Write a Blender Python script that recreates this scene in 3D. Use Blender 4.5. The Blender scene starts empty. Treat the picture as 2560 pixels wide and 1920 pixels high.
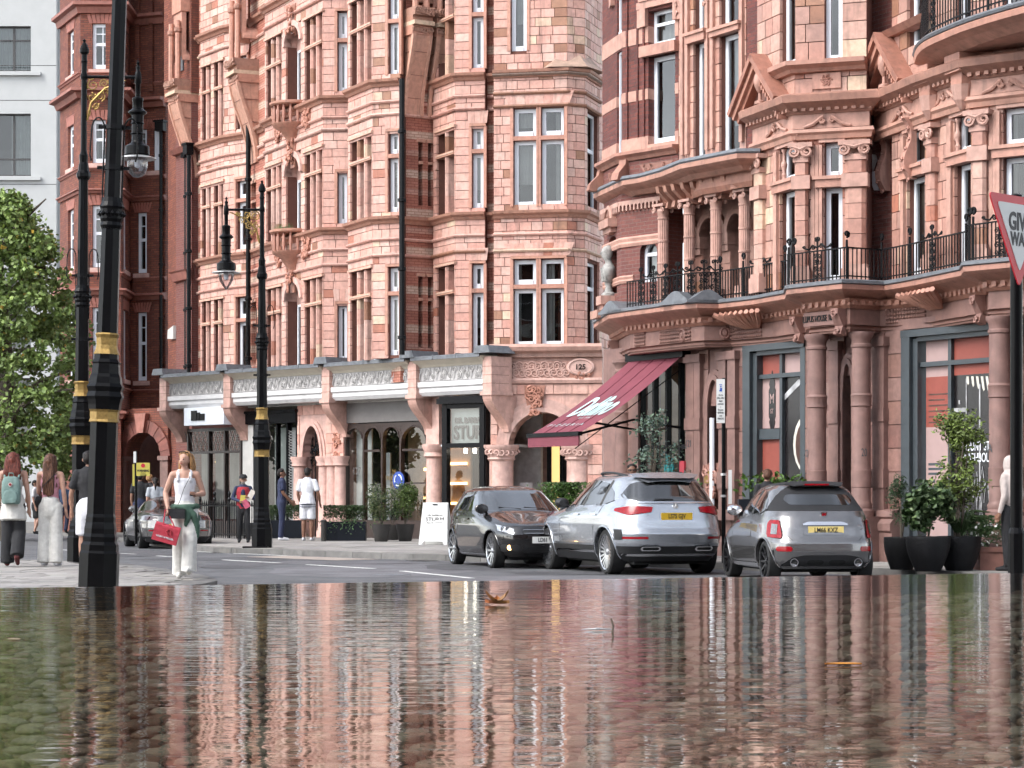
import bpy, bmesh, math, random
import numpy as np
from mathutils import Matrix, Vector
R_ = random.Random(7)
sc = bpy.context.scene
# ---------------------------------------------------------------- camera
F = 5700.0      # focal length in photo pixels (2560 wide)
VH = 1248.0     # horizon row
HC = 1.20       # eye height above the road
K = 1.6031      # depth unit used for the survey of the facades
cam = bpy.data.cameras.new('camera'); cam.sensor_width = 36; cam.lens = 36*F/2560
cam.shift_y = (VH-960)/2560; cam.clip_end = 900; cam.clip_start = 0.1
camo = bpy.data.objects.new('camera', cam); sc.collection.objects.link(camo)
camo.location = (0, 0, HC); camo.rotation_euler = (math.pi/2, 0, 0)
sc.camera = camo
# ---------------------------------------------------------------- sky, sun, exposure
SUN_EL, SUN_AZ = math.radians(46), math.radians(238)   # azimuth clockwise from +Y
w = bpy.data.worlds.new('World'); sc.world = w; w.use_nodes = True
nt = w.node_tree; bg = nt.nodes['Background']
sky = nt.nodes.new('ShaderNodeTexSky'); sky.sky_type = 'NISHITA'; sky.sun_disc = False
sky.sun_elevation = SUN_EL; sky.sun_rotation = SUN_AZ; sky.dust_density = 1.2; sky.air_density = 1.0; sky.ozone_density = 1.0
bw = nt.nodes.new('ShaderNodeRGBToBW'); mx = nt.nodes.new('ShaderNodeMix'); mx.data_type = 'RGBA'
mx.inputs[0].default_value = 0.72
nt.links.new(sky.outputs[0], bw.inputs[0]); nt.links.new(sky.outputs[0], mx.inputs[6]); nt.links.new(bw.outputs[0], mx.inputs[7])
ctc = nt.nodes.new('ShaderNodeTexCoord'); cmp_ = nt.nodes.new('ShaderNodeMapping'); cmp_.inputs['Scale'].default_value = (1, 1, 2.2); cn = nt.nodes.new('ShaderNodeTexNoise'); cn.inputs['Scale'].default_value = 2.6; cn.inputs['Detail'].default_value = 6; cn.inputs['Roughness'].default_value = .6
cr_ = nt.nodes.new('ShaderNodeMapRange'); cr_.inputs[1].default_value = .35; cr_.inputs[2].default_value = .68; cr_.inputs[3].default_value = .62; cr_.inputs[4].default_value = 1.5     # broken cloud
cm = nt.nodes.new('ShaderNodeVectorMath'); cm.operation = 'SCALE'
nt.links.new(ctc.outputs['Generated'], cmp_.inputs[0]); nt.links.new(cmp_.outputs[0], cn.inputs['Vector']); nt.links.new(cn.outputs['Fac'], cr_.inputs[0]); nt.links.new(mx.outputs[2], cm.inputs[0]); nt.links.new(cr_.outputs[0], cm.inputs['Scale']); nt.links.new(cm.outputs[0], bg.inputs[0]); bg.inputs[1].default_value = 0.15
sl = bpy.data.lights.new('sun', 'SUN'); sl.energy = .95; sl.angle = math.radians(30); sl.color = (1.0, 0.97, 0.93)
so = bpy.data.objects.new('sun', sl); sc.collection.objects.link(so)
_d = Vector((math.sin(SUN_AZ)*math.cos(SUN_EL), math.cos(SUN_AZ)*math.cos(SUN_EL), math.sin(SUN_EL)))
so.rotation_euler = _d.to_track_quat('Z', 'Y').to_euler()
sc.view_settings.view_transform = 'Standard'; sc.view_settings.look = 'None'
sc.view_settings.exposure = 1.78; sc.view_settings.gamma = 1.0
sc.cycles.use_denoising = True; sc.cycles.use_adaptive_sampling = True; sc.cycles.adaptive_threshold = .03; sc.cycles.adaptive_min_samples = 12; sc.cycles.max_bounces = 5; sc.cycles.transparent_max_bounces = 12
sc.cycles.glossy_bounces = 4; sc.cycles.diffuse_bounces = 2; sc.cycles.transmission_bounces = 4
sc.cycles.caustics_reflective = False; sc.cycles.caustics_refractive = False

COLL = sc.collection
pi = math.pi
def px(u, Y): return (u-1280)/F*Y
def pz(v, Y): return HC+(VH-v)/F*Y
def P(u, v, Y): return (px(u, Y), Y, pz(v, Y))
def gy(v, z=0.12): return F*(HC-z)/(v-VH)      # depth of a point standing at height z seen at row v

# ---------------------------------------------------------------- materials
MATS = {}
def _nt(name):
    m = bpy.data.materials.new(name); m.use_nodes = True
    t = m.node_tree; b = t.nodes['Principled BSDF']; MATS[name] = m
    return m, t, b
def _n(t, typ, **kw):
    n = t.nodes.new('ShaderNode'+typ)
    for k, v in kw.items(): setattr(n, k, v)
    return n
def _mixc(t, fac, a, b, mode='MIX'):
    n = _n(t, 'Mix', data_type='RGBA', blend_type=mode)
    for sock, val in ((n.inputs[0], fac), (n.inputs[6], a), (n.inputs[7], b)):
        if hasattr(val, 'is_linked') or isinstance(val, bpy.types.NodeSocket): t.links.new(val, sock)
        else: sock.default_value = val if not isinstance(val, tuple) else (val+(1,))[:4]
    return n.outputs[2]
def _ramp(t, src, a, b, lo=0.0, hi=1.0):
    n = _n(t, 'MapRange'); t.links.new(src, n.inputs[0])
    for i, v in ((1, a), (2, b), (3, lo), (4, hi)): n.inputs[i].default_value = v
    return n.outputs[0]
def _noise(t, scale, detail=4, vec=None, rough=0.6):
    n = _n(t, 'TexNoise'); n.inputs['Scale'].default_value = scale; n.inputs['Detail'].default_value = detail; n.inputs['Roughness'].default_value = rough
    if vec is not None: t.links.new(vec, n.inputs['Vector'])
    return n.outputs['Fac']
def mat(name, col=(.5, .5, .5), rough=.6, metal=0, attr=False, nscale=6, namp=.25, bump=0, bscale=60, spec=None, coat=0, dirt=0, streak=0):
    """plain surface: base colour (times the colour attribute) broken up by noise, grain and water streaks"""
    m, t, b = _nt(name)
    tc = _n(t, 'TexCoord'); obj = tc.outputs['Object']
    geo = _n(t, 'NewGeometry')
    c = None
    if attr:
        a = _n(t, 'Attribute', attribute_name='Col'); c = _mixc(t, 1.0, tuple(col), a.outputs['Color'], 'MULTIPLY')
    if namp > 0:
        nz = _noise(t, nscale, 3, geo.outputs['Position']); f = _ramp(t, nz, .25, .75, 1-namp, 1+namp*.5)
        n = _n(t, 'Mix', data_type='RGBA', blend_type='MULTIPLY'); n.inputs[0].default_value = 1
        if c is None: n.inputs[6].default_value = tuple(col)+(1,)
        else: t.links.new(c, n.inputs[6])
        cc = _n(t, 'CombineColor')
        for i in range(3): t.links.new(f, cc.inputs[i])
        t.links.new(cc.outputs[0], n.inputs[7]); c = n.outputs[2]
    if streak > 0:
        mp = _n(t, 'Mapping'); mp.inputs['Scale'].default_value = (3.5, 3.5, .35); t.links.new(geo.outputs['Position'], mp.inputs[0])
        sn = _noise(t, 1.6, 3, mp.outputs[0], .7); f = _ramp(t, sn, .55, .8, 0, streak)
        if c is None: c = _mixc(t, 0.0, tuple(col), tuple(col))
        c = _mixc(t, f, c, (.07, .045, .035))
    if dirt > 0:
        dn = _noise(t, .9, 4, geo.outputs['Position'], .75); f = _ramp(t, dn, .55, .75, 0, dirt)
        if c is None: c = _mixc(t, 0.0, tuple(col), tuple(col))
        c = _mixc(t, f, c, (.05, .04, .035))
    if c is None: b.inputs['Base Color'].default_value = tuple(col)+(1,)
    else: t.links.new(c, b.inputs['Base Color'])
    b.inputs['Roughness'].default_value = rough; b.inputs['Metallic'].default_value = metal
    if spec is not None: b.inputs['Specular IOR Level'].default_value = spec
    if coat: b.inputs['Coat Weight'].default_value = coat; b.inputs['Coat Roughness'].default_value = .03
    if bump > 0:
        bn = _noise(t, bscale, 1, geo.outputs['Position']); bp = _n(t, 'Bump'); bp.inputs['Strength'].default_value = bump; bp.inputs['Distance'].default_value = .01
        t.links.new(bn, bp.inputs['Height']); t.links.new(bp.outputs[0], b.inputs['Normal'])
    return m
def brickmat(name, c1, c2, mortar, bw_=.225, bh=.075, ms=.008, attr=False, rough=.8, dirt=.4, squash=1):
    m, t, b = _nt(name)
    uv = _n(t, 'UVMap'); uv.uv_map = 'UVMap'; geo = _n(t, 'NewGeometry')
    br = _n(t, 'TexBrick'); t.links.new(uv.outputs[0], br.inputs['Vector'])
    br.inputs['Color1'].default_value = tuple(c1)+(1,); br.inputs['Color2'].default_value = tuple(c2)+(1,); br.inputs['Mortar'].default_value = tuple(mortar)+(1,)
    br.inputs['Scale'].default_value = 1; br.inputs['Brick Width'].default_value = bw_; br.inputs['Row Height'].default_value = bh; br.inputs['Mortar Size'].default_value = ms
    br.inputs['Mortar Smooth'].default_value = .3; br.inputs['Bias'].default_value = 0
    c = br.outputs['Color']
    nz = _noise(t, 1.2, 3, geo.outputs['Position'], .7); f = _ramp(t, nz, .5, .78, 0, dirt); c = _mixc(t, f, c, (.05, .025, .02))
    nz2 = _noise(t, 25, 1, geo.outputs['Position']); f2 = _ramp(t, nz2, .3, .7, 0, .35); c = _mixc(t, f2, c, tuple(x*.55 for x in c1))
    if attr:
        a = _n(t, 'Attribute', attribute_name='Col'); c = _mixc(t, 1.0, c, a.outputs['Color'], 'MULTIPLY')
    t.links.new(c, b.inputs['Base Color']); b.inputs['Roughness'].default_value = rough
    bp = _n(t, 'Bump'); bp.inputs['Strength'].default_value = .6; bp.inputs['Distance'].default_value = .01; bp.invert = True
    t.links.new(br.outputs['Fac'], bp.inputs['Height']); t.links.new(bp.outputs[0], b.inputs['Normal'])
    return m
def glassmat(name, tint=(.75, .78, .78), refl=1.0, rough=.0, f0=1.52):
    m = bpy.data.materials.new(name); m.use_nodes = True; MATS[name] = m
    t = m.node_tree; t.nodes.clear()
    o = _n(t, 'OutputMaterial'); mix = _n(t, 'MixShader'); tr = _n(t, 'BsdfTransparent'); gl = _n(t, 'BsdfGlossy'); fr = _n(t, 'Fresnel')
    fr.inputs[0].default_value = f0; tr.inputs[0].default_value = tuple(tint)+(1,); gl.inputs['Roughness'].default_value = rough
    f = _ramp(t, fr.outputs[0], 0, 1, .045, refl)
    t.links.new(f, mix.inputs[0]); t.links.new(tr.outputs[0], mix.inputs[1]); t.links.new(gl.outputs[0], mix.inputs[2]); t.links.new(mix.outputs[0], o.inputs[0])
    if rough == 0:
        geo = _n(t, 'NewGeometry'); bn = _noise(t, 1.3, 1, geo.outputs['Position']); bp = _n(t, 'Bump'); bp.inputs['Strength'].default_value = .05; bp.inputs['Distance'].default_value = .05
        t.links.new(bn, bp.inputs['Height']); t.links.new(bp.outputs[0], gl.inputs['Normal'])
    return m
def emit(name, col, s):
    m, t, b = _nt(name); b.inputs['Base Color'].default_value = tuple(col)+(1,); b.inputs['Emission Color'].default_value = tuple(col)+(1,); b.inputs['Emission Strength'].default_value = s
    return m

mat('terracotta', (1, 1, 1), .55, attr=True, nscale=9, namp=.25, bump=.3, bscale=45, streak=.6, dirt=.25)
mat('terra_plain', (.59, .375, .32), .6, attr=True, nscale=5, namp=.3, bump=.3, bscale=40, streak=.45, dirt=.25)
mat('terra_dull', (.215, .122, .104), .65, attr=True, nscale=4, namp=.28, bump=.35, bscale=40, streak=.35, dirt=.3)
mat('terra_brown', (.48, .28, .225), .6, attr=True, nscale=5, namp=.3, bump=.3, bscale=40, streak=.5, dirt=.35)
mat('joint', (.13, .05, .035), .9, namp=.2)
brickmat('brick_orange', (.27, .082, .046), (.14, .036, .026), (.075, .04, .032), ms=.011, dirt=.75)
brickmat('brick_mauve', (.20, .065, .05), (.14, .045, .038), (.17, .11, .095), dirt=.3)
brickmat('brick_dark', (.105, .03, .026), (.19, .05, .036), (.09, .05, .045), dirt=.5)
brickmat('brick_tint', (1, 1, 1), (.8, .78, .76), (.45, .3, .26), attr=True, dirt=.25, bw_=.22, bh=.075)
mat('white_paint', (.80, .83, .88), .4, nscale=3, namp=.08)
mat('cream_paint', (.56, .54, .51), .5, nscale=3, namp=.15, dirt=.15, attr=True)
mat('lead', (.14, .15, .165), .5, nscale=8, namp=.35, bump=.15)
mat('black_iron', (.004, .004, .005), .4, nscale=10, namp=.3, spec=.15)
mat('black_gloss', (.003, .003, .0035), .3, nscale=14, namp=.3, bump=.03, bscale=60, spec=.12)
mat('gold', (.30, .195, .065), .45, metal=.8, nscale=30, namp=.35)
mat('dark_grey', (.045, .055, .062), .45, namp=.15)
mat('dark_wood', (.035, .02, .016), .4, namp=.25)
mat('grey_fascia', (.13, .12, .115), .5, namp=.12)
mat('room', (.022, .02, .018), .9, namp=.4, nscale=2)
mat('curtain', (.50, .49, .455), .9, namp=.15, nscale=3)
mat('blind', (.50, .52, .50), .9, namp=.12)
glassmat('glass', (.62, .65, .66)); glassmat('shop_glass', (.85, .87, .87), .8)
glassmat('lamp_glass', (.86, .86, .88), .9)
mat('asphalt', (.105, .106, .112), .85, attr=True, nscale=1.1, namp=.45, bump=.5, bscale=90)
mat('paving', (.27, .258, .246), .8, attr=True, nscale=2.2, namp=.25, bump=.25, bscale=70, dirt=.18)
mat('kerb', (.15, .145, .14), .8, attr=True, nscale=3, namp=.35, bump=.3, bscale=60)
mat('road_paint', (.62, .62, .60), .75, nscale=14, namp=.5)

# ---------------------------------------------------------------- mesh builder
class MB:
    def __init__(s, fr=None):
        s.V = []; s.F = []; s.MI = []; s.C = []; s.UV = []; s.fr = fr; s.col = (1, 1, 1); s.mi = 0
    def add(s, vs, fs, col=None):
        n = len(s.V); col = col or s.col
        for f in fs:
            a, b, c = (Vector(vs[f[0]]), Vector(vs[f[1]]), Vector(vs[f[2]]))
            nn = (b-a).cross(c-a); ax = max(range(3), key=lambda i: abs(nn[i]))
            i, j = ((1, 2), (0, 2), (0, 1))[ax]
            s.UV.append([(vs[k][i], vs[k][j]) for k in f])
            s.F.append([n+k for k in f]); s.MI.append(s.mi); s.C.append(col)
        s.V.extend([s.fr(*p) for p in vs] if s.fr else [tuple(p) for p in vs])
        return s
    def box(s, x0, x1, y0, y1, z0, z1, col=None):
        v = [(x, y, z) for z in (z0, z1) for y in (y0, y1) for x in (x0, x1)]
        return s.add(v, [(0, 2, 3, 1), (4, 5, 7, 6), (0, 1, 5, 4), (2, 6, 7, 3), (0, 4, 6, 2), (1, 3, 7, 5)], col)
    def prism(s, poly, vec, col=None):
        n = len(poly); vec = Vector(vec); v = [tuple(p) for p in poly]+[tuple(Vector(p)+vec) for p in poly]
        return s.add(v, [tuple(range(n))[::-1], tuple(range(n, 2*n))]+[(i, (i+1) % n, n+(i+1) % n, n+i) for i in range(n)], col)
    def lathe(s, prof, c=(0, 0, 0), seg=12, col=None, ang=0, ax='z', rx=1, ry=1, cap=True):
        v = []; f = []
        for (r, z) in prof:
            for k in range(seg):
                a = ang+2*pi*k/seg; p = (r*rx*math.cos(a), r*ry*math.sin(a), z)
                if ax == 'x': p = (p[2], p[0], p[1])
                elif ax == 'y': p = (p[0], p[2], p[1])
                v.append((c[0]+p[0], c[1]+p[1], c[2]+p[2]))
        m = len(prof)
        for i in range(m-1):
            for k in range(seg): f.append((i*seg+k, i*seg+(k+1) % seg, (i+1)*seg+(k+1) % seg, (i+1)*seg+k))
        if cap: f.append(tuple(range(seg))[::-1]); f.append(tuple((m-1)*seg+k for k in range(seg)))
        return s.add(v, f, col)
    def tube(s, pts, r, seg=6, col=None):
        pts = [Vector(p) for p in pts]; n = len(pts); v = []; f = []
        rr = r if isinstance(r, (list, tuple)) else [r]*n
        up = Vector((0, 0, 1)); prev = None
        for i, p in enumerate(pts):
            d = (pts[min(i+1, n-1)]-pts[max(i-1, 0)]).normalized()
            if prev is None:
                a = up if abs(d.z) < .9 else Vector((1, 0, 0)); e1 = d.cross(a).normalized()
            else: e1 = (prev-d*prev.dot(d)).normalized()
            prev = e1; e2 = d.cross(e1)
            for k in range(seg):
                t = 2*pi*k/seg; v.append(tuple(p+(e1*math.cos(t)+e2*math.sin(t))*rr[i]))
        for i in range(n-1):
            for k in range(seg): f.append((i*seg+k, i*seg+(k+1) % seg, (i+1)*seg+(k+1) % seg, (i+1)*seg+k))
        f.append(tuple(range(seg))[::-1]); f.append(tuple((n-1)*seg+k for k in range(seg)))
        return s.add(v, f, col)
    def spiral(s, c, r, turns=1.6, th=.02, a0=0, flip=1, plane='sz', d=0.02, seg=5, n=16):
        pts = []
        for i in range(n+1):
            t = i/n; a = a0+flip*turns*2*pi*t; q = r*(1-.82*t)
            pts.append((c[0]+q*math.cos(a), d, c[1]+q*math.sin(a)))
        return s.tube(pts, [th*(1-.4*i/n) for i in range(n+1)], seg)
    def sheet(s, grid, col=None):
        m = len(grid); n = len(grid[0]); v = [p for row in grid for p in row]
        return s.add(v, [(i*n+j, i*n+j+1, (i+1)*n+j+1, (i+1)*n+j) for i in range(m-1) for j in range(n-1)], col)
    def mesh(s, name, mats, smooth=False, recalc=True, weld=False):
        me = bpy.data.meshes.new(name); me.from_pydata(s.V, [], s.F)
        for m in (mats if isinstance(mats, (list, tuple)) else [mats]): me.materials.append(MATS[m])
        me.polygons.foreach_set('material_index', s.MI)
        ca = me.attributes.new('Col', 'FLOAT_COLOR', 'CORNER'); buf = []
        for f, c in zip(s.F, s.C): buf.extend((c[0], c[1], c[2], 1.0)*len(f))
        ca.data.foreach_set('color', buf)
        uv = me.uv_layers.new(name='UVMap'); buf = [x for f in s.UV for p in f for x in p]; uv.data.foreach_set('uv', buf)
        if smooth: me.polygons.foreach_set('use_smooth', [True]*len(me.polygons))
        if recalc or weld:
            bm = bmesh.new(); bm.from_mesh(me)
            if weld: bmesh.ops.remove_doubles(bm, verts=bm.verts, dist=1e-4)
            bmesh.ops.recalc_face_normals(bm, faces=bm.faces); bm.to_mesh(me); bm.free()
        if smooth and smooth != 'all':
            me.set_sharp_from_angle(angle=math.radians(40))
        return me
    def build(s, name, mats, parent=None, smooth=False, kind=None, recalc=True, weld=False, label=None):
        o = bpy.data.objects.new(name, s.mesh(name, mats, smooth, recalc, weld)); COLL.objects.link(o)
        if parent is not None: attach(o, parent)
        if kind: o['kind'] = kind
        if label: o['label'] = label
        return o
def attach(o, parent):
    o.parent = parent
    r = parent
    while r.parent: r = r.parent
    o.matrix_parent_inverse = Matrix.Identity(4) if r.get('_local') else wm(parent).inverted()
def wm(o):
    m = Matrix.LocRotScale(o.location, o.rotation_euler, o.scale)
    return (wm(o.parent) @ o.matrix_parent_inverse @ m) if o.parent else m
def tmp_dg(s):
    with bpy.context.temp_override(scene=s, view_layer=s.view_layers[0]):
        d = bpy.context.evaluated_depsgraph_get(); d.update(); return d
LOCALS = []
def thing(name, label, cat, loc=(0, 0, 0), rz=0, group=None, local=False):
    """an Empty at the thing's base; local=True: its parts are modelled round the origin and move with it"""
    o = bpy.data.objects.new(name, None); o.empty_display_size = .3; COLL.objects.link(o)
    o.location = loc; o.rotation_euler = (0, 0, rz); o['label'] = label; o['category'] = cat
    if group: o['group'] = group
    if local: o['_local'] = 1; LOCALS.append(o)
    return o
def tag(o, label, cat, group=None):
    o['label'] = label; o['category'] = cat
    if group: o['group'] = group
    return o
def struct(o): o['kind'] = 'structure'; return o
def copytree(root, loc, rz=0, label=None, group=None):
    def rec(o, par):
        c = o.copy(); COLL.objects.link(c)
        if par is not None: c.parent = par
        for ch in o.children: rec(ch, c)
        return c
    r = rec(root, None); r.location = loc; r.rotation_euler = (0, 0, rz)
    if label: r['label'] = label
    if group: r['group'] = group
    return r
def subpart(o, parent):      # parent is itself a part with identity transform
    attach(o, parent); return o
class Face:
    """a vertical wall plane: s runs left to right along it, d outwards towards the street, z up"""
    def __init__(f, p0, p1):
        f.o = Vector((p0[0], p0[1])); d = Vector((p1[0]-p0[0], p1[1]-p0[1])); f.L = d.length; f.t = d.normalized(); f.n = Vector((f.t.y, -f.t.x))
    def __call__(f, s, d, z):
        return (f.o.x+f.t.x*s+f.n.x*d, f.o.y+f.t.y*s+f.n.y*d, z)
    def s(f, u, d=0):
        k = (u-1280)/F; ox = f.o.x+f.n.x*d; oy = f.o.y+f.n.y*d
        return (k*oy-ox)/(f.t.x-k*f.t.y)
    def Y(f, s, d=0): return f.o.y+f.t.y*s+f.n.y*d
    def z(f, u, v, d=0): return pz(v, f.Y(f.s(u, d), d))
def FU(u0, y0, u1, y1): return Face((px(u0, y0*K), y0*K), (px(u1, y1*K), y1*K))
def XY(u, y): return (px(u, y*K), y*K)
def cornice(mb, pl, prof, col=None, caps=True):
    """sweep a section [(out, z)] along a plan polyline, mitred; outwards = towards the street"""
    n = len(pl); nv = []
    for i in range(n):
        ns = []
        for a, b in ((i-1, i), (i, i+1)):
            if 0 <= a and b < n:
                t = (Vector(pl[b])-Vector(pl[a])).normalized(); ns.append(Vector((t.y, -t.x)))
        m = ns[0] if len(ns) == 1 else (ns[0]+ns[1])
        if len(ns) == 2: m = m.normalized(); m = m/max(.35, m.dot(ns[0]))
        nv.append(m)
    v = []; f = []; k = len(prof)
    for i in range(n):
        for d, z in prof: v.append((pl[i][0]+nv[i].x*d, pl[i][1]+nv[i].y*d, z))
    for i in range(n-1):
        for j in range(k):
            f.append((i*k+j, i*k+(j+1) % k, (i+1)*k+(j+1) % k, (i+1)*k+j))
    if caps: f.append(tuple(range(k))[::-1]); f.append(tuple((n-1)*k+j for j in range(k)))
    fr = mb.fr; mb.fr = None; mb.add(v, f, col); mb.fr = fr
    return mb
def arc_pts(s0, s1, zs, rise, n=14):
    c = (s0+s1)/2; h = (s1-s0)/2
    return [(c+h*math.cos(pi-pi*i/n), zs+rise*math.sin(pi*i/n)) for i in range(n+1)]
def arch_fill(mb, s0, s1, zs, rise, zt, d0, d1, n=14):
    """wall left above an arched opening: between the arch curve and a flat top"""
    a = arc_pts(s0, s1, zs, rise, n)
    for i in range(n):
        p, q = a[i], a[i+1]
        mb.prism([(p[0], d0, p[1]), (q[0], d0, q[1]), (q[0], d0, zt), (p[0], d0, zt)], (0, d1-d0, 0))
def arch_ring(mb, s0, s1, zs, rise, w, d0, d1, n=14, legs=0):
    a = arc_pts(s0, s1, zs, rise, n); b = arc_pts(s0-w, s1+w, zs, rise+w, n)
    for i in range(n):
        mb.prism([(a[i][0], d0, a[i][1]), (a[i+1][0], d0, a[i+1][1]), (b[i+1][0], d0, b[i+1][1]), (b[i][0], d0, b[i][1])], (0, d1-d0, 0))
    if legs:
        mb.box(s0-w, s0, d0, d1, zs-legs, zs); mb.box(s1, s1+w, d0, d1, zs-legs, zs)
def rects_minus(s0, s1, z0, z1, ops):
    """strips of a wall that are left between rectangular openings"""
    zs = sorted({z0, z1}|{min(max(z, z0), z1) for o in ops for z in (o[2], o[3])}); out = []
    for a, b in zip(zs, zs[1:]):
        if b-a < 1e-4: continue
        cuts = sorted((max(o[0], s0), min(o[1], s1)) for o in ops if o[2] < b-1e-4 and o[3] > a+1e-4 and o[1] > s0 and o[0] < s1)
        x = s0
        for c in cuts:
            if c[0] > x+1e-4: out.append((x, c[0], a, b))
            x = max(x, c[1])
        if x < s1-1e-4: out.append((x, s1, a, b))
    return out
def wall(mb, face, s0, s1, z0, z1, ops, d0=-.45, d1=0, col=None):
    mb.fr = face
    for r in rects_minus(s0, s1, z0, z1, ops): mb.box(r[0], r[1], d0, d1, r[2], r[3], col)
PINKS = [(.60, .335, .27), (.63, .37, .30), (.585, .315, .25), (.645, .405, .335), (.61, .345, .28), (.57, .295, .235)]
ODD = [(.30, .14, .085), (.34, .17, .105), (.64, .46, .33), (.40, .155, .10), (.60, .40, .29)]
def pick(rng, odd=.12, pinks=PINKS, odds=ODD):
    c = rng.choice(odds) if rng.random() < odd else rng.choice(pinks); k = rng.uniform(.93, 1.06)
    return tuple(x*k for x in c)
def blocks(store, face, s0, s1, z0, z1, ops, bh=.225, bw=.33, d=0.0, th=.06, gap=.016, rng=R_, odd=.09, pal=None, colf=None):
    """terracotta facing: one block after another, courses staggered, cut round the openings"""
    n = max(1, round((z1-z0)/bh)); h = (z1-z0)/n
    for i in range(n):
        a = z0+i*h; b = a+h
        cuts = sorted((max(o[0], s0), min(o[1], s1)) for o in ops if o[2] < b-.06 and o[3] > a+.06 and o[1] > s0 and o[0] < s1)
        segs = []; x = s0
        for c in cuts:
            if c[0] > x+.03: segs.append((x, c[0]))
            x = max(x, c[1])
        if x < s1-.03: segs.append((x, s1))
        for (x0, x1) in segs:
            L = x1-x0; m = max(1, round(L/bw)); ww = [1+rng.uniform(-.18, .18) for _ in range(m)]
            if m > 1 and i % 2: ww[0] *= .55
            t = sum(ww); x = x0
            for q in ww:
                e = x+L*q/t; j = rng.uniform(0, .006)
                c = colf(x, a, rng) if colf else pick(rng, odd) if pal is None else pick(rng, odd, pal)
                store.append((face, x+gap/2, e-gap/2, d-th, d+j, a+gap/2, b-gap/2, c)); x = e
def emit_blocks(store, parent, name, material, most=300):
    """the blocks that show largest become parts of their own, the rest one joined part"""
    def area(b):
        p = b[0](b[1], b[4], b[5]); q = b[0](b[2], b[4], b[6])
        return abs(F*p[0]/p[1]-F*q[0]/q[1])*abs(F*(p[2]-q[2])/p[1])
    def seen(b):
        p = b[0](b[1], b[4], b[5]); u = 1280+F*p[0]/p[1]; v = VH-F*(p[2]-HC)/p[1]; return -20 < u < 2560 and -20 < v < 1440
    st = sorted(store, key=lambda b: -area(b) if seen(b) else 0)
    for b in st[:most]:
        m = MB(b[0]); m.box(*b[1:7], col=b[7]); m.build(name, material, parent, recalc=False)
    if st[most:]:
        m = MB()
        for b in st[most:]: m.fr = b[0]; m.box(*b[1:7], col=b[7])
        m.build(name+'_facing', material, parent, kind='stuff', recalc=False)
def window(parent, face, s0, s1, z0, z1, depth=.22, fw=.075, bars=(), vbars=(), curtain=None, frame='white_paint', glass='glass', arch=0, room=True, name='window'):
    """frame with its panes, set back in the wall opening; bars: heights of cross bars, vbars: positions of uprights"""
    m = MB(face); a, b = -depth-.07, -depth
    if not arch:
        m.box(s0, s0+fw, a, b, z0, z1); m.box(s1-fw, s1, a, b, z0, z1); m.box(s0+fw, s1-fw, a, b, z1-fw, z1)
    else:
        m.box(s0, s0+fw, a, b, z0, z1); m.box(s1-fw, s1, a, b, z0, z1); arch_ring(m, s0+fw, s1-fw, z1, arch-fw, fw, a, b)
    m.box(s0+fw, s1-fw, a, b+.03, z0, z0+fw*1.3)
    for zz, ww in bars: m.box(s0+fw, s1-fw, a+.003, b-.004, zz-ww/2, zz+ww/2)
    for ss, ww in vbars: m.box(ss-ww/2, ss+ww/2, a+.006, b-.008, z0+fw*1.3, z1-fw+(arch*.8 if arch else 0))
    o = m.build(name, frame, parent)
    g = MB(face); zt = z1+(arch if arch else 0)
    if arch:
        pts = [(s0+.01, -depth-.035, z0+.02), (s1-.01, -depth-.035, z0+.02)]+[(p[0], -depth-.035, p[1]) for p in arc_pts(s0+.01, s1-.01, z1, arch-.01)][::-1]
        g.add(pts, [tuple(range(len(pts)))])
    else: g.add([(s0+.01, -depth-.035, z0+.01), (s1-.01, -depth-.035, z0+.01), (s1-.01, -depth-.035, z1-.01), (s0+.01, -depth-.035, z1-.01)], [(0, 1, 2, 3)])
    g.build('pane', glass, o, recalc=False)
    if not curtain and room and R_.random() < .4: curtain = R_.choice(('sides', 'short', 'blind', 'left', 'right'))
    if curtain:
        c = MB(face); dd = -depth-.16
        if curtain == 'blind': c.box(s0, s1, dd-.02, dd, z0+(z1-z0)*R_.uniform(.25, .75), zt); cm = 'blind'
        elif curtain == 'full': c.sheet(_cur(s0, s1, z0, zt, dd)); cm = 'curtain'
        elif curtain == 'left': c.sheet(_cur(s0, s0+(s1-s0)*.5, z0, zt, dd)); cm = 'curtain'
        elif curtain == 'right': c.sheet(_cur(s1-(s1-s0)*.45, s1, z0, zt, dd)); cm = 'curtain'
        elif curtain == 'sides':
            c.sheet(_cur(s0, s0+(s1-s0)*.26, z0, zt, dd)); c.sheet(_cur(s1-(s1-s0)*.26, s1, z0, zt, dd)); cm = 'curtain'
        else: c.sheet(_cur(s0, s1, z0+(z1-z0)*.35, zt, dd)); cm = 'curtain'
        c.build('curtain', cm, o, smooth=True, recalc=False)
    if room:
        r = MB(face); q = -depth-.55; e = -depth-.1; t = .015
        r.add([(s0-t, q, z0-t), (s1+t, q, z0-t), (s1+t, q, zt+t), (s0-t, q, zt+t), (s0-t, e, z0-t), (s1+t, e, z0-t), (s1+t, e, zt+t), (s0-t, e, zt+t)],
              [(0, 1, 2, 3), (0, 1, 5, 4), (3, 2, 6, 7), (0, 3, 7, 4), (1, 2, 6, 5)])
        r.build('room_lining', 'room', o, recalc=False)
    return o
def _cur(s0, s1, z0, z1, d):
    n = max(6, int((s1-s0)/.035)); ph = R_.uniform(0, 6)
    return [[(s0+(s1-s0)*i/n, d+.02*math.sin(ph+i*1.9)+.012*math.sin(i*.7+ph), z) for i in range(n+1)] for z in (z0, (z0+z1)/2, z1)]
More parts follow.
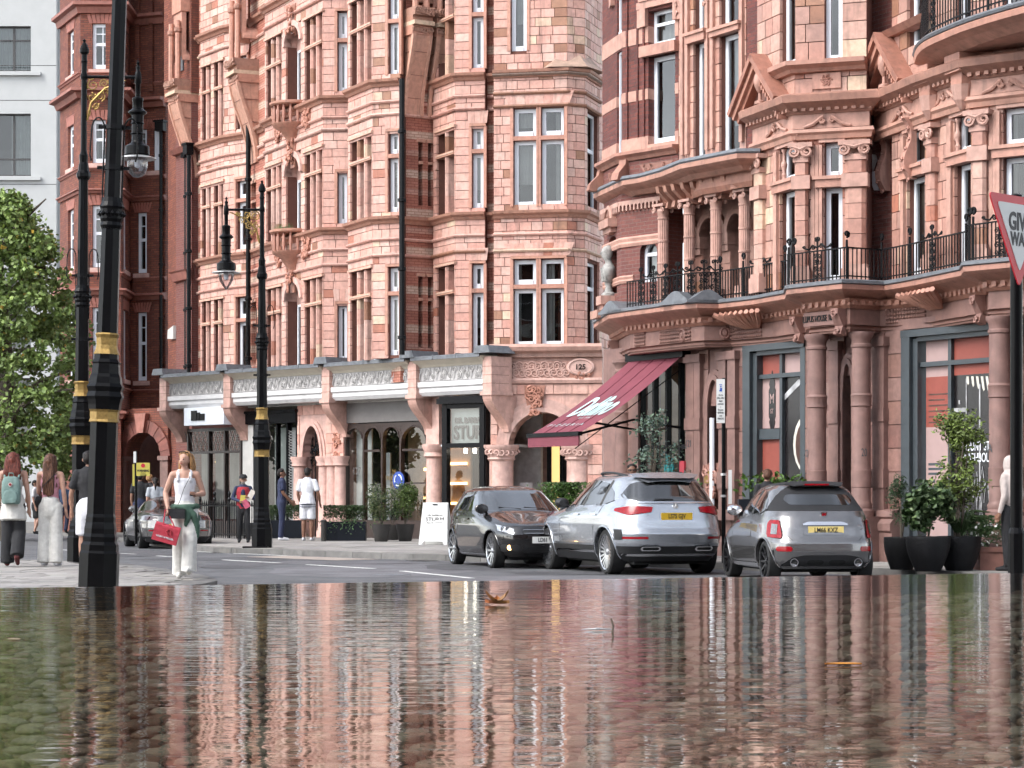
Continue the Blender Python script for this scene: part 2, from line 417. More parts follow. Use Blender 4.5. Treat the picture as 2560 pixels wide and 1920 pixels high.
def text(s, size, M, material, parent, name='lettering', ext=.002, sx=1.0, align='CENTER', shear=0, bold=0, label=None):
    cu = bpy.data.curves.new(name, 'FONT'); cu.body = s; cu.size = size; cu.align_x = align; cu.align_y = 'CENTER'; cu.extrude = ext; cu.shear = shear; cu.offset = bold; cu.resolution_u = 3
    o = bpy.data.objects.new(name, cu); COLL.objects.link(o)
    me = bpy.data.meshes.new_from_object(o); bpy.data.objects.remove(o); bpy.data.curves.remove(cu)
    me.transform(M @ Matrix.Diagonal((sx, 1, 1, 1))); me.materials.clear(); me.materials.append(MATS[material])
    o = bpy.data.objects.new(name, me); COLL.objects.link(o)
    if parent is not None: attach(o, parent)
    if label: o['label'] = label
    return o
def facemat(face, s, d, z):      # text upright on a wall plane
    x = Vector((face.t.x, face.t.y, 0)); n = Vector((face.n.x, face.n.y, 0)); p = Vector(face(s, d, z))
    return Matrix(((x.x, 0, n.x, p.x), (x.y, 0, n.y, p.y), (0, 1, 0, p.z), (0, 0, 0, 1)))
# ================================================================ ground, pavements, pool
def in_poly(x, y, pl):
    c = False; n = len(pl)
    for i in range(n):
        x0, y0 = pl[i]; x1, y1 = pl[(i+1) % n]
        if (y0 > y) != (y1 > y) and x < (x1-x0)*(y-y0)/(y1-y0)+x0: c = not c
    return c
m = MB(); m.add([(-260, -60, 0), (260, -60, 0), (260, 420, 0), (-260, 420, 0)], [(0, 1, 2, 3)], col=(1, 1, 1))
struct(m.build('road', 'asphalt', recalc=False))
KF = [(-34, 120), (-14.9, 75), (-7.4, 53), (-5.5, 50.0), (-3.75, 47.2), (-1.2, 44.2), (2.6, 40.2), (5.6, 35.9), (8.6, 31.0), (15, 20)]   # far kerb
KN = [(-40, 46), (-14, 42.2), (-9, 41.0), (-7.2, 39.6), (-6.0, 37.0), (-4.7, 33.4), (-4.1, 31.2), (-3.92, 29.9), (-4.15, 28.4), (-4.9, 25), (-5.6, 20), (-6.2, 8)]   # near kerb
def spline(pts, n=6):
    out = []
    for i in range(len(pts)-1):
        p0 = Vector(pts[max(i-1, 0)]); p1 = Vector(pts[i]); p2 = Vector(pts[i+1]); p3 = Vector(pts[min(i+2, len(pts)-1)])
        for k in range(n):
            t = k/n; out.append(tuple(.5*((2*p1)+(p2-p0)*t+(2*p0-5*p1+4*p2-p3)*t*t+(3*p1-p0-3*p2+p3)*t**3)))
    return out+[tuple(pts[-1])]
def walk(pl, step):
    out = [Vector(pl[0])]; need = step
    for a, b in zip(pl, pl[1:]):
        a = Vector(a); b = Vector(b); L = (b-a).length; pos = 0
        while L-pos >= need: pos += need; out.append(a+(b-a)*pos/L); need = step
        need -= L-pos
    return [tuple(p) for p in out]
def pavement(name, kerb, poly, rowdir, slab, most, kstep, seen, side):
    m = MB(); m.prism([(x, y, -.05) for x, y in poly], (0, 0, .157), col=(.55, .54, .52))
    pv = struct(m.build(name, 'paving', None))
    st = walk(kerb, kstep)
    for i in range(len(st)-1):
        a = Vector(st[i]); b = Vector(st[i+1]); t = (b-a).normalized(); n = Vector((t.y, -t.x))*side
        if not seen((a+b)/2): continue
        k = MB(); g = t*.006; hh = .118+R_.uniform(-.003, .003)
        q = [a+g+n*.02, b-g+n*.02, b-g-n*.28, a+g-n*.28]
        c = R_.uniform(.75, 1.25); k.prism([(p.x, p.y, -.02) for p in q], (0, 0, hh+.02), col=(c, c*.99, c*.97)); k.build('kerb_stone', 'kerb', pv)
    # flagstones
    u = Vector(rowdir).normalized(); nrm = Vector((-u.y, u.x)); pc = [Vector(p) for p in poly]
    a0 = min(p.dot(nrm) for p in pc); a1 = max(p.dot(nrm) for p in pc); b0 = min(p.dot(u) for p in pc); b1 = max(p.dot(u) for p in pc)
    flags = []; r = a0; i = 0
    while r < a1:
        h = slab[1]; x = b0-R_.random()*slab[0]
        while x < b1:
            L = slab[0]*R_.choice((.8, 1, 1.2)); c = u*(x+L/2)+nrm*(r+h/2)
            if seen(c) and in_poly(c.x, c.y, poly):
                q = [u*x+nrm*r, u*(x+L)+nrm*r, u*(x+L)+nrm*(r+h), u*x+nrm*(r+h)]
                if all(in_poly(p.x, p.y, poly) for p in q): flags.append((c.length, q, L, h))
            x += L
        r += h; i += 1
    flags.sort(key=lambda f: f[0]); rest = MB()
    for j, (_, q, L, h) in enumerate(flags):
        cc = sum(q, Vector((0, 0)))/4; k = MB() if j < most else rest; g = .010
        pts = [cc+(p-cc)*(1-g/ min(L, h)*2) for p in q]; v = R_.uniform(.82, 1.18); z = R_.uniform(0, .004)
        k.prism([(p.x, p.y, .095) for p in pts], (0, 0, .022+z), col=(v, v*R_.uniform(.97, 1.0), v*R_.uniform(.94, .99)))
        if j < most: k.build('paving_slab', 'paving', pv, recalc=False)
    if rest.F: rest.build('paving_slabs', 'paving', pv, kind='stuff', recalc=False)
    return pv
kf = spline(KF); kn = spline(KN)
vis = lambda c: c.y > 6 and abs(c.x)/c.y < .26
PF = pavement('far_pavement', kf, kf+[(40, 20), (60, 120), (-30, 130)], (-.62, .78), (.75, .6), 0, 1.0, lambda c: vis(c) and c.y < 66 and c.x > -16, 1)
PN = pavement('near_pavement', kn, kn+[(-60, 8), (-60, 46)], (1, -.12), (.72, .45), 260, .95, lambda c: vis(c) and c.y > 22, -1)
# drop the kerb where the far pavement meets the crossing: pale ramp slab
m = MB(); m.prism([(-4.75, 48.1, .004), (-2.6, 45.35, .004), (-3.4, 44.6, .004), (-5.5, 47.3, .004)], (0, 0, .004), col=(1.25, 1.1, 1.0)); struct(m.build('crossing_ramp', 'paving'))
# road markings
def line(name, a, b, w_, z=.006):
    m = MB(); a = Vector(a); b = Vector(b); t = (b-a).normalized(); n = Vector((-t.y, t.x))*w_/2
    m.prism([(p.x, p.y, z-.004) for p in (a-n, b-n, b+n, a+n)], (0, 0, .005)); return struct(m.build(name, 'road_paint'))
def gp(u, v): Y = gy(v, 0); return (px(u, Y), Y)
for (u0, v0, u1, v1) in ((560, 1400, 700, 1408), (770, 1412, 935, 1422), (1005, 1428, 1180, 1446), (300, 1384, 340, 1386), (395, 1390, 440, 1393), (140, 1374, 172, 1376), (575, 1378, 620, 1381)):
    line('road_marking', gp(u0, v0), gp(u1, v1), .1)
line('road_marking', (-7.3, 52.2), (-4.6, 48.0), .06); line('road_marking', (-7.15, 52.0), (-4.45, 47.8), .06)
# iron covers in the carriageway, gully by the kerb
for (x, y, r_) in ((-1.9, 36.2, .3), (.6, 41.0, .28), (-6.9, 47.5, .3)):
    m = MB(); m.lathe([(r_, .001), (r_, .007), (r_*.9, .008), (r_*.88, .006), (.01, .006)], (x, y, 0), 24); m.col = (1, 1, 1); struct(m.build('manhole_cover', 'lead'))
for (x, y, a) in ((-1.75, 44.3, -.85), (-6.6, 51.0, -1.0)):
    m = MB(); ca, sa = math.cos(a), math.sin(a); m.prism([(x+p*ca-q_*sa, y+p*sa+q_*ca, .001) for p, q_ in ((-.25, -.2), (.25, -.2), (.25, .2), (-.25, .2))], (0, 0, .006)); struct(m.build('gully_grate', 'black_iron'))
# patched tarmac
for ti, (x, y, a, b, c) in enumerate(((-2.4, 38.6, 1.6, 3.2, 1.35), (-5.2, 45.5, 2.2, 1.4, .72), (.2, 34.5, 2.0, 1.1, 1.22), (-5.0, 41.0, .5, 1.6, .8), (-.6, 40.5, .9, 2.2, .7), (-3.3, 43.0, 1.4, .8, 1.25), (-8.2, 50.5, 1.0, 3.0, .75), (1.6, 37.0, 1.6, .7, .68))):
    m = MB(); n = 22; m.add([(x+a*math.cos(2*pi*i/n)*(1+.2*R_.random()), y+b*math.sin(2*pi*i/n)*(1+.2*R_.random()), .0015+.0008*ti) for i in range(n)], [tuple(range(n))], col=(c*1.02, c*.99, c)); struct(m.build('tarmac_patch', 'asphalt', recalc=False))

# ---------------------------------------------------------------- the brim-full raised pool
WZ = .75
def pool_edge(x): return 12.63+.417*x
mat('pool_stone', (.10, .095, .09), .5, nscale=6, namp=.3)
mat('cobble', (1, 1, 1), .6, attr=True, nscale=22, namp=.3)
mat('pool_bed', (.30, .225, .18), .9, nscale=9, namp=.4)
def watermat():
    m = bpy.data.materials.new('pool_water'); m.use_nodes = True; MATS['pool_water'] = m
    t = m.node_tree; t.nodes.clear(); o = _n(t, 'OutputMaterial'); mix = _n(t, 'MixShader'); tr = _n(t, 'BsdfTransparent'); gl = _n(t, 'BsdfGlossy'); fr = _n(t, 'Fresnel')
    fr.inputs[0].default_value = 1.33; tr.inputs[0].default_value = (.80, .78, .70, 1); gl.inputs['Roughness'].default_value = .012; gl.inputs['Color'].default_value = (1, 1, 1, 1)
    geo = _n(t, 'NewGeometry')
    hs = []
    for sx, sy, scl, amp, det in ((1.0, 3.0, 2.4, .0022, 1), (1.0, 2.6, 9.0, .0007, 1), (1.0, 2.0, 30.0, .00022, 1)):
        mp = _n(t, 'Mapping'); mp.inputs['Scale'].default_value = (sx, sy, 1); t.links.new(geo.outputs['Position'], mp.inputs[0])
        nz = _noise(t, scl, det, mp.outputs[0], .5); mu = _n(t, 'Math', operation='MULTIPLY'); mu.inputs[1].default_value = amp; t.links.new(nz, mu.inputs[0]); hs.append(mu.outputs[0])
    a = _n(t, 'Math', operation='ADD'); t.links.new(hs[0], a.inputs[0]); t.links.new(hs[1], a.inputs[1])
    a2 = _n(t, 'Math', operation='ADD'); t.links.new(a.outputs[0], a2.inputs[0]); t.links.new(hs[2], a2.inputs[1])
    bp = _n(t, 'Bump'); bp.inputs['Strength'].default_value = 1; bp.inputs['Distance'].default_value = 1.0; t.links.new(a2.outputs[0], bp.inputs['Height'])
    t.links.new(bp.outputs[0], gl.inputs['Normal'])
    f = _ramp(t, fr.outputs[0], 0, 1, .22, 1.0)
    t.links.new(f, mix.inputs[0]); t.links.new(tr.outputs[0], mix.inputs[1]); t.links.new(gl.outputs[0], mix.inputs[2]); t.links.new(mix.outputs[0], o.inputs[0])
watermat()
PX0, PX1, PY0 = -7.0, 8.0, 1.6
poly = [(PX0, PY0), (PX1, PY0), (PX1, pool_edge(PX1)), (PX0, pool_edge(PX0))]
m = MB(); m.add([(x, y, WZ) for x, y in poly], [(0, 1, 2, 3)]); struct(m.build('pool_water', 'pool_water', recalc=False))
m = MB(); e = .10      # basin: floor and thin rim just under the water
m.prism([(x, y, 0) for x, y in poly], (0, 0, WZ-.125))
ins = [(PX0+e, PY0+e), (PX1-e, PY0+e), (PX1-e, pool_edge(PX1-e)-e), (PX0+e, pool_edge(PX0+e)-e)]
for i in range(4):
    a, b, c, d = poly[i], poly[(i+1) % 4], ins[(i+1) % 4], ins[i]; m.prism([(a[0], a[1], WZ-.124), (b[0], b[1], WZ-.124), (c[0], c[1], WZ-.124), (d[0], d[1], WZ-.124)], (0, 0, .121))
basin = struct(m.build('pool_basin', 'pool_stone'))
m = MB(); m.add([(x, y, WZ-.1225) for x, y in ins], [(0, 1, 2, 3)]); attach(struct(m.build('pool_bed', 'pool_bed', recalc=False)), basin)
cob = []
y = PY0+.25; row = 0
while y < 14.6:
    st = .112*(1 if y < 9 else 1.35); x = -.235*y+(row % 2)*st/2
    while x < .235*y:
        if y+.1 < pool_edge(x)-.1: cob.append((x+R_.uniform(-.03, .03), y+R_.uniform(-.025, .025), st*R_.choice((.7, .85, 1, 1, 1.15))))
        x += st
    y += st*.92; row += 1
def cobble(mb, x, y, st):
    a = st*.43*R_.uniform(.86, 1.05); b = st*.40*R_.uniform(.86, 1.05); h = R_.uniform(.012, .028); g = R_.random()
    c = (.50, .475, .41) if g < .4 else (.34, .265, .215) if g < .85 else (.56, .54, .48); k = R_.uniform(.8, 1.2)
    mb.lathe([(1.0, 0), (.93, h*.55), (.62, h*.92), (.2, h)], (x, y, WZ-.1222), 9, col=tuple(q*k for q in c), rx=a, ry=b, ang=R_.random())
cob = [c for c in cob if c[1] > 3.5]; rest = MB()
for i, c in enumerate(cob):
    if i < 300: k = MB(); cobble(k, *c); k.build('cobble', 'cobble', basin, smooth='all', recalc=False)
    else: cobble(rest, *c)
rest.build('cobbles', 'cobble', basin, smooth='all', kind='stuff', recalc=False)
# ================================================================ pale office block and far street end, left
mat('render_white', (.44, .445, .44), .8, nscale=1.5, namp=.06)
mat('office_frame', (.045, .042, .042), .5)
mat('far_stone', (.55, .53, .49), .8, nscale=.7, namp=.12)
glassmat('office_glass', (.55, .62, .64))
YW = 69.0
ow = thing('office_building', 'white rendered office block with dark square windows at the far left', 'building', (px(-60, YW*K), YW*K, 0))
fw_ = FU(-420, YW, 141, YW); sW = lambda u: fw_.s(u)
ops = []; zz = lambda v: pz(v, YW*K)
for a, b in ((65, 178), (284, 440), (505, 660), (725, 880), (945, 1100), (-155, -42)):
    for uu in (-40, -200, -360): ops.append((sW(uu), sW(uu+117), zz(b), zz(a)))
m = MB(); wall(m, fw_, 0, fw_.L, 0, 34, ops, -.5); m.build('wall', 'render_white', ow)
m = MB(fw_); m.box(fw_.L-.002, fw_.L+.3, -9, -.51, 0, 34); m.build('side_wall', 'render_white', ow)
for v in (163, 250, 460, 470+210, 680+220):
    g = MB(fw_); g.box(0, fw_.L, -.02, .004, zz(v)-.03, zz(v)); g.build('wall_joint', 'office_frame', ow)
for o in ops:
    H = o[3]-o[2]; tall = H > 2.6; b = [(o[3]-H*.30, .07)] if not tall else [(o[2]+H*.28, .08)]
    w1 = window(ow, fw_, *o, depth=.25, fw=.06, bars=b, vbars=[(o[0]+(o[1]-o[0])*.62, .1)], frame='office_frame', glass='office_glass', curtain='right' if tall else 'full')
    s_ = MB(fw_); s_.box(o[0]-.3, o[1]+.5, -.2, .18, o[2]-.22, o[2]-.06); s_.build('sill', 'render_white', ow)
# glazed strip behind its corner
f2 = FU(137, 71, 156, 71.6); gb = thing('glazed_building', 'narrow strip of grey glazed building behind the red brick bay', 'building', f2(0, 0, 0))
m = MB(f2); m.box(0, f2.L+.4, -3, 0, 0, 34); m.build('wall', 'grey_fascia', gb)
for i, v in enumerate((75, 180, 290, 395, 500, 605)):
    q = MB(f2); q.box(.08, f2.L, .0, .03, pz(v+86, 71*K), pz(v, 71*K)); q.build('window', 'office_glass', gb)
    q = MB(f2); q.box(.05, f2.L, .0, .06, pz(v+104, 71*K), pz(v+90, 71*K)); q.build('spandrel', 'office_frame', gb)
# far end of the street
fe = thing('stone_terrace', 'pale far off stone terrace seen through the plane tree', 'building', (-30, 175, 0))
ff = Face((-60, 168), (-14, 178)); m = MB(); ops = [(a, a+1.3, z, z+2.3) for a in np.arange(2, 44, 3.2) for z in (1.0, 5.2, 9.2, 13.0)]
wall(m, ff, 0, ff.L, 0, 17, ops, -.6); m.build('wall', 'far_stone', fe)
for o in ops: window(fe, ff, *o, depth=.25, room=False, curtain='full')
m = MB(); cornice(m, [ff(0, 0, 0)[:2], ff(ff.L, 0, 0)[:2]], [(-.2, 16.2), (.5, 16.6), (.6, 17), (-.2, 17)]); m.build('cornice', 'far_stone', fe)

# ================================================================ red brick mansion, left
rb = thing('red_brick_mansion', 'tall red brick mansion block with white sash windows and an arched entrance', 'building', XY(250, 48)+(0,))
ZL = lambda v, y=47: pz(v, y*K)
Wz = [(ZL(172), ZL(59)), (ZL(407), ZL(300)), (ZL(668), ZL(513)), (ZL(944), ZL(769))]     # window heights by storey
plan = [(150, 48.6), (201, 47.0), (302, 47.0), (326, 48.3), (414, 48.0)]
faces = [FU(*plan[i], *plan[i+1]) for i in range(4)]
wallm = MB(); wins = []
def add_face(f, ws, z0=0, extra=()):
    ops = [w_[:4] for w_ in ws]; wall(wallm, f, 0, f.L, z0, 22, ops+list(extra), -.5)
    for w_ in ws: wins.append((f,)+tuple(w_))
f = faces[0]; add_face(f, [(f.s(170), f.s(184), a, b, i) for i, (a, b) in enumerate(Wz)], 0)
f = faces[1]; add_face(f, [(f.s(231), f.s(281), a, b, i) for i, (a, b) in enumerate(Wz)], 4.2, )
f = faces[2]; add_face(f, [(f.L*.3, f.L*.75, a, b, i) for i, (a, b) in enumerate(Wz)], 4.2)
f = faces[3]; add_face(f, [(f.s(343), f.s(367), a, b, i) for i, (a, b) in enumerate(Wz[1:])]+[(f.s(383), f.s(398), Wz[1][0], Wz[1][1], 5)], 4.2)
wallm.build('wall', 'brick_orange', rb)
for (f, a, b, z0, z1, i) in wins:
    H = z1-z0; bars = [(z0+H*.55, .10), (z1-H*.22, .035)]; vb = [((a+b)/2, .03)]
    window(rb, f, a, b, z0, z1, depth=.1, fw=.11, bars=bars, vbars=vb if b-a > .5 else (), curtain=('blind', 'sides', None, 'sides', None, None)[i])
    q = MB(f); q.box(a-.12, b+.12, -.1, .07, z0-.16, z0-.02); q.build('sill', 'terra_plain', rb)
    # gauged brick flat arch
    n = 7
    for k in range(n):
        u0 = a-.1+(b-a+.2)*k/n; u1 = a-.1+(b-a+.2)*(k+1)/n; t = .12*((k+.5)/n-.5)*2
        g = MB(f); g.prism([(u0+.006, -.02, z1+.01), (u1-.006, -.02, z1+.01), (u1-.006+t, -.02, z1+.33), (u0+.006+t, -.02, z1+.33)], (0, .035, 0), col=(.62, .35, .3)); g.build('arch_brick', 'terra_plain', rb)
pl = [XY(*p) for p in plan]
bands = [(15.30, .10, .10), (14.75, .38, .30), (12.15, .10, .10), (11.45, .16, .14), (8.70, .10, .10), (8.15, .22, .2), (4.90, .12, .1), (4.1, .22, .25), (17.6, .3, .35)]
for z, d, h in bands:
    b = MB(); cornice(b, pl, [(-.1, z-h), (d*.35, z-h), (d*.55, z-h*.45), (d, z-h*.3), (d, z), (-.1, z+.05)], col=(.50, .30, .26)); b.build('string_course', 'terra_plain', rb)
# ground floor: piers, white door to the left and the arched entrance
f = faces[1]; q = MB(); wall(q, f, 0, f.L, 0, 4.2, [(f.s(222), f.s(268), 0, 3.0)], -.5); q.build('ground_floor_wall', 'brick_orange', rb)
q = MB(f); q.box(f.s(222), f.s(268), -.3, -.24, 0, 3.0); q.build('door', 'white_paint', rb)
q = MB(faces[0]); q.box(-.1, .45, -.3, .18, 0, 4.0); q.box(-.2, .55, -.3, .26, 2.55, 2.75); q.build('pilaster', 'terra_dull', rb)
fA = FU(292, 47.4, 420, 46.6); s0, s1 = fA.s(316), fA.s(404); zs = 2.62; rise = (s1-s0)/2
q = MB(); wall(q, fA, 0, fA.L, 0, 4.2, [(s0, s1, 0, zs+rise)], -.6); arch_fill(q, s0, s1, zs, rise, zs+rise, -.6, 0); q.build('entrance_wall', 'brick_orange', rb)
n = 17; a = arc_pts(s0, s1, zs, rise, n); b = arc_pts(s0-.42, s1+.42, zs, rise+.42, n)
for i in range(n):
    q = MB(fA); c = R_.uniform(.30, .42); q.prism([(a[i][0], -.05, a[i][1]), (a[i+1][0], -.05, a[i+1][1]), (b[i+1][0], -.05, b[i+1][1]), (b[i][0], -.05, b[i][1])], (0, .12+.02*(i % 2), 0), col=(c, c*.52, c*.45)); q.build('arch_stone', 'terra_plain', rb)
q = MB(fA)
for ss in (s0-.34, s1): q.box(ss, ss+.34, -.4, .08, 0, zs-.14); q.box(ss-.06, ss+.4, -.4, .14, zs-.14, zs)
q.build('pilaster', 'terra_dull', rb)
q = MB(fA); q.prism([((s0+s1)/2-.14, .0, zs+rise-.02), ((s0+s1)/2+.14, .0, zs+rise-.02), ((s0+s1)/2+.25, .0, zs+rise+.62), ((s0+s1)/2-.25, .0, zs+rise+.62)], (0, .2, 0), col=(.6, .38, .33)); q.build('keystone', 'terra_plain', rb)
q = MB(fA); q.box(s0-.2, s1+.2, -2.2, -2.15, 0, 4.1); q.box(s0-.3, s0-.2, -2.2, -.6, 0, 4.1); q.box(s1+.2, s1+.3, -2.2, -.6, 0, 4.1); q.build('porch_lining', 'terra_dull', rb)
dr = MB(fA); dm = (s0+s1)/2; dr.box(dm-.7, dm+.7, -2.14, -2.05, .1, 3.4); drp = dr.build('door', 'dark_wood', rb)
q = MB(fA); q.box(dm-.5, dm-.06, -2.045, -2.03, 1.1, 2.6); q.box(dm+.06, dm+.5, -2.045, -2.03, 1.1, 2.6); q.box(dm-.5, dm+.5, -2.045, -2.03, 2.75, 3.3); q.build('pane', 'glass', drp)
# little gable over the left bay window and the dark party wall
f = faces[0]; g = MB(f); ga, gb_ = f.s(150), f.s(196); g.prism([(ga-.2, 0, 8.0), (gb_, 0, 8.0), ((ga+gb_)/2-.1, 0, 8.9)], (0, .35, 0), col=(.5, .3, .26)); g.build('gable', 'terra_plain', rb)
fP = FU(420, 46.9, 440, 46.2); q = MB(fP); q.box(0, fP.L, -2, 0, 0, 22); q.build('return_wall', 'brick_orange', rb)
fP = FU(440, 46.2, 479, 45.5); q = MB(fP); q.box(0, fP.L, -2, 0, 0, 14.2); q.build('party_wall', 'brick_mauve', rb)
q = MB(); cornice(q, [fP(0, 0, 0)[:2], fP(fP.L, 0, 0)[:2]], [(-.1, 8.2), (.12, 8.25), (.2, 8.5), (.25, 8.55), (-.1, 8.6)], col=(.45, .27, .24)); q.build('string_course', 'terra_plain', rb); q = MB(); cornice(q, [fP(0, 0, 0)[:2], fP(fP.L, 0, 0)[:2]], [(-.1, 12.3), (.15, 12.35), (.25, 12.5), (-.1, 12.6)], col=(.45, .27, .24)); q.build('string_course', 'terra_plain', rb)
# dormer head and big cornice at the top right of the block
q = MB(fP); q.box(-.9, 1.4, -.5, .05, 14.2, 22); q.build('upper_wall', 'brick_orange', rb)
q = MB(fP); q.box(.3, .8, -.3, .1, 15.0, 16.6); q.build('slate_cheek', 'lead', rb)
for k in range(5):
    f = faces[3]; q = MB(f); q.box(.25+k*.52, .4+k*.52, 0, .12, 15.0, 21); q.build('brick_rib', 'brick_orange', rb)
def drainpipe(parent, face, s, z0, z1, d=.1, r=.055, label=None, hop=True):
    q = MB(face); q.lathe([(r, z0), (r, z1)], (s, d, 0), 8)
    for z in np.arange(z0+.4, z1, 1.83): q.lathe([(r, z), (r*1.5, z+.02), (r*1.5, z+.1), (r, z+.12)], (s, d, 0), 8)
    if hop: q.box(s-.16, s+.16, d-.1, d+.14, z1, z1+.3); q.box(s-.2, s+.2, d-.1, d+.18, z1+.3, z1+.36)
    return q.build('drainpipe', 'black_iron', parent, label=label)
drainpipe(rb, faces[3], faces[3].s(408), 5, 13.6, .16)
drainpipe(rb, fP, fP.s(482), 5.0, 12.2, .14, .075)
# street name plate, alarm box, lantern
f = faces[0]; q = MB(); fs = FU(163, 46.75, 201, 46.75); q.fr = fs; q.box(0, fs.L, 0, .02, ZL(1005), ZL(984)); ns = tag(q.build('street_name_plate', 'white_paint'), 'white street name plate on the red brick corner', 'sign')
text('MOUNT STREET W1', .13, facemat(fs, fs.L/2, .024, (ZL(1005)+ZL(984))/2), 'black_iron', ns, sx=.42)
fq = FU(427, 46.6, 442, 46.2); q = MB(fq); q.prism([(0, 0, ZL(842, 46)), (fq.L, 0, ZL(846, 46)), (fq.L, 0, ZL(812, 46)), (.05, 0, ZL(820, 46))], (0, .12, 0)); ab = tag(q.build('alarm_box', 'cream_paint'), 'cream alarm box high on the dark party wall', 'alarm box')

# ================================================================ hotel front behind the viewer (mirrored in glass and paint)
ht = thing('hotel_building', 'long red brick hotel front seen only mirrored in car paint and windows', 'building', (0, -26, 0)); hf = Face((48, -26), (-52, -26)); m = MB()
ops = [(a, a+1.5, z, z+2.3) for a in np.arange(2, 97, 3.4) for z in (1.0, 5.2, 9.2, 13.2)]; wall(m, hf, 0, hf.L, 0, 18, ops, -.6); m.build('wall', 'brick_orange', ht)
for z in (4.4, 8.4, 12.4, 17.4): m = MB(hf); m.box(0, hf.L, 0, .3, z, z+.35); m.build('string_course', 'far_stone', ht)
for o in ops: m = MB(hf); m.box(o[0], o[1], -.25, -.2, o[2], o[3]); w_ = m.build('window', 'white_paint', ht); m = MB(hf); m.box(o[0]+.14, o[1]-.14, -.2, -.18, o[2]+.14, o[2]+1.1); m.box(o[0]+.14, o[1]-.14, -.2, -.18, o[2]+1.2, o[3]-.14); m.build('pane', 'office_frame', w_)
# ================================================================ pink terracotta mansion, centre
tb = thing('terracotta_mansion', 'long pink terracotta mansion block with canted bays above white fronted shops', 'building', XY(820, 40.3)+(0,))
TS = []           # facing blocks
ZC, S2, S3 = 4.97, 8.83, 12.53
ZT = 18.5
HA, TA, HB, TB, HCc, TCc = 7.45, 6.75, 11.10, 10.46, 14.9, 14.1
back = MB()
def stone_window(face, s0, s1, z0, z1, n, tr, first=True):
    """leaded lights behind deep stone mullions and a transom"""
    m = MB(face); w_ = (s1-s0)/n; mw = .13
    c = pick(R_, .05)
    for i in range(1, n):
        x = s0+w_*i; z = z0
        while z < z1-.01:
            q = min(z1, z+R_.choice((.42, .5, .6))); cc = pick(R_, .13)
            m.prism([(x-mw/2, -.3, z+.005), (x+mw/2, -.3, z+.005), (x+mw/2, -.06, z+.005), (x+.03, 0, z+.005), (x-.03, 0, z+.005), (x-mw/2, -.06, z+.005)], (0, 0, q-z-.008), col=cc); z = q
    m.box(s0, s1, -.3, .035, tr-.05, tr+.05, col=(.5, .27, .19)); m.box(s0, s1, -.3, .05, tr-.005, tr+.03, col=(.62, .42, .32))
    o = m.build('mullioned_window', 'terracotta', tb)
    for i in range(n):
        g = MB(face); a = s0+w_*i+.02; b = s0+w_*(i+1)-.02
        g.box(a, b, -.29, -.25, z0, z1); 
        g.build('light_frame', 'white_paint', o)
        p = MB(face); p.add([(a+.06, -.245, z0+.08), (b-.06, -.245, z0+.08), (b-.06, -.245, z1-.06), (a+.06, -.245, z1-.06)], [(0, 1, 2, 3)]); p.build('pane', 'office_glass', o, recalc=False)
    # hood mould
    h = MB(face); h.box(s0-.1, s1+.1, -.02, .06, z1+.02, z1+.09, col=(.60, .36, .27)); h.build('hood_mould', 'terracotta', tb)
    return o
def terra_face(face, ops, s0=0, s1=None, z0=ZC+.03, z1=ZT, odd=.1, bw_=.33, store=TS, colf=None):
    s1 = face.L if s1 is None else s1
    wall(back, face, s0, s1, z0, z1, ops, -.5, -.055)
    blocks(store, face, s0, s1, z0, z1, ops, .232, bw_, odd=odd, colf=colf)
def white_win(face, s0, s1, z0, z1, tr=None, cur=None, depth=.15):
    if tr:
        q = MB(face); q.box(s0-.02, s1+.02, -depth-.1, .02, tr-.055, tr+.055, col=(.42, .2, .14)); q.build('transom', 'terracotta', tb)
        window(tb, face, s0, s1, z0, tr-.055, depth, .105, curtain=cur); window(tb, face, s0, s1, tr+.055, z1, depth, .105, curtain='full' if R_.random() < .4 else cur)
    else: window(tb, face, s0, s1, z0, z1, depth, .105, curtain=cur)
    q = MB(face); q.box(s0-.07, s1+.07, -.03, .05, z1+.02, z1+.085, col=(.46, .23, .16)); q.box(s0-.09, s0-.01, -.1, .03, z0, z1+.02, col=(.5, .25, .18)); q.box(s1+.01, s1+.09, -.1, .03, z0, z1+.02, col=(.5, .25, .18)); q.build('window_surround', 'terracotta', tb)
def voussoirs(face, s0, s1, z):
    n = max(3, round((s1-s0)/.24)); cx = (s0+s1)/2
    for i in range(n):
        a = s0+(s1-s0)*i/n; b = s0+(s1-s0)*(i+1)/n; t0 = (a-cx)*.16; t1 = (b-cx)*.16
        TS2.append((face, a, b, t0, t1, z))
TS2 = []
# --- bay plans (photo column, survey depth)
B1a, B1b = FU(501, 45.3, 560, 44.4), FU(560, 44.4, 620, 43.9)
B2a, B2b = FU(662, 42.7, 808, 40.0), FU(808, 40.0, 872, 39.95)
B3a, B3b = FU(870, 39.5, 932, 38.5), FU(932, 38.5, 1001, 38.3)
B4a, B4b = FU(1083, 38.7, 1138, 37.9), FU(1138, 37.9, 1213, 37.8)
N0 = FU(474, 46.0, 501, 45.45); N1 = FU(619, 44.08, 664, 43.0); N3 = FU(1001, 38.45, 1086, 38.8); N4 = FU(1211, 38.0, 1238, 37.9)
FL = [(ZC, TA, HA), (S2, TB, HB), (S3, TCc, HCc)]
def lights(face, spans, full=True):
    ops = []
    for (u0, u1, n, which) in spans:
        for k in which:
            a, t, h = FL[k]; ops.append((face.s(u0), face.s(u1), a+.02, h, n, t))
    return ops
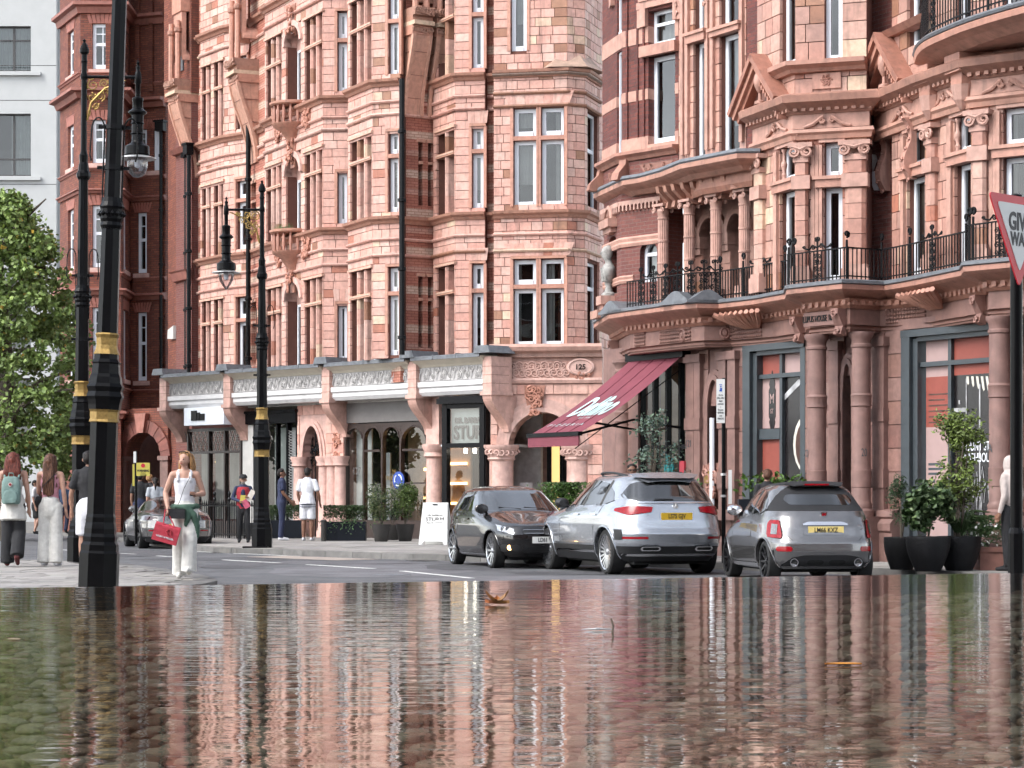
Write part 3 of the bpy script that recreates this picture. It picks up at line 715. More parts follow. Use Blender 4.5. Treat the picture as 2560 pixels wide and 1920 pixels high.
for face, spans in ((B1a, [(505, 527, 2, (0, 1, 2)), (535, 558, 2, (0, 1, 2))]), (B2a, [(666, 704, 3, (0, 1, 2)), (762, 806, 3, (0, 1, 2))]),
                    (B3a, [(876, 929, 3, (0, 1, 2))]), (B4a, [(1092, 1136, 2, (0, 1, 2))])):
    ops = lights(face, spans); rect = [o[:4] for o in ops]
    if face is B2a:     # arched french window behind a little balcony in the middle
        ar = []
        for k in (0, 1, 2):
            a, t, h = FL[k]; s0, s1 = face.s(715), face.s(752); zs = h-.45-(.0 if k == 0 else 0); ar.append((s0, s1, a+.02, zs+.5))
        rect += ar
    terra_face(face, rect, bw_=.42, odd=.07)
    for o in ops: stone_window(face, *o)
    if face is B2a:
        for (s0, s1, z0, z1) in ar:
            zs = z1-.5; q = MB(face); arch_fill(q, s0, s1, zs, .5, z1, -.5, .003); q.build('arch_spandrel', 'terra_plain', tb)
            q = MB(face); arch_ring(q, s0, s1, zs, .5, .16, -.2, .07); q.build('arch_moulding', 'terra_plain', tb)
            window(tb, face, s0+.04, s1-.04, z0, zs-.1, .34, .07)
            q = MB(face); q.box(s0, s1, -.42, -.34, zs-.1, zs+.5); q.build('tympanum', 'terra_plain', tb)
for face, u0, u1, cur in ((B1b, 588, 617, (None, None, 'left')), (B2b, 839, 871, ('full', None, None)), (B3b, 966, 1000, ('full', None, 'full')), (B4b, 1175, 1213, ('blind', 'short', None))):
    ops = []; s0, s1 = face.s(u0)+.06, min(face.s(u1), face.L-.05)
    for k, (a, t, h) in enumerate(FL):
        if face is B2b and k < 2: ops.append((s0, s1, a+.12, t-.08, None))
        else: ops.append((s0, s1, a+.12, h, t))
    terra_face(face, [o[:4] for o in ops], odd=.10)
    for k, o in enumerate(ops): white_win(face, *o[:5], cur[k]); voussoirs(face, s0-.1, s1+.1, o[3]+.1)
# --- recessed walls between the bays: banded brick
def bandcol(face, z0, z1, d, ops):
    q = MB(); z = z0; i = 0
    while z < z1:
        h = (.30, .22, .38, .15)[i % 4]; c = ((.50, .21, .15), (.66, .48, .38), (.44, .17, .12), (.58, .33, .26))[i % 4]
        wall(q, face, 0, face.L, z, min(z+h, z1), ops, -.5, d, col=c); z += h; i += 1
    return q
for nf, us in ((N0, ()), (N1, ((628, 640),)), (N3, ((1046, 1057), (1070, 1081))), (N4, ())):
    ops = []
    for (u0, u1) in us:
        for (a, t, h) in FL: ops.append((nf.s(u0), nf.s(u1), a+.35, h-.2))
    bandcol(nf, ZC-.6, ZT, 0, ops).build('banded_wall', 'brick_tint', tb)
    for o in ops:
        window(tb, nf, *o, depth=.28, fw=.05)
        q = MB(nf); t = o[2]+(o[3]-o[2])*.68; q.box(o[0], o[1], -.3, .02, t-.04, t+.04, col=(.55, .3, .22)); q.build('transom', 'terracotta', tb); q = MB(nf); q.box(o[0]-.06, o[1]+.06, -.05, .04, o[3], o[3]+.09, col=(.55, .3, .22)); q.build('hood_mould', 'terracotta', tb)
# --- corner tower over the arched entrance
T1 = FU(1234, 37.5, 1418, 37.25); T2 = FU(1418, 37.25, 1462, 37.4); T3 = FU(1462, 37.4, 1500, 38.3)
ops = []; wl = []
for (z0, t, h) in ((5.22, 6.79, 7.50), (8.90, 10.69, 11.48)):
    for (u0, u1) in ((1284, 1340), (1353, 1410)): ops.append((T1.s(u0), T1.s(u1), z0, h)); wl.append((T1.s(u0), T1.s(u1), z0, h, t))
ops.append((T1.s(1277), T1.s(1316), 13.0, 16.0)); wl.append((T1.s(1277), T1.s(1316), 13.0, 16.0, 15.2))
def towercol(x, z, r):
    return pick(r, .24 if z < 6.2 or z > 12.9 else .11)
terra_face(T1, ops, z0=5.0, colf=towercol); terra_face(T2, [], z0=5.0, colf=towercol)
ops3 = [(.25, T3.L-.1, a, h) for a, h in ((5.22, 7.5), (8.9, 11.48))]
terra_face(T3, ops3, z0=5.0, colf=towercol)
for o in ops3: window(tb, T3, *o, depth=.15, bars=[(o[2]+1.6, .1)])
T4 = FU(1500, 38.3, 1580, 41.5); terra_face(T4, [], z0=0, colf=towercol)
for i, o in enumerate(wl): white_win(T1, *o[:5], ('sides', 'left', 'short', 'right', None)[i])
for k in (0, 2): voussoirs(T1, wl[k][0]-.15, wl[k+1][1]+.15, wl[k][3]+.1)
q = MB()
for (face, a, b, t0, t1, z) in TS2:
    q.fr = face; c = pick(R_, .04); g = .006
    q.prism([(a+g, -.01, z), (b-g, -.01, z), (b-g+t1, -.01, z+.33), (a+g+t0, -.01, z+.33)], (0, .022, 0), col=c)
q.build('lintel_voussoirs', 'terracotta', tb, kind='stuff')
back.build('wall', 'joint', tb)
emit_blocks(TS, tb, 'terracotta_block', 'terracotta')
# --- string courses following the bays, tower included
chain = [N0(0, 0, 0)[:2], N0(N0.L, 0, 0)[:2]]
def pl_of(*fs): return [f(0, 0, 0)[:2] for f in fs]+[fs[-1](fs[-1].L, 0, 0)[:2]]
bays = [pl_of(B1a, B1b), pl_of(B2a, B2b), pl_of(B3a, B3b), pl_of(B4a, B4b), pl_of(T1, T2, T3)]
necks = [pl_of(N0), pl_of(N1), pl_of(N3), pl_of(N4)]
def course(pl, z, big, c):
    q = MB()
    pr = [(-.08, z-.20), (.05, z-.19), (.09, z-.12), (.17, z-.07), (.19, z), (-.08, z+.03)] if big else [(-.08, z-.09), (.05, z-.08), (.075, z-.04), (.06, z), (-.08, z+.01)]
    cornice(q, pl, pr, col=c); q.build('string_course', 'terracotta', tb)
for pl in bays+necks:
    for z, big in ((7.83, 0), (8.26, 0), (S2, 1), (11.63, 0), (11.97, 0), (S3, 1), (15.35, 0), (15.95, 1)):
        c = pick(R_, .1); c = tuple(x*.92 for x in c) if not big else (.40, .20, .14)
        if pl is bays[-1] and z > 15: continue
        course(pl, z-(.05 if pl is bays[-1] else 0), big, c)
# --- carved keystones and panels on the long bay, little balconies
def carving(parent, face, s, z, w_, h, d, name, n=22, c=(.47, .215, .15)):
    q = MB(face); q.prism([(s-w_*.5, -.02, z+h*.5), (s+w_*.5, -.02, z+h*.5), (s+w_*.32, -.02, z-h*.5), (s-w_*.32, -.02, z-h*.5)], (0, .05, 0), col=tuple(x*.8 for x in c))
    q.col = c
    for i in range(n):
        a = R_.uniform(-.42, .42); b = R_.uniform(-.45, .45); r = R_.uniform(.1, .2)*min(w_, h)
        q.spiral((s+a*w_*(.75+b*.4), z+b*h), r, 1.3, r*.36, R_.uniform(0, 6), R_.choice((-1, 1)), d=.045+R_.random()*d, n=9, seg=5)
    return q.build(name, 'terracotta', parent, smooth=True)
sA = (B2a.s(715)+B2a.s(752))/2
for z in (7.62, 11.25, 15.15): carving(tb, B2a, sA, z, .5, .85, .16, 'carved_keystone')
for k, z in enumerate((S2, S3)):
    q = MB(B2a); q.lathe([(.10, z-1.15), (.16, z-.98), (.22, z-.9), (.42, z-.62), (.62, z-.52), (.66, z-.45)], (sA, -.02, 0), 14, col=(.5, .25, .18)); q.build('balcony_corbel', 'terracotta', tb, smooth=True)
    q = MB(B2a); q.lathe([(.68, z+.06), (.72, z+.1), (.72, z+.16), (.66, z+.18)], (sA, -.02, 0), 14, col=(.40, .19, .13)); q.build('balcony_rail', 'terracotta', tb, smooth=True)
    for i in range(9):
        a = pi*(i+.5)/9; q = MB(B2a); q.lathe([(.035, z-.45), (.03, z-.38), (.055, z-.22), (.04, z-.05), (.028, z), (.04, z+.06)], (sA+.6*math.cos(a), -.02+.6*math.sin(a), 0), 6, col=(.42, .2, .145)); q.build('baluster', 'terracotta', tb, smooth=True)
    for du in (-1.15, 1.15): carving(tb, B2a, sA+du, z-.42, .62, .62, .05, 'carved_panel', 16)
# grass tuft on the lower balcony
mat('grass_green', (.06, .13, .035), .6, attr=True)
q = MB(B2a)
for i in range(120):
    a = R_.uniform(-.5, .5); d = R_.uniform(.1, .55); h = R_.uniform(.12, .28); x = R_.uniform(-.08, .08); c = R_.uniform(.7, 1.4)
    q.add([(sA+a, d, S2+.1), (sA+a+.02, d, S2+.1), (sA+a+x, d+.03, S2+.16+h)], [(0, 1, 2)], col=(c, c, c))
tag(q.build('balcony_grass', 'grass_green', recalc=False), 'tuft of green grass on the lower stone balcony', 'plant')
# --- great S-shaped brackets carrying the upper oriels, with their shadowy arches
def oriel_bracket(face, s, w_, z, proj, dz):
    """bracket: curved underside swelling from the wall to a carved capital"""
    q = MB(face); n = 14; prof = []
    for i in range(n+1):
        t = i/n; prof.append((.06+proj*(.5-.5*math.cos(pi*min(1, t*1.02)))**.8*(.25+.75*t), z-dz+dz*t))
    poly = [(s-w_/2, -.1, z-dz)]+[(s-w_/2, d, zz_) for d, zz_ in prof]+[(s-w_/2, -.1, z)]
    q.prism(poly, (w_, 0, 0), col=(.53, .285, .205))
    for e in (-w_/2-.05, w_/2-.04):
        q.prism([(s+e, d+.05, zz_) for d, zz_ in prof]+[(s+e, d-.06, zz_) for d, zz_ in prof][::-1], (.09, 0, 0), col=(.56, .31, .225))
    for k in range(3): q.box(s-w_/2-.03, s+w_/2+.03, -.1, prof[3+k*4][0]+.012, prof[3+k*4][1], prof[3+k*4][1]+.015, col=(.25, .11, .08))
    q.build('oriel_bracket', 'terracotta', tb)
    q = MB(face); a = proj+.08
    for (d, z0, z1, c) in ((a, z, z+.25, (.46, .22, .155)), (a+.12, z+.25, z+.36, (.58, .42, .3)), (a+.02, z+.36, z+.5, (.36, .18, .125)), (a+.14, z+.5, z+.72, (.34, .18, .13))): q.box(s-w_/2-.06, s+w_/2+.06, -.1, d, z0, z1, col=c)
    for i in range(7):
        q.col = (.36, .19, .135); q.spiral((s-w_/2+w_*i/6, z+.62), .1, 1.2, .035, i, 1, d=a+.15, n=8)
        q.spiral((s-w_/2+w_*i/6, z+.13), .08, 1.2, .03, i, 1, d=a+.01, n=8)
    q.build('bracket_capital', 'terracotta', tb)
    q = MB(face)
    for e in (-w_/2+.06, w_/2-.1): q.lathe([(.09, z+.72), (.085, z+2.6)], (s+e, a-.05, 0), 8, col=(.5, .25, .18)); q.lathe([(.085, z+2.2), (.13, z+2.25), (.13, z+2.35), (.085, z+2.4)], (s+e, a-.05, 0), 8, col=(.35, .17, .12))
    q.col = (.52, .27, .2); arch_ring(q, s-w_/2+.08, s+w_/2-.08, z+1.35, w_/2-.1, .1, -.05, a-.2); arch_fill(q, s-w_/2+.02, s+w_/2-.02, z+1.35, w_/2-.04, z+2.9, a-.3, a-.15)
    q.box(s-w_/2-.02, s+w_/2+.02, -.1, a-.1, z+2.9, z+5.5, col=(.5, .25, .18)); q.build('oriel', 'terracotta', tb)
oriel_bracket(N1, N1.L*.4, .8, 13.9, .6, 2.4); oriel_bracket(N3, .36, .5, 13.7, .5, 2.1); oriel_bracket(N3, 1.12, .5, 13.7, .5, 2.1); oriel_bracket(N0, N0.L*.35, .8, 13.9, .6, 2.4)
# pipes
for u, y, zt in ((623, 43.6, 13.0), (1007, 37.9, 12.4)): drainpipe(tb, FU(u-4, y, u+4, y), .02, 5.05, zt, 0, .075, hop=False)
drainpipe(tb, N0, .25, 5.0, 12.2, .2, .075)
# stone spur roof where the tower turns round
cx, cy = T2(T2.L*.1, -.35, 0)[:2]
q = MB(); ap = (cx+.15, cy+.35)
lv = [(12.5, 1.0), (12.68, .78), (13.05, .44), (13.5, .22), (14.2, .1), (18, .08)]
q.lathe([(r, z) for z, r in lv], (ap[0], ap[1], 0), 6, col=(.37, .25, .19)); q.build('spur_roof', 'terracotta', tb)
for z in (12.36,):
    q = MB(); cornice(q, bays[-1], [(-.05, z-.06), (.1, z-.03), (.14, z), (.14, z+.05), (-.05, z+.1)], col=(.27, .19, .15)); q.build('weathering', 'terracotta', tb)
# --- entrance arch under the tower
fr = FU(1226, 37.2, 1506, 36.95); GA0, GA1 = fr.s(1272), fr.s(1440); zs = 2.55; rise = .92
q = MB(); wall(q, fr, 0, fr.L, 0, 5.0, [(GA0, GA1, 0, zs+rise)], -.9, -.05, col=(1, .95, .92)); arch_fill(q, GA0, GA1, zs, rise, zs+rise, -.9, -.05); q.build('entrance_wall', 'terra_plain', tb)
st = []; blocks(st, fr, 0, fr.L, 0, 4.2, [(GA0-.3, GA1+.3, 0, zs+rise+.3)], .26, .42, d=0, th=.05, odd=.05); emit_blocks(st, tb, 'terracotta_block', 'terracotta', 60)
for k, (w_, d0, d1) in enumerate(((.12, -.8, .10), (.24, -.8, .05), (.34, -.8, .02))):
    q = MB(fr); q.col = (.98-.05*k,)*3; arch_ring(q, GA0, GA1, zs, rise, w_, d0, d1, 20); q.build('arch_moulding', 'terra_plain', tb)
carving(tb, fr, (GA0+GA1)/2-.2, zs+rise+.32, .55, .75, .12, 'carved_mask', 26)
for ss in (GA0-.34, GA1-.05):
    q = MB(fr); q.lathe([(.42, 0), (.42, .25), (.36, .35), (.33, .5), (.32, 2.2)], (ss+.1, -.25, 0), 14); q.build('pier', 'terra_plain', tb, smooth=True)
    q = MB(fr); q.lathe([(.33, 2.2), (.38, 2.25), (.36, 2.3), (.44, 2.5), (.48, 2.55), (.48, 2.62)], (ss+.1, -.25, 0), 14)
    for i in range(10): a = pi*i/9; q.spiral((ss+.1+.4*math.cos(a), 2.42), .09, 1.2, .035, i, 1, d=-.25+.42*math.sin(a), n=8)
    q.build('capital', 'terra_plain', tb, smooth=True)
q = MB(fr); q.box(GA0-.3, GA1+.3, -2.6, -2.5, 0, 3.6); q.box(GA0-.4, GA0-.3, -2.6, -.9, 0, 3.6); q.box(GA1+.3, GA1+.4, -2.6, -.9, 0, 3.6); q.box(GA0-.4, GA1+.4, -2.6, -.9, 3.55, 3.65); q.build('porch_lining', 'terra_plain', tb)
q = MB(fr); dA = fr.s(1368, -2.4); dB = fr.s(1450, -2.4); q.box(dA, dA+.12, -2.48, -2.35, 0, 2.9); q.box(dB, dB+.12, -2.48, -2.35, 0, 2.9); q.box(dA, dB+.1, -2.48, -2.36, 2.9, 3.1); dd = q.build('shop_door', 'black_iron', tb)
emit('interior_glow', (.55, .36, .14), .7)
q = MB(fr); q.box(dA+.12, dB, -2.47, -2.44, 0, 2.9); q.build('door_glow', 'interior_glow', dd)  # panel made to glow, standing in for the warm light inside the shop
q = MB(fr); q.box((dA+dB)/2-.1, (dA+dB)/2-.02, -2.43, -2.34, 0, 2.9); q.build('door_stile', 'black_iron', dd)
for tx, sz, zz_, dx in (('DR. BARBARA', .12, 2.36, .42), ('STURM', .26, 2.1, .42), ('M. SKIN', .2, 1.75, .42), ('LYZER', .24, 1.4, .5)): text(tx, sz, facemat(fr, (dA+dB)/2+dx, -2.43, zz_), 'black_iron', dd, sx=.8)
# entablature over it: cornice, carved frieze and number plaque
pl = pl_of(T1, T2, T3); pl = [fr(0, 0, 0)[:2], fr(fr.L, 0, 0)[:2]]
q = MB(); cornice(q, pl, [(-.1, 4.88), (.06, 4.9), (.1, 5.0), (.22, 5.06), (.26, 5.16), (.2, 5.24), (-.1, 5.26)], col=(.78, .72, .68)); q.build('entablature', 'terra_plain', tb)
q = MB(fr)
for i in range(60): x = fr.L*(i+.5)/60; q.box(x-.02, x+.02, 0, .1, 4.9, 4.98, col=(.72, .68, .64))
q.build('bead_course', 'terra_plain', tb, kind='stuff')
q = MB(fr); q.box(.02, fr.L, -.04, .015, 4.36, 4.8, col=(.7, .62, .58)); q.build('frieze_ground', 'terra_plain', tb)
q = MB(fr); q.col = (.95, .92, .9)
for i in range(20):
    x = fr.s(1262)+(fr.s(1420)-fr.s(1262))*(i+.5)/20; q.spiral((x, 4.58+.09*(-1)**i), .13, 1.7, .022, pi/2*i, (-1)**i, d=.03, n=16)
q.build('frieze_scrolls', 'terra_plain', tb, smooth=True, kind='stuff')
carving(tb, fr, fr.s(1240), 4.58, .5, .44, .06, 'carved_panel', 14); 
q = MB(fr); ps = fr.s(1452); q.lathe([(.36, 0), (.36, .07), (.30, .09), (.28, .06), (.1, .06)], (ps, 0, 4.64), 20, ax='y', ry=.62); pq = q.build('number_plaque', 'terra_plain', tb, smooth=True)
text('125', .19, facemat(fr, ps, .1, 4.63), 'black_iron', pq, bold=.006)
carving(tb, fr, ps, 4.4, .7, .22, .05, 'carved_panel', 14)
q = MB(); cornice(q, pl, [(-.1, 4.2), (.05, 4.22), (.08, 4.3), (.05, 4.36), (-.1, 4.37)], col=(.9, .86, .84)); q.build('entablature', 'terra_plain', tb)

# ================================================================ shop parade below
emit('shelf_glow', (1, .6, .2), 2.2)
SL = Face(XY(413, 43.55), XY(1228, 36.9))        # line of the shop cornice
q = MB(); ends = [SL.s(u) for u in (415, 575, 822, 1038, 1226)]
def slab_pl(a, b, d=0): return [SL(a, d, 0)[:2], SL(b, d, 0)[:2]]
for a, b in zip(ends, ends[1:]):
    a += .12; b -= .12
    q = MB(); cornice(q, slab_pl(a, b), [(-.6, 3.96), (-.05, 3.96), (.02, 4.06), (.02, 4.16), (.07, 4.2), (.07, 4.33), (-.6, 4.35)], col=(1.12, 1.14, 1.2)); q.build('fascia_moulding', 'cream_paint', tb)
    q = MB(); cornice(q, slab_pl(a, b), [(-.6, 4.35), (-.02, 4.35), (-.02, 4.72), (-.6, 4.72)], col=(.72, .72, .75)); q.build('frieze_ground', 'cream_paint', tb)
    q = MB(SL); q.col = (1.0, 1.0, 1.03); n = int((b-a)/.17)
    for i in range(n):
        x = a+(b-a)*(i+.5)/n; q.spiral((x, 4.54+.07*(-1)**i), .10, 1.5, .018, pi/2*i, (-1)**i, d=.0, n=10, seg=4); q.tube([(x-.05, 0, 4.38), (x, .02, 4.5), (x+.04, 0, 4.7)], .014, 4)
    q.build('carved_frieze', 'cream_paint', tb, smooth=True, kind='stuff')
    q = MB(); cornice(q, slab_pl(a, b), [(-.6, 4.72), (.0, 4.72), (.05, 4.78), (.16, 4.84), (.24, 4.9), (.26, 4.94), (-.6, 4.96)], col=(1.0, .93, .8)); q.build('cornice', 'cream_paint', tb)
    n = max(3, int((b-a)/.85))
    for i in range(n):      # lead sheets on the cornice, each with its roll
        x0 = a+(b-a)*i/n; x1 = a+(b-a)*(i+1)/n; q = MB(SL); q.box(x0+.006, x1-.006, -1.2, .29, 4.965, 5.0+R_.uniform(0, .01)); q.box(x0-.012, x0+.02, -1.2, .3, 5.0, 5.03); q.box(x0+.006, x1-.006, .25, .29, 4.9, 4.97); q.build('lead_sheet', 'lead', tb)
for i, e in enumerate(ends):
    q = MB(SL); c = (.95, .92, .9); w_ = .17
    q.box(e-w_, e+w_, -.6, .12, 4.0, 4.9, col=c)
    for k in range(3): q.box(e-w_-.004, e+w_+.004, -.5, .124, 4.2+k*.22, 4.212+k*.22, col=(.4, .35, .33))
    q.box(e-w_-.05, e+w_+.05, -.6, .17, 3.9, 4.0, col=c); q.build('console_block', 'terra_plain', tb)
    n = 12; q = MB(SL); pr = [(.13-.62*(.5-.5*math.cos(pi*t/n)), 3.9-.95*t/n) for t in range(n+1)]
    q.prism([(e-w_, -.75, 3.9)]+[(e-w_, d, z) for d, z in pr]+[(e-w_, -.75, 2.95)], (2*w_, 0, 0), col=(.92, .86, .82)); q.build('console_bracket', 'terra_plain', tb)
    q = MB(SL); q.prism([(e-w_-.14, -.6, 4.99), (e+w_+.14, -.6, 4.99), (e+w_+.06, -.6, 5.18), (e-w_-.06, -.6, 5.18)], (0, .92, 0)); q.build('lead_cap', 'lead', tb)
q = MB(); cornice(q, slab_pl(ends[0], ends[-1]), [(-2.6, 4.9), (-.6, 4.9), (-.6, 4.98), (-2.6, 4.98)]); q.build('shop_roof', 'lead', tb)
q = MB(); cornice(q, slab_pl(ends[0]-.3, ends[-1]), [(-3.2, 3.9), (-.5, 3.9), (-.5, 4.0), (-3.2, 4.0)]); q.build('shop_soffit', 'cream_paint', tb)
# back wall of the shops so that no daylight shows through
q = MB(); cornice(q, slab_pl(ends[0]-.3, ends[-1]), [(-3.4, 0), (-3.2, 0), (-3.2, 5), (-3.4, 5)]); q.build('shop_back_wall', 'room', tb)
SF = Face(SL(0, -.55, 0)[:2], SL(SL.L, -.55, 0)[:2])     # shop front line
def shopfront(name, u0, u1, zt, frame, bars, stall, label=None, ztrans=None, glass='shop_glass', fr_w=.07):
    a, b = SF.s(u0), SF.s(u1); q = MB(SF)
    q.box(a, b, -.12, 0, 0, stall); q.box(a, b, -.12, 0, zt-.09, zt)
    if ztrans: q.box(a, b, -.1, .01, ztrans-.035, ztrans+.035)
    for x in [a]+[SF.s(u) for u in bars]+[b-fr_w]: q.box(x, x+fr_w, -.123, .015, stall, zt-.09)
    o = q.build(name, frame, tb, label=label)
    g = MB(SF); g.add([(a, -.06, stall), (b, -.06, stall), (b, -.06, zt), (a, -.06, zt)], [(0, 1, 2, 3)]); g.build('pane', glass, o, recalc=False)
    return o, a, b
# shop 1: brown lattice front with long curtains, white sign above
o1, a, b = shopfront('brown_shopfront', 468, 604, 3.35, 'dark_wood', (520, 560), .55, 'brown shopfront with lattice lights and long grey curtains', 2.62)
q = MB(SF)
for i in range(26): x = a+(b-a)*i/26; q.tube([(x, -.03, 2.66), (x+.28*(-1)**i, -.03, 3.28)], .012, 4)
q.build('lattice', 'dark_wood', o1)
q = MB(SF)
for i in range(4): q.sheet(_cur(a+.1+(b-a)*.26*i, a+.1+(b-a)*(.26*i+.16), .6, 2.6, -.5))
q.build('curtain', 'curtain', o1, smooth=True, recalc=False)
for i in range(7):
    q = MB(SF); q.lathe([(.0, -.03), (.03, 0), (.0, .03)], (a+.25+(b-a)*i/7.5, -.9-.1*(i % 3), 2.35+.12*(i % 2)), 8); q.build('pendant_lamp', 'shelf_glow', o1)
q = MB(SL); s0, s1 = SL.s(467), SL.s(566); q.box(s0, s1, -.3, .10, 3.42, 3.95); sg = tag(q.build('shop_sign', 'white_paint'), 'white shop sign board with a small dark emblem above curtained window', 'sign')
for k, (dx, w_, h0, h1) in enumerate(((.0, .28, 3.56, 3.86), (.32, .12, 3.56, 3.80), (.47, .2, 3.56, 3.76))):
    q = MB(SL); q.box(SL.s(486)+dx, SL.s(486)+dx+w_, .1, .13, h0, h1); q.build('emblem', 'black_iron', sg)
# shop 2: black rounded front, pale panel and silver lattice
o2, a, b = shopfront('black_shopfront', 606, 744, 3.5, 'black_iron', (636, 690, 716), .5, 'black shopfront with pale panel and silver lattice')
q = MB(SF); q.box(a-.05, b+.05, -.2, .12, 3.42, 3.72); q.box(a-.08, b+.08, -.2, .17, 3.72, 3.8); q.build('shop_cornice', 'black_iron', o2)
q = MB(SF); q.box(SF.s(608), SF.s(634), -.055, .02, .5, 3.4); q.build('stone_panel', 'cream_paint', o2)
q = MB(SF); q.box(SF.s(660), SF.s(692), -.5, -.4, .4, 3.3, col=(.8, .9, .9)); q.box(SF.s(697), SF.s(712), -.6, -.5, .4, 3.3, col=(1.1, 1.15, 1.2)); q.build('display_screen', 'cream_paint', o2)
q = MB(SF); A, B = SF.s(719), SF.s(743)
for i in range(34):
    z = .5+2.7*i/34; q.tube([(A, -.03, z), ((A+B)/2, -.03, z+.08), (B, -.03, z)], .009, 4); q.tube([(A, -.03, z+.08), ((A+B)/2, -.03, z), (B, -.03, z+.08)], .009, 4)
mat('silver', (.55, .55, .55), .35, metal=.8); q.build('silver_lattice', 'silver', o2)
# terracotta arches between shops 2 and 3
AR = SF; s0, s1 = SF.s(762), SF.s(806); zs, rise = 2.35, .95
q = MB(); wall(q, AR, SF.s(746), SF.s(862), 0, 3.95, [(s0, s1, 0, zs+rise)], -.5, .02); arch_fill(q, s0, s1, zs, rise, zs+rise, -.5, .02); q.build('arcade_wall', 'terra_plain', tb)
for w_, d in ((.1, .1), (.2, .06)):
    q = MB(AR); arch_ring(q, s0, s1, zs, rise, w_, -.3, d, 16); q.build('arch_moulding', 'terra_plain', tb)
for ss in (s0-.16, s1+.18, SF.s(836), SF.s(856)):
    q = MB(AR); q.lathe([(.24, 0), (.24, .3), (.19, .4), (.175, 2.12)], (ss, .06, 0), 12); q.build('pier', 'terra_plain', tb, smooth=True)
    q = MB(AR); q.lathe([(.18, 2.12), (.24, 2.16), (.22, 2.24), (.27, 2.36), (.27, 2.42)], (ss, .06, 0), 12); q.build('capital', 'terra_plain', tb, smooth=True)
st = []; blocks(st, AR, SF.s(746), SF.s(862), 0, 3.9, [(s0-.2, s1+.2, 0, zs+rise+.2)], .27, .4, d=.045, th=.03, odd=.05); emit_blocks(st, tb, 'terracotta_block', 'terracotta', 60)
q = MB(AR)
for i in range(5): x = s0+(s1-s0)*(i+.5)/5; q.tube([(x, -.2, 0), (x, -.2, 3.2)], .016, 5)
for i in range(14): q.spiral((R_.uniform(s0, s1), R_.uniform(2.2, 3.1)), .16, 1.4, .018, i, 1, d=-.2, n=10, seg=4)
q.build('iron_gate', 'black_iron', tb)
carving(tb, AR, SF.s(846), 2.85, .45, .9, .05, 'carved_panel', 18)
# shop 3: arched dark timber front with lit shelves
o3, a, b = shopfront('arched_shopfront', 862, 1072, 3.32, 'dark_wood', (907, 953, 999), .62, 'dark timber shopfront with round headed lights and lit shelves inside', None)
q = MB(SF); q.box(a-.02, b, -.15, .05, 3.34, 3.92); q.build('shop_fascia', 'grey_fascia', o3)
xs = [a+.07, SF.s(907), SF.s(953), SF.s(999), b-.07]
for i in range(4):
    A = xs[i]+(.07 if i else 0); B = xs[i+1]; q = MB(SF); r = (B-A)/2; arch_fill(q, A, B, 3.22-r*.9, r*.9, 3.24, -.1, .01, 12); arch_ring(q, A+.03, B-.03, 3.22-r*.9, r*.82, .035, -.1, .03, 12); q.build('arched_head', 'dark_wood', o3)
q = MB(SF); q.box(SF.s(912), SF.s(950), -.09, .012, 2.52, 2.58); q.box(SF.s(1006), b, -.09, .012, 2.52, 2.58); q.box(SF.s(1006), b, -.09, .012, 1.62, 1.66); q.build('glazing_bar', 'dark_wood', o3)
mat('tan_leather', (.42, .2, .08), .5); mat('shop_wall', (.3, .19, .11), .8)
q = MB(SF); q.box(SF.s(915), b, -1.6, -1.55, 0, 3.3); q.build('interior_wall', 'shop_wall', o3)
q = MB(SF); q.box(a+.08, SF.s(905), -.4, -.36, .62, 3.2, col=(1.15, 1.2, 1.2)); q.box(SF.s(912), SF.s(930), -.7, -.66, .62, 2.5, col=(.7, .75, .8)); q.build('display_panel', 'cream_paint', o3)
for i, z in enumerate((1.0, 1.55, 2.1, 2.6)):
    q = MB(SF); q.box(SF.s(1010), b-.1, -1.5, -1.1, z, z+.04); q.build('shelf', 'tan_leather', o3)
    q = MB(SF); q.box(SF.s(1010), b-.1, -1.5, -1.46, z+.05, z+.12); q.build('shelf_light', 'shelf_glow', o3)
q = MB(SF); q.box(SF.s(960), SF.s(995), -1.5, -1.46, 1.2, 1.28); q.box(SF.s(960), SF.s(995), -1.5, -1.46, 2.0, 2.08); q.build('shelf_light', 'shelf_glow', o3)
for i in range(6):
    x = SF.s(1020+8*i); h = R_.uniform(.25, .5); q = MB(SF); q.box(x, x+.22, -.9, -.6, .7, .7+h); q.tube([(x+.03, -.75, .7+h), (x+.06, -.75, .95+h), (x+.16, -.75, .95+h), (x+.19, -.75, .7+h)], .012, 5); q.build('handbag', 'tan_leather', o3)
text('THE\nTANNER KROLLE\n2024', .17, facemat(SF, SF.s(982), -.04, 1.78), 'gold', o3, sx=.55); text('127', .3, facemat(SF, SF.s(889), -.04, 1.98), 'grey_fascia', o3, sx=.8)
mat('badge_blue', (.03, .07, .32), .4)
q = MB(SF); q.lathe([(.24, 0), (.24, .02)], (SF.s(1000), .04, 1.72), 24, ax='y'); bd = q.build('round_badge', 'badge_blue', o3)
q = MB(SF)
for k in range(3): q.tube([(SF.s(1000)+.15*math.cos(2.1*k+.14*i), .07, 1.72+.15*math.sin(2.1*k+.14*i)) for i in range(11)], .02, 5)
q.build('badge_arrows', 'white_paint', bd)
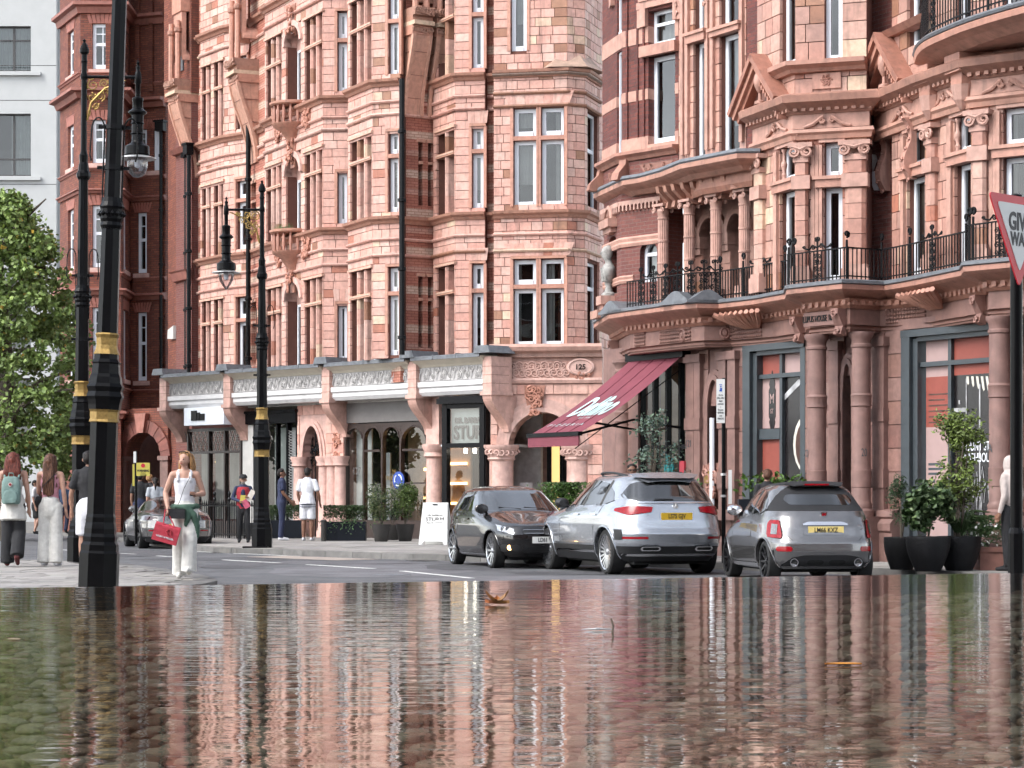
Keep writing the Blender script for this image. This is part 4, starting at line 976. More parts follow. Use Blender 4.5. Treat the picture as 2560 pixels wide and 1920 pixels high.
# pier with its bracket right of shop 3
q = MB(SF); q.lathe([(.3, 0), (.3, .3), (.24, .4), (.22, 2.3)], (SF.s(1086), .0, 0), 12); q.build('pier', 'terra_plain', tb, smooth=True)
q = MB(SF); q.lathe([(.22, 2.3), (.3, 2.36), (.27, 2.46), (.34, 2.6), (.34, 2.68)], (SF.s(1086), .0, 0), 12); q.build('capital', 'terra_plain', tb, smooth=True)
q = MB(SF); q.box(SF.s(1072), SF.s(1104), -.5, .1, 2.68, 3.95); q.build('pier_head', 'terra_plain', tb)
# shop 4: black framed corner shop
SG = Face(XY(1106, 37.75), XY(1212, 37.25)); SH = Face(XY(1212, 37.25), XY(1262, 37.6))
def front2(f, zt, stall, ztr, nm):
    q = MB(f); L = f.L
    for x in (0, L-.16): q.box(x, x+.16, -.14, .03, 0, zt)
    q.box(.16, L-.16, -.14, .02, 0, stall); q.box(.16, L-.16, -.14, .02, zt-.12, zt); q.box(.16, L-.16, -.12, .025, ztr-.06, ztr+.06); q.box(-.1, L+.08, -.16, .14, zt, zt+.14); q.box(-.05, L+.04, -.16, .09, zt+.14, zt+.2)
    o = q.build(nm, 'black_iron', tb)
    g = MB(f); g.add([(.1, -.06, stall), (L-.1, -.06, stall), (L-.1, -.06, zt-.1), (.1, -.06, zt-.1)], [(0, 1, 2, 3)]); g.build('pane', 'shop_glass', o, recalc=False)
    return o
o4 = front2(SG, 3.72, .45, 2.62, 'black_corner_shopfront'); o5 = front2(SH, 3.72, .45, 2.62, 'black_side_shopfront')
q = MB(SG); q.box(.16, SG.L-.16, -.3, -.2, 2.68, 3.6, col=(.82, .95, .95)); q.build('sign_panel', 'cream_paint', o4)
text('DR. BARBARA', .2, facemat(SG, SG.L*.58, -.17, 3.28), 'grey_fascia', o4, sx=.85, ext=.01, bold=.01); text('STURM', .5, facemat(SG, SG.L*.62, -.17, 2.95), 'grey_fascia', o4, sx=.78, ext=.01, bold=.012)
q = MB(SH); q.box(.16, SH.L-.12, -.1, -.08, 2.68, 3.6, col=(1.15, 1.15, 1.25)); q.build('sign_panel', 'cream_paint', o5)
mat('lit_white', (.7, .72, .72), .7); emit('spot', (1, .9, .75), 6)
q = MB(SG); q.box(-.2, SG.L+.2, -2.4, -2.3, 0, 3.6); q.box(-.2, SG.L+.2, -2.3, -.2, 2.6, 2.66); q.build('interior_wall', 'lit_white', o4)
for i in range(5):
    q = MB(SG); q.lathe([(.04, 0), (.05, .12), (.0, .12)], (.4+.3*i, -.5, 2.42), 8); q.build('spotlight', 'spot', o4)
for i in range(4): q = MB(SG); q.box(.9+.28*i, 1.1+.28*i, -1.4, -1.1, .45, .8+.28*i); q.build('display_stand', 'lit_white', o4)
q = MB(SH)
for k in range(12): a = 2*pi*k/12; q.tube([(SH.L*.45, -.3, 2.0), (SH.L*.45+.24*math.cos(a), -.3, 2.0+.24*math.sin(a))], .008, 4)
q.build('wall_star', 'silver', o5)
# ================================================================ ornate corner building, right
lb = thing('ornate_corner_building', 'ornate red brick and terracotta building with balcony, columns and pediments on the right', 'building', XY(2000, 26.5)+(0,))
PR = [(.455, .245, .19), (.49, .275, .215), (.42, .215, .165), (.52, .315, .25), (.40, .225, .18)]
RS = []
RW = Face(XY(1519, 29.4), XY(2523, 23.1)); RW = Face(RW(-.2, 0, 0)[:2], RW(RW.L+3.0, 0, 0)[:2])
BLu = [(1484, 29.9), (1519, 28.4), (1560, 28.0), (1688, 27.0), (1742, 26.75), (1796, 26.8), (1880, 26.3), (1962, 25.55), (1966, 25.0), (2105, 24.3), (2210, 24.5), (2240, 24.3), (2288, 23.9), (2402, 22.9), (2408, 22.5), (2523, 22.1), (2700, 20.9)]
BL = [XY(*p) for p in BLu]
def off(pl, d):
    out = []
    for i in range(len(pl)):
        a = Vector(pl[max(0, i-1)]); b = Vector(pl[min(len(pl)-1, i+1)]); t = (b-a).normalized(); out.append((pl[i][0]+t.y*d, pl[i][1]-t.x*d))
    return out
# ---- entablature and balcony slab above the shops
def sweep(name, pl, prof, matn, col=(1, 1, 1), parent=lb):
    q = MB(); cornice(q, pl, prof, col=col); return q.build(name, matn, parent)
sweep('balcony_lead', BL, [(-1.6, 4.88), (-.02, 4.88), (.03, 4.9), (.03, 4.95), (-.02, 4.97), (-1.6, 5.0)], 'lead')
sweep('balcony_edge', BL, [(-1.6, 4.66), (-.30, 4.66), (-.16, 4.72), (-.06, 4.76), (.0, 4.8), (.0, 4.88), (-1.6, 4.88)], 'terra_brown', (.80, .68, .62))
inner = off(BL, -.42)
sweep('bed_mould', inner, [(-1.2, 4.5), (.0, 4.5), (.05, 4.55), (.05, 4.6), (.12, 4.66), (-1.2, 4.66)], 'terra_brown', (.72, .58, .5))
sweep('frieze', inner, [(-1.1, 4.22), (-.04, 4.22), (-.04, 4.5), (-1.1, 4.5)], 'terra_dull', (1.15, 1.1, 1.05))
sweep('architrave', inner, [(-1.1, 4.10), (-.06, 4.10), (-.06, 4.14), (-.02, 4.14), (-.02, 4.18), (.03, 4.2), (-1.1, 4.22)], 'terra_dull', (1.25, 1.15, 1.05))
# dentils, frieze flutes and swags
q = MB(); w2 = walk(off(BL, -.38), .085)
for i in range(len(w2)-1):
    if i % 2 == 0 or not (1480 < 1280+F*w2[i][0]/w2[i][1] < 2560): continue
    f = Face(w2[i], w2[i+1]); q.fr = f; q.box(0, f.L, -.05, .06, 4.56, 4.64, col=(.85, .72, .64))
q.build('dentils', 'terra_brown', lb, kind='stuff')
q = MB(); w2 = walk(off(BL, -.45), .06)
for i in range(len(w2)-1):
    u = 1280+F*w2[i][0]/w2[i][1]
    if 1586 < u < 1612 or 1650 < u < 1724 or 1824 < u < 1905 or 2212 < u < 2315 or 1700 < u < 1722:
        f = Face(w2[i], w2[i+1]); q.fr = f
        for z in (4.24, 4.31, 4.38, 4.45): q.lathe([(.012, 0), (.026, .02), (.012, .05)], (f.L/2, .015, z), 5, col=(1.2, 1.12, 1.05))
q.build('frieze_buds', 'terra_dull', lb, kind='stuff')
def on_bl(u, d=-.45):          # a little facing plane on the frieze at photo column u
    pl = off(BL, d)
    for a, b in zip(pl, pl[1:]):
        f = Face(a, b); s_ = f.s(u)
        if -.02 <= s_ <= f.L+.02: return f, s_
    return Face(pl[-2], pl[-1]), 0
for u in (1545, 2004, 2106, 2458):    # scroll consoles on the frieze
    f, s_ = on_bl(u); q = MB(f); q.prism([(s_-.1, .0, 4.02), (s_-.1, .13, 4.06), (s_-.1, .08, 4.2), (s_-.1, .2, 4.42), (s_-.1, .2, 4.5), (s_-.1, .0, 4.5)], (.2, 0, 0), col=(1.1, 1.0, .95)); q.col = (1.15, 1.05, 1)
    for z, r in ((4.4, .08), (4.1, .06)): q.spiral((s_, z), r, 1.5, .025, 0, 1, d=.2 if z > 4.3 else .14, n=10)
    q.build('scroll_console', 'terra_dull', lb, smooth=True)
for u, tx in ((2054, 'LUPUS HOUSE 1889'),):
    f, s_ = on_bl(u); q = MB(f); q.box(s_-.42, s_+.42, -.02, .05, 4.24, 4.48, col=(.95, .9, .88)); o = q.build('name_panel', 'terra_dull', lb); text(tx, .16, facemat(f, s_, .055, 4.36), 'terra_dull', o, sx=.62, ext=.012)
for u in (1708, 1812):               # roundels
    f, s_ = on_bl(u); q = MB(f); q.lathe([(.12, 0), (.12, .03), (.09, .05), (.07, .02), (.04, .05), (.0, .05)], (s_, .0, 4.36), 16, ax='y', rx=.9, ry=1.1, col=(1.15, 1.05, 1)); q.build('roundel', 'terra_dull', lb, smooth=True)
for u in (1880, 2340):               # acanthus brackets under the balcony
    f, s_ = on_bl(u, -.4); q = MB(f)
    for k in range(9):
        t = (k-4)/4; q.tube([(s_+t*.18, .0, 4.42), (s_+t*.42, .2, 4.55), (s_+t*.62, .42, 4.68)], [.03, .06, .05], 6, col=(.9, .75, .66))
    q.build('acanthus_bracket', 'terra_brown', lb, smooth=True)
for u in (1519+8, 1690, 1770):            # lead hoods over the little curved pediments of the edge
    f, s_ = on_bl(u, .0); q = MB(f); n = 10; w_ = .42 if u > 1600 else .5
    pr = [(s_-w_+2*w_*i/n, 4.95+.2*(.5-.5*math.cos(2*pi*i/n))) for i in range(n+1)]
    q.prism([(x, -.9, z) for x, z in pr]+[(pr[-1][0], -.9, 4.9), (pr[0][0], -.9, 4.9)], (0, .93, 0)); q.build('lead_hood', 'lead', lb)
# ---- ground floor wall with openings
g = RW.s; zR = lambda u, v: RW.z(u, v)
ops = [(g(1592), g(1722), .5, 3.9), (g(1772), g(1804), .3, 3.0), (g(1858), g(2012), .25, 4.12), (g(2112), g(2133), 0, 3.4), (g(2254), g(2500), .35, 4.12)]
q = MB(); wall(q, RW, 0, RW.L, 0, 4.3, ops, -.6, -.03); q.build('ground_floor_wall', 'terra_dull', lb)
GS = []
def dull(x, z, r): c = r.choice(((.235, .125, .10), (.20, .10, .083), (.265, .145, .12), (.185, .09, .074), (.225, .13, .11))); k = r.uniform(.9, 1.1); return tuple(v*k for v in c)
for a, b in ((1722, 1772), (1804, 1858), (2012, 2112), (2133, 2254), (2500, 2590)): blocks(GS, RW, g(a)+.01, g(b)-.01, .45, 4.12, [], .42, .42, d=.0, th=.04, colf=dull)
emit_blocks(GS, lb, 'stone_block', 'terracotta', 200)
sweep('plinth', [RW(g(1722), 0, 0)[:2], RW(g(1858), 0, 0)[:2]], [(-.1, .1), (.16, .1), (.16, .38), (.1, .46), (-.1, .5)], 'terra_dull'); sweep('plinth', [RW(g(2012), 0, 0)[:2], RW(g(2254), 0, 0)[:2]], [(-.1, .1), (.22, .1), (.22, .62), (.26, .66), (.26, .78), (.18, .86), (.22, .9), (.2, 1.0), (-.1, 1.05)], 'terra_dull')
sweep('plinth', [RW(g(2495), 0, 0)[:2], RW(g(2650), 0, 0)[:2]], [(-.1, .1), (.22, .1), (.22, .62), (.26, .66), (.26, .78), (.18, .86), (-.1, 1.0)], 'terra_dull')
# arch with oval niche left of the grey shopfront, arched doorway between the columns
for (u0, u1, zs, rise) in ((1774, 1803, 2.95, .55), (2112, 2134, 3.0, .6)):
    q = MB(RW); a, b = g(u0), g(u1)
    for w_, d in ((.1, .06), (.2, .03)): arch_ring(q, a, b, zs, rise, w_, -.3, d, 14, legs=1.6 if u0 < 1800 else 2.5)
    q.build('arch_moulding', 'terra_dull', lb)
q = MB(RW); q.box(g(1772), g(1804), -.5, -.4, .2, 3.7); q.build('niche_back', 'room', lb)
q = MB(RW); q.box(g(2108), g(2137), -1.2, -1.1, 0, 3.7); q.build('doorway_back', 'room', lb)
carving(lb, RW, g(1784), 1.55, .55, .7, .08, 'carved_bracket', 20, (.36, .18, .14))
# columns and pilasters
def column(f, s_, d, r, z0, z1, name='column', ring=True):
    q = MB(f); q.lathe([(r*1.35, z0), (r*1.35, z0+.1), (r*1.12, z0+.14), (r*1.2, z0+.2), (r*1.04, z0+.25), (r*1.01, z0+.27), (r, z1-.28), (r*1.12, z1-.26), (r*1.12, z1-.22), (r, z1-.2), (r*1.05, z1-.12), (r*1.32, z1-.06), (r*1.32, z1)], (s_, d, 0), 20)
    if ring:
        for z in (z0+(z1-z0)*.60,): q.lathe([(r*1.0, z-.02), (r*1.12, z), (r*1.08, z+.03), (r*1.10, z+.16), (r*1.15, z+.18), (r*1.0, z+.22)], (s_, d, 0), 20)
        q.lathe([(r, z0+.5), (r*1.07, z0+.51), (r*1.07, z0+.8), (r, z0+.81)], (s_, d, 0), 20)
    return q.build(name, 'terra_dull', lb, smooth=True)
for u, num in ((2042, '20'), (2153, '20'), (2499, '9A')):
    f, s_ = on_bl(u, -.55); s_ = f.s(u); column(f, s_, 0, .165, .9, 4.1); q = MB(f); q.box(s_-.26, s_+.26, -.26, .26, .1, .9); q.build('pedestal', 'terra_dull', lb)
    text(num, .2, facemat(f, s_-.1, .172, 2.0), 'dark_grey', lb, sx=.7, name='house_number')
for u, w_ in ((2094, .13), (2206, .15), (1734, .13), (1815, .11), (1752, .1), (1838, .12), (2541, .14)):
    q = MB(RW); s_ = g(u); q.box(s_-w_, s_+w_, -.05, .10, .9, 3.86); q.box(s_-w_-.04, s_+w_+.04, -.05, .14, 3.86, 4.02); q.box(s_-w_-.02, s_+w_+.02, -.05, .125, 2.55, 2.78); q.box(s_-w_-.02, s_+w_+.02, -.05, .125, 1.4, 1.72); q.box(s_-w_-.05, s_+w_+.05, -.05, .15, .8, 1.0); q.build('pilaster', 'terra_dull', lb)
text('121', .2, facemat(RW, g(1732), .105, zR(1732, 1110)), 'dark_grey', lb, sx=.7, name='house_number')
f, s_ = on_bl(1560, -.5); column(f, f.s(1562), 0, .2, .9, 4.05); column(f, f.s(1530), -.2, .15, .9, 4.05); q = MB(f); q.box(f.s(1562)-.3, f.s(1562)+.3, -.3, .3, .1, .9); q.build('pedestal', 'terra_dull', lb)
# restaurant front under the awning
q = MB(RW); a, b = g(1592), g(1722); q.box(a, b, -.2, -.1, .5, .9); q.box(a, b, -.2, -.1, 2.2, 2.28)
for i in range(5): x = a+(b-a)*i/4; q.box(x-.035, x+.035, -.2, -.09, .9, 3.9)
rf = q.build('restaurant_front', 'black_iron', lb); q = MB(RW); q.add([(a, -.15, .5), (b, -.15, .5), (b, -.15, 3.9), (a, -.15, 3.9)], [(0, 1, 2, 3)]); q.build('pane', 'shop_glass', rf, recalc=False)
q = MB(RW); q.box(a-.3, b+.3, -2.6, -2.5, 0, 4.2); q.box(a-.3, b+.3, -2.5, -.62, 3.95, 4.0); q.box(a-.4, a-.31, -2.6, -.62, 0, 4.2); q.build('interior_wall', 'shop_wall', rf)
mat('teal_neon', (.02, .35, .35), .4); q = MB(RW)
q.tube([(g(1658), -.05, 1.9), (g(1660), -.05, 1.55), (g(1668), -.05, 1.5), (g(1672), -.05, 1.75), (g(1676), -.05, 2.0), (g(1680), -.05, 1.55), (g(1690), -.05, 1.7), (g(1694), -.05, 1.5), (g(1702), -.05, 1.72), (g(1708), -.05, 1.5)], .03, 5); q.build('script_sign', 'teal_neon', rf)
q = MB(RW); q.box(g(1660), g(1668), -.06, -.04, 1.7, 2.1); q.build('script_sign', 'teal_neon', rf)
mat('sign_red', (.45, .02, .04), .4); q = MB(RW); q.box(g(1713), g(1725), .1, .14, 1.5, 1.95); q.build('red_plaque', 'sign_red', lb)
# grey shopfronts with printed panels
mat('panel_red', (.25, .06, .042), .6, namp=.1); mat('panel_pink', (.36, .245, .23), .6, namp=.06); mat('print_black', (.012, .01, .011), .25, namp=.2)
mat('print_silver', (.40, .40, .41), .3, namp=.6, nscale=5); mat('print_brown', (.07, .03, .02), .35, namp=.5); mat('print_blue', (.05, .06, .22), .4); mat('print_cream', (.6, .57, .5), .5)
def panel(parent, u0, u1, z0, z1, m_, d=-.2, name='printed_panel'):
    q = MB(RW); q.box(RW.s(u0), RW.s(u1), d-.02, d, z0, z1); return q.build(name, m_, parent)
def grey_front(u0, u1, us, label):
    q = MB(RW); a, b = g(u0), g(u1); q.box(a, a+.22, -.3, .02, .25, 4.1); q.box(a+.22, a+.34, -.3, -.06, .25, 3.95); q.box(a, b, -.3, .03, 3.98, 4.1); q.box(a+.34, b, -.3, -.05, 3.9, 3.98); q.box(a+.34, b, -.29, -.1, .25, .5)
    q.box(b-.14, b, -.3, .0, .25, 3.98); zt = zR(1910, 940); q.box(a+.34, b-.14, -.28, -.12, zt-.04, zt+.04)
    for u in us: x = g(u); q.box(x-.04, x+.04, -.27, -.13, .5, 3.9)
    return q.build('grey_shopfront', 'dark_grey', lb, label=label)
s1_ = grey_front(1858, 2012, (1938,), 'slate grey shopfront with a dark poster and red and pink panels')
zt = zR(1910, 940); panel(s1_, 1886, 1936, zt, 3.9, 'panel_red'); panel(s1_, 1940, 2008, zt, 3.9, 'panel_pink'); pm = panel(s1_, 1884, 1936, zR(1910, 1070), zt, 'panel_pink'); panel(s1_, 1884, 1936, .5, zR(1910, 1098), 'panel_red')
q = MB(RW); q.box(g(1884), g(1936), -.28, -.12, zR(1910, 1098), zR(1910, 1072)); q.build('rail', 'dark_grey', s1_)
po = panel(s1_, 1940, 2008, .5, zt, 'print_black', name='poster')
sc_ = g(1910); zc = zR(1910, 1008); q = MB(RW); q.prism([(sc_-.09, -.198, zc-.35), (sc_, -.198, zc-.62), (sc_+.09, -.198, zc-.35), (sc_+.07, -.198, zc-.3), (sc_+.1, -.198, zc-.25), (sc_+.1, -.198, zc+.25), (sc_+.07, -.198, zc+.3), (sc_+.09, -.198, zc+.36), (sc_, -.198, zc+.62), (sc_-.09, -.198, zc+.36), (sc_-.07, -.198, zc+.3), (sc_-.1, -.198, zc+.25), (sc_-.1, -.198, zc-.25), (sc_-.07, -.198, zc-.3)], (0, .01, 0)); lz = q.build('lozenge', 'print_black', pm)
text('M', .26, facemat(RW, sc_, -.185, zc+.08), 'panel_pink', lz, sx=.7); text('ST', .13, facemat(RW, sc_, -.185, zc-.15), 'panel_pink', lz, sx=.7)
q = MB(RW); q.prism([(g(1941), -.195, zR(1941, 985)), (g(1941), -.195, zR(1941, 1000)), (g(1992), -.195, zR(1992, 948)), (g(1975), -.195, zR(1975, 948))], (0, .004, 0)); q.build('poster_print', 'print_silver', po)
q = MB(RW); c0 = (g(1998), zR(1998, 1110)); n = 20; q.prism([(c0[0]+.42*math.cos(2*pi*i/n), -.195, c0[1]+.55*math.sin(2*pi*i/n)) for i in range(n)], (0, .004, 0)); q.build('poster_print', 'print_cream', po)
q = MB(RW); q.prism([(c0[0]+.03+.38*math.cos(2*pi*i/n), -.192, c0[1]-.02+.5*math.sin(2*pi*i/n)) for i in range(n)], (0, .004, 0)); q.build('poster_print', 'print_brown', po)
q = MB(RW); q.prism([(g(1988), -.188, zR(1988, 1050)), (g(2008), -.188, zR(2008, 1040)), (g(2008), -.188, zR(2008, 1072)), (g(1990), -.188, zR(1990, 1085))], (0, .004, 0)); q.build('poster_print', 'print_blue', po)
q = MB(RW); q.box(g(1984), g(1989), -.189, -.184, zR(1986, 1150), zR(1986, 1070)); q.build('poster_print', 'gold', po)
q = MB(RW)
for i in range(26): x0 = g(1942+R_.uniform(0, 40)); q.tube([(x0, -.19, .5+R_.uniform(0, .3)), (x0+R_.uniform(-.1, .2), -.19, .9+R_.uniform(0, .5))], .012, 4)
q.build('poster_print', 'print_silver', po)
s2_ = grey_front(2254, 2500, (2359,), 'slate grey shopfront with red and pink panels and white lettering')
z2 = zR(2320, 941); panel(s2_, 2293, 2357, z2, 3.9, 'panel_pink'); panel(s2_, 2361, 2490, z2, 3.9, 'panel_red'); zq = zR(2320, 1067); pr_ = panel(s2_, 2293, 2357, zq, z2, 'panel_red'); pp_ = panel(s2_, 2293, 2357, .5, zq, 'panel_pink'); pb = panel(s2_, 2361, 2490, .5, z2, 'print_black', name='poster')
for i in range(6):
    q = MB(RW); q.box(g(2300), g(2300+R_.choice((20, 40, 48))), -.198, -.196, zR(2320, 985+14*i)-.012, zR(2320, 985+14*i)+.012); q.build('small_print', 'print_brown', pr_)
for i, v in enumerate((1160, 1172, 1184, 1203, 1220)):
    q = MB(RW); q.box(g(2299), g((2340, 2340, 2326, 2316, 2350)[i]), -.198, -.196, zR(2320, v)-.02, zR(2320, v)+.02); q.build('small_print', 'dark_grey', pp_)
text('MOUNT STREET', .22, facemat(RW, g(2382), -.19, zR(2420, 1116)), 'white_paint', pb, sx=.62, align='LEFT'); text('NEIGHBOURHOOD', .22, facemat(RW, g(2382), -.19, zR(2420, 1145)), 'white_paint', pb, sx=.62, align='LEFT')
for i in range(7):      # printed striped awning
    u = 2394+i*12; q = MB(RW); q.prism([(g(u), -.197, zR(u, 940)), (g(u+6), -.197, zR(u+6, 940)), (g(u+7+i), -.197, zR(u+6, 958+i*5)), (g(u+4+i), -.197, zR(u+6, 962+i*5)), (g(u+1+i), -.197, zR(u, 954+i*5))], (0, .004, 0)); q.build('poster_print', 'print_cream', pb)
for (u0, u1, v0, v1) in ((2362, 2394, 1020, 1030), (2393, 2395, 945, 1240), (2426, 2429, 960, 1240), (2375, 2378, 1000, 1010)):
    q = MB(RW); q.box(g(u0), g(u1), -.197, -.192, zR(u0, v1), zR(u0, v0)); q.build('poster_print', 'print_silver', pb)
q = MB(RW)
for i in range(30): x0 = g(2395+R_.uniform(0, 90)); z0 = .5+R_.uniform(0, .9); q.tube([(x0, -.19, z0), (x0+R_.uniform(-.06, .1), -.19, z0+.35)], .009, 4)
q.build('poster_print', 'print_silver', pb)
# black inspection panel, downpipe
q = MB(RW); q.box(g(1773), g(1790), .02, .12, zR(1780, 1208), zR(1780, 1178)); q.build('entry_phone', 'gold', lb)
q = MB(RW); q.lathe([(.05, .1), (.05, zR(1790, 1045))], (g(1791), .1, 0), 8); q.build('drainpipe', 'white_paint', lb)

# ---- first floor: brick turret with niche, loggia
def brick_face(f, s0, s1, z0, z1, ops, m_, d1=0.0, d0=-.5, name='wall'):
    q = MB(); wall(q, f, s0, s1, z0, z1, ops, d0, d1); return q.build(name, m_, lb)
RA0 = FU(1510, 29.6, 1553, 28.75); RA = FU(1553, 28.75, 1662, 28.15)
aw0, aw1 = RA.s(1601), RA.s(1644); wz0 = RA.z(1620, 705); wz1 = RA.z(1620, 632); ar = (aw1-aw0)/2
brick_face(RA, 0, RA.L, 4.9, 7.4, [(aw0, aw1, wz0, wz1+ar)], 'brick_mauve'); q = MB(RA); arch_fill(q, aw0, aw1, wz1, ar, wz1+ar, -.5, 0); q.build('arch_spandrel', 'brick_mauve', lb)
window(lb, RA, aw0, aw1, wz0, wz1, .12, .07, bars=[(wz1-.02, .07)], arch=ar, curtain='blind')
q = MB(RA); arch_ring(q, aw0, aw1, wz1, ar, .13, -.1, .015, legs=.8); q.build('brick_arch', 'brick_mauve', lb)
nz0, nz1 = 5.4, 6.4; ns0, ns1 = RA0.L*.25, RA0.L*.75
brick_face(RA0, 0, RA0.L, 4.9, 7.4, [(ns0, ns1, nz0, nz1+.2)], 'brick_mauve'); q = MB(RA0); arch_fill(q, ns0, ns1, nz1, .2, nz1+.2, -.5, 0); q.box(ns0-.1, ns1+.1, -.5, -.35, nz0, nz1+.3); q.build('niche', 'brick_mauve', lb)
for z, h, d in ((6.28, .2, .03), (5.55, .16, .02)):
    sweep('terracotta_band', [RA0(0, 0, 0)[:2], RA0(RA0.L, 0, 0)[:2], RA(RA.L*(1 if z > 6 else .3), 0, 0)[:2]], [(-.05, z), (d, z), (d+.02, z+h*.3), (d, z+h*.5), (d+.02, z+h*.8), (d, z+h), (-.05, z+h)], 'terra_brown', (1, .95, .92))
q = MB(RA0); q.lathe([(.3, 0), (.3, .1), (.22, .12), (.22, .05)], (RA0.L*.5, .0, 6.92), 20, ax='y', col=(1, .95, .92)); q.box(RA0.L*.5-.38, RA0.L*.5+.38, 0, .2, 6.75, 6.92, col=(1, .95, .92)); q.box(RA0.L*.5-.3, RA0.L*.5+.3, 0, .12, 6.65, 6.75, col=(1, .95, .92)); q.build('shell_hood', 'terra_brown', lb)
# bust standing in the niche
f = RA0; mat('bust_stone', (.34, .33, .31), .7, nscale=14, namp=.45, dirt=.3)
bp = f(RA0.L*.5, .08, 0); bu = thing('stone_bust', 'weathered pale stone bust on a bracket in the brick niche', 'bust', (bp[0], bp[1], 5.12))
def loftbust():
    B = 5.36; q = MB(); q.lathe([(.15, 0), (.15, .05), (.09, .09), (.065, .2), (.09, .26)], (bp[0], bp[1], B), 12)
    rows = [(.05, .05, .25, 0), (.13, .10, .32, 0), (.20, .14, .42, 0), (.235, .15, .52, 0), (.21, .14, .58, 0), (.12, .11, .63, 0), (.07, .075, .68, 0), (.066, .07, .73, -.01), (.075, .085, .76, -.03), (.085, .11, .82, -.035), (.092, .12, .9, -.03), (.09, .118, .97, -.02), (.065, .085, 1.02, -.01), (.02, .02, 1.045, 0)]
    v = []; F_ = []
    for (rx, ry, z, dx) in rows:
        for k in range(16): a = 2*pi*k/16; v.append((bp[0]+dx+ry*math.cos(a), bp[1]+rx*math.sin(a), B+z))
    for i in range(len(rows)-1):
        for k in range(16): F_.append((i*16+k, i*16+(k+1) % 16, (i+1)*16+(k+1) % 16, (i+1)*16+k))
    q.add(v, F_); q.tube([(bp[0]-.13, bp[1], B+.93), (bp[0]-.165, bp[1], B+.87), (bp[0]-.13, bp[1], B+.85)], .016, 6)
    for k in range(5): a = -1+.5*k; q.tube([(bp[0]-.13*math.cos(a), bp[1]+.2*math.sin(a), B+.3), (bp[0]-.15*math.cos(a*.7), bp[1]+.2*math.sin(a*.6), B+.58)], .02, 5)
    return q
loftbust().build('figure', 'bust_stone', bu, smooth=True)
q = MB(f); q.box(RA0.L*.5-.2, RA0.L*.5+.2, -.15, .3, 5.18, 5.36); q.box(RA0.L*.5-.15, RA0.L*.5+.15, -.15, .24, 5.06, 5.18); q.box(RA0.L*.5-.28, RA0.L*.5+.28, -.15, .4, 4.9, 5.06, col=(.9, .85, .8)); q.build('bust_bracket', 'terra_brown', lb)
q = MB(); w2 = walk([RA0(0, .03, 0)[:2], RA0(RA0.L, .03, 0)[:2], RA(RA.L, .03, 0)[:2]], .11)       # corbel table of little arches
for i in range(len(w2)-1):
    ff_ = Face(w2[i], w2[i+1]); q.fr = ff_; arch_fill(q, .02, ff_.L-.02, 7.08, .04, 7.2, -.05, .06, 6); q.box(-.02, .02, -.05, .06, 7.0, 7.2)
q.build('corbel_table', 'terra_brown', lb, kind='stuff')
# loggia: four fluted columns, arches behind, scrolled brackets above
LG = FU(1655, 28.0, 1868, 26.6); LB = Face(LG(-.4, -.9, 0)[:2], LG(LG.L+.5, -.9, 0)[:2])
def fluted(f, s_, r, z0, z1):
    n = 36; q = MB(f); v = []; F_ = []; zs_ = [z0, z0+.62, z0+.625, z0+.66, z0+.665, z0+1.05, z0+1.055, z0+1.09, z0+1.095, z1-.3, z1-.295, z1-.26]; 
    for z in zs_:
        band = (z0+.622 < z < z0+.662) or (z0+1.052 < z < z0+1.092) or z > z1-.297
        for k in range(n): a = 2*pi*k/n; rr = r*1.1 if band else r*(1 if k % 2 else .9); v.append((s_+rr*math.cos(a), rr*math.sin(a), z))
    m_ = len(zs_)
    for i in range(m_-1):
        for k in range(n): F_.append((i*n+k, i*n+(k+1) % n, (i+1)*n+(k+1) % n, (i+1)*n+k))
    q.add(v, F_); o = q.build('fluted_column', 'terra_brown', lb)
    c = MB(f); c.lathe([(r*.95, z1-.26), (r*1.2, z1-.14), (r*1.1, z1-.1)], (s_, 0, 0), 16); c.box(s_-r*1.7, s_+r*1.7, -r*1.4, r*1.4, z1-.05, z1)
    for e in (-1, 1):
        for dd in (-.8, .95): c.spiral((s_+e*r*1.35, z1-.12), r*.55, 1.6, .022, pi/2, e, d=r*dd*1.3, n=12)
    c.build('capital', 'terra_brown', lb)
    q = MB(f); q.box(s_-r*1.5, s_+r*1.5, -r*1.3, r*1.3, 4.95, z0-.1); q.box(s_-r*1.3, s_+r*1.3, -r*1.2, r*1.2, z0-.1, z0); q.build('column_base', 'terra_brown', lb)
lcol = [LG.s(u) for u in (1658, 1723, 1790, 1861)]
for s_ in lcol: fluted(LG, s_, .105, 5.2, 7.0)
q = MB(LB); ops = []; e = [LB.s(u) for u in (1690, 1735, 1757, 1803, 1826, 1868)]
ops = [(e[0], e[1], 5.0, 6.75), (e[2], e[3], 5.0, 6.75), (e[4], e[5], 5.0, 6.75)]
q2 = MB(); wall(q2, LB, 0, LB.L, 4.9, 7.5, ops, -.4, -.02)
for o in ops: arch_fill(q2, o[0], o[1], 6.4, .35, 6.76, -.4, -.02)
q2.build('loggia_wall', 'terra_brown', lb); LS = []; blocks(LS, LB, 0, LB.L, 5.0, 6.35, ops, .27, .35, colf=lambda x, z, r: pick(r, .2, PR)); emit_blocks(LS, lb, 'terracotta_block', 'terracotta', 60)
for o in ops:
    q = MB(LB); [arch_ring(q, o[0], o[1], 6.4, .35, w_, -.3, d, 14) for w_, d in ((.08, .1), (.17, .06))]; q.build('arch_moulding', 'terra_brown', lb); window(lb, LB, o[0], o[1], o[2], 6.4, .3, .06, arch=.35)
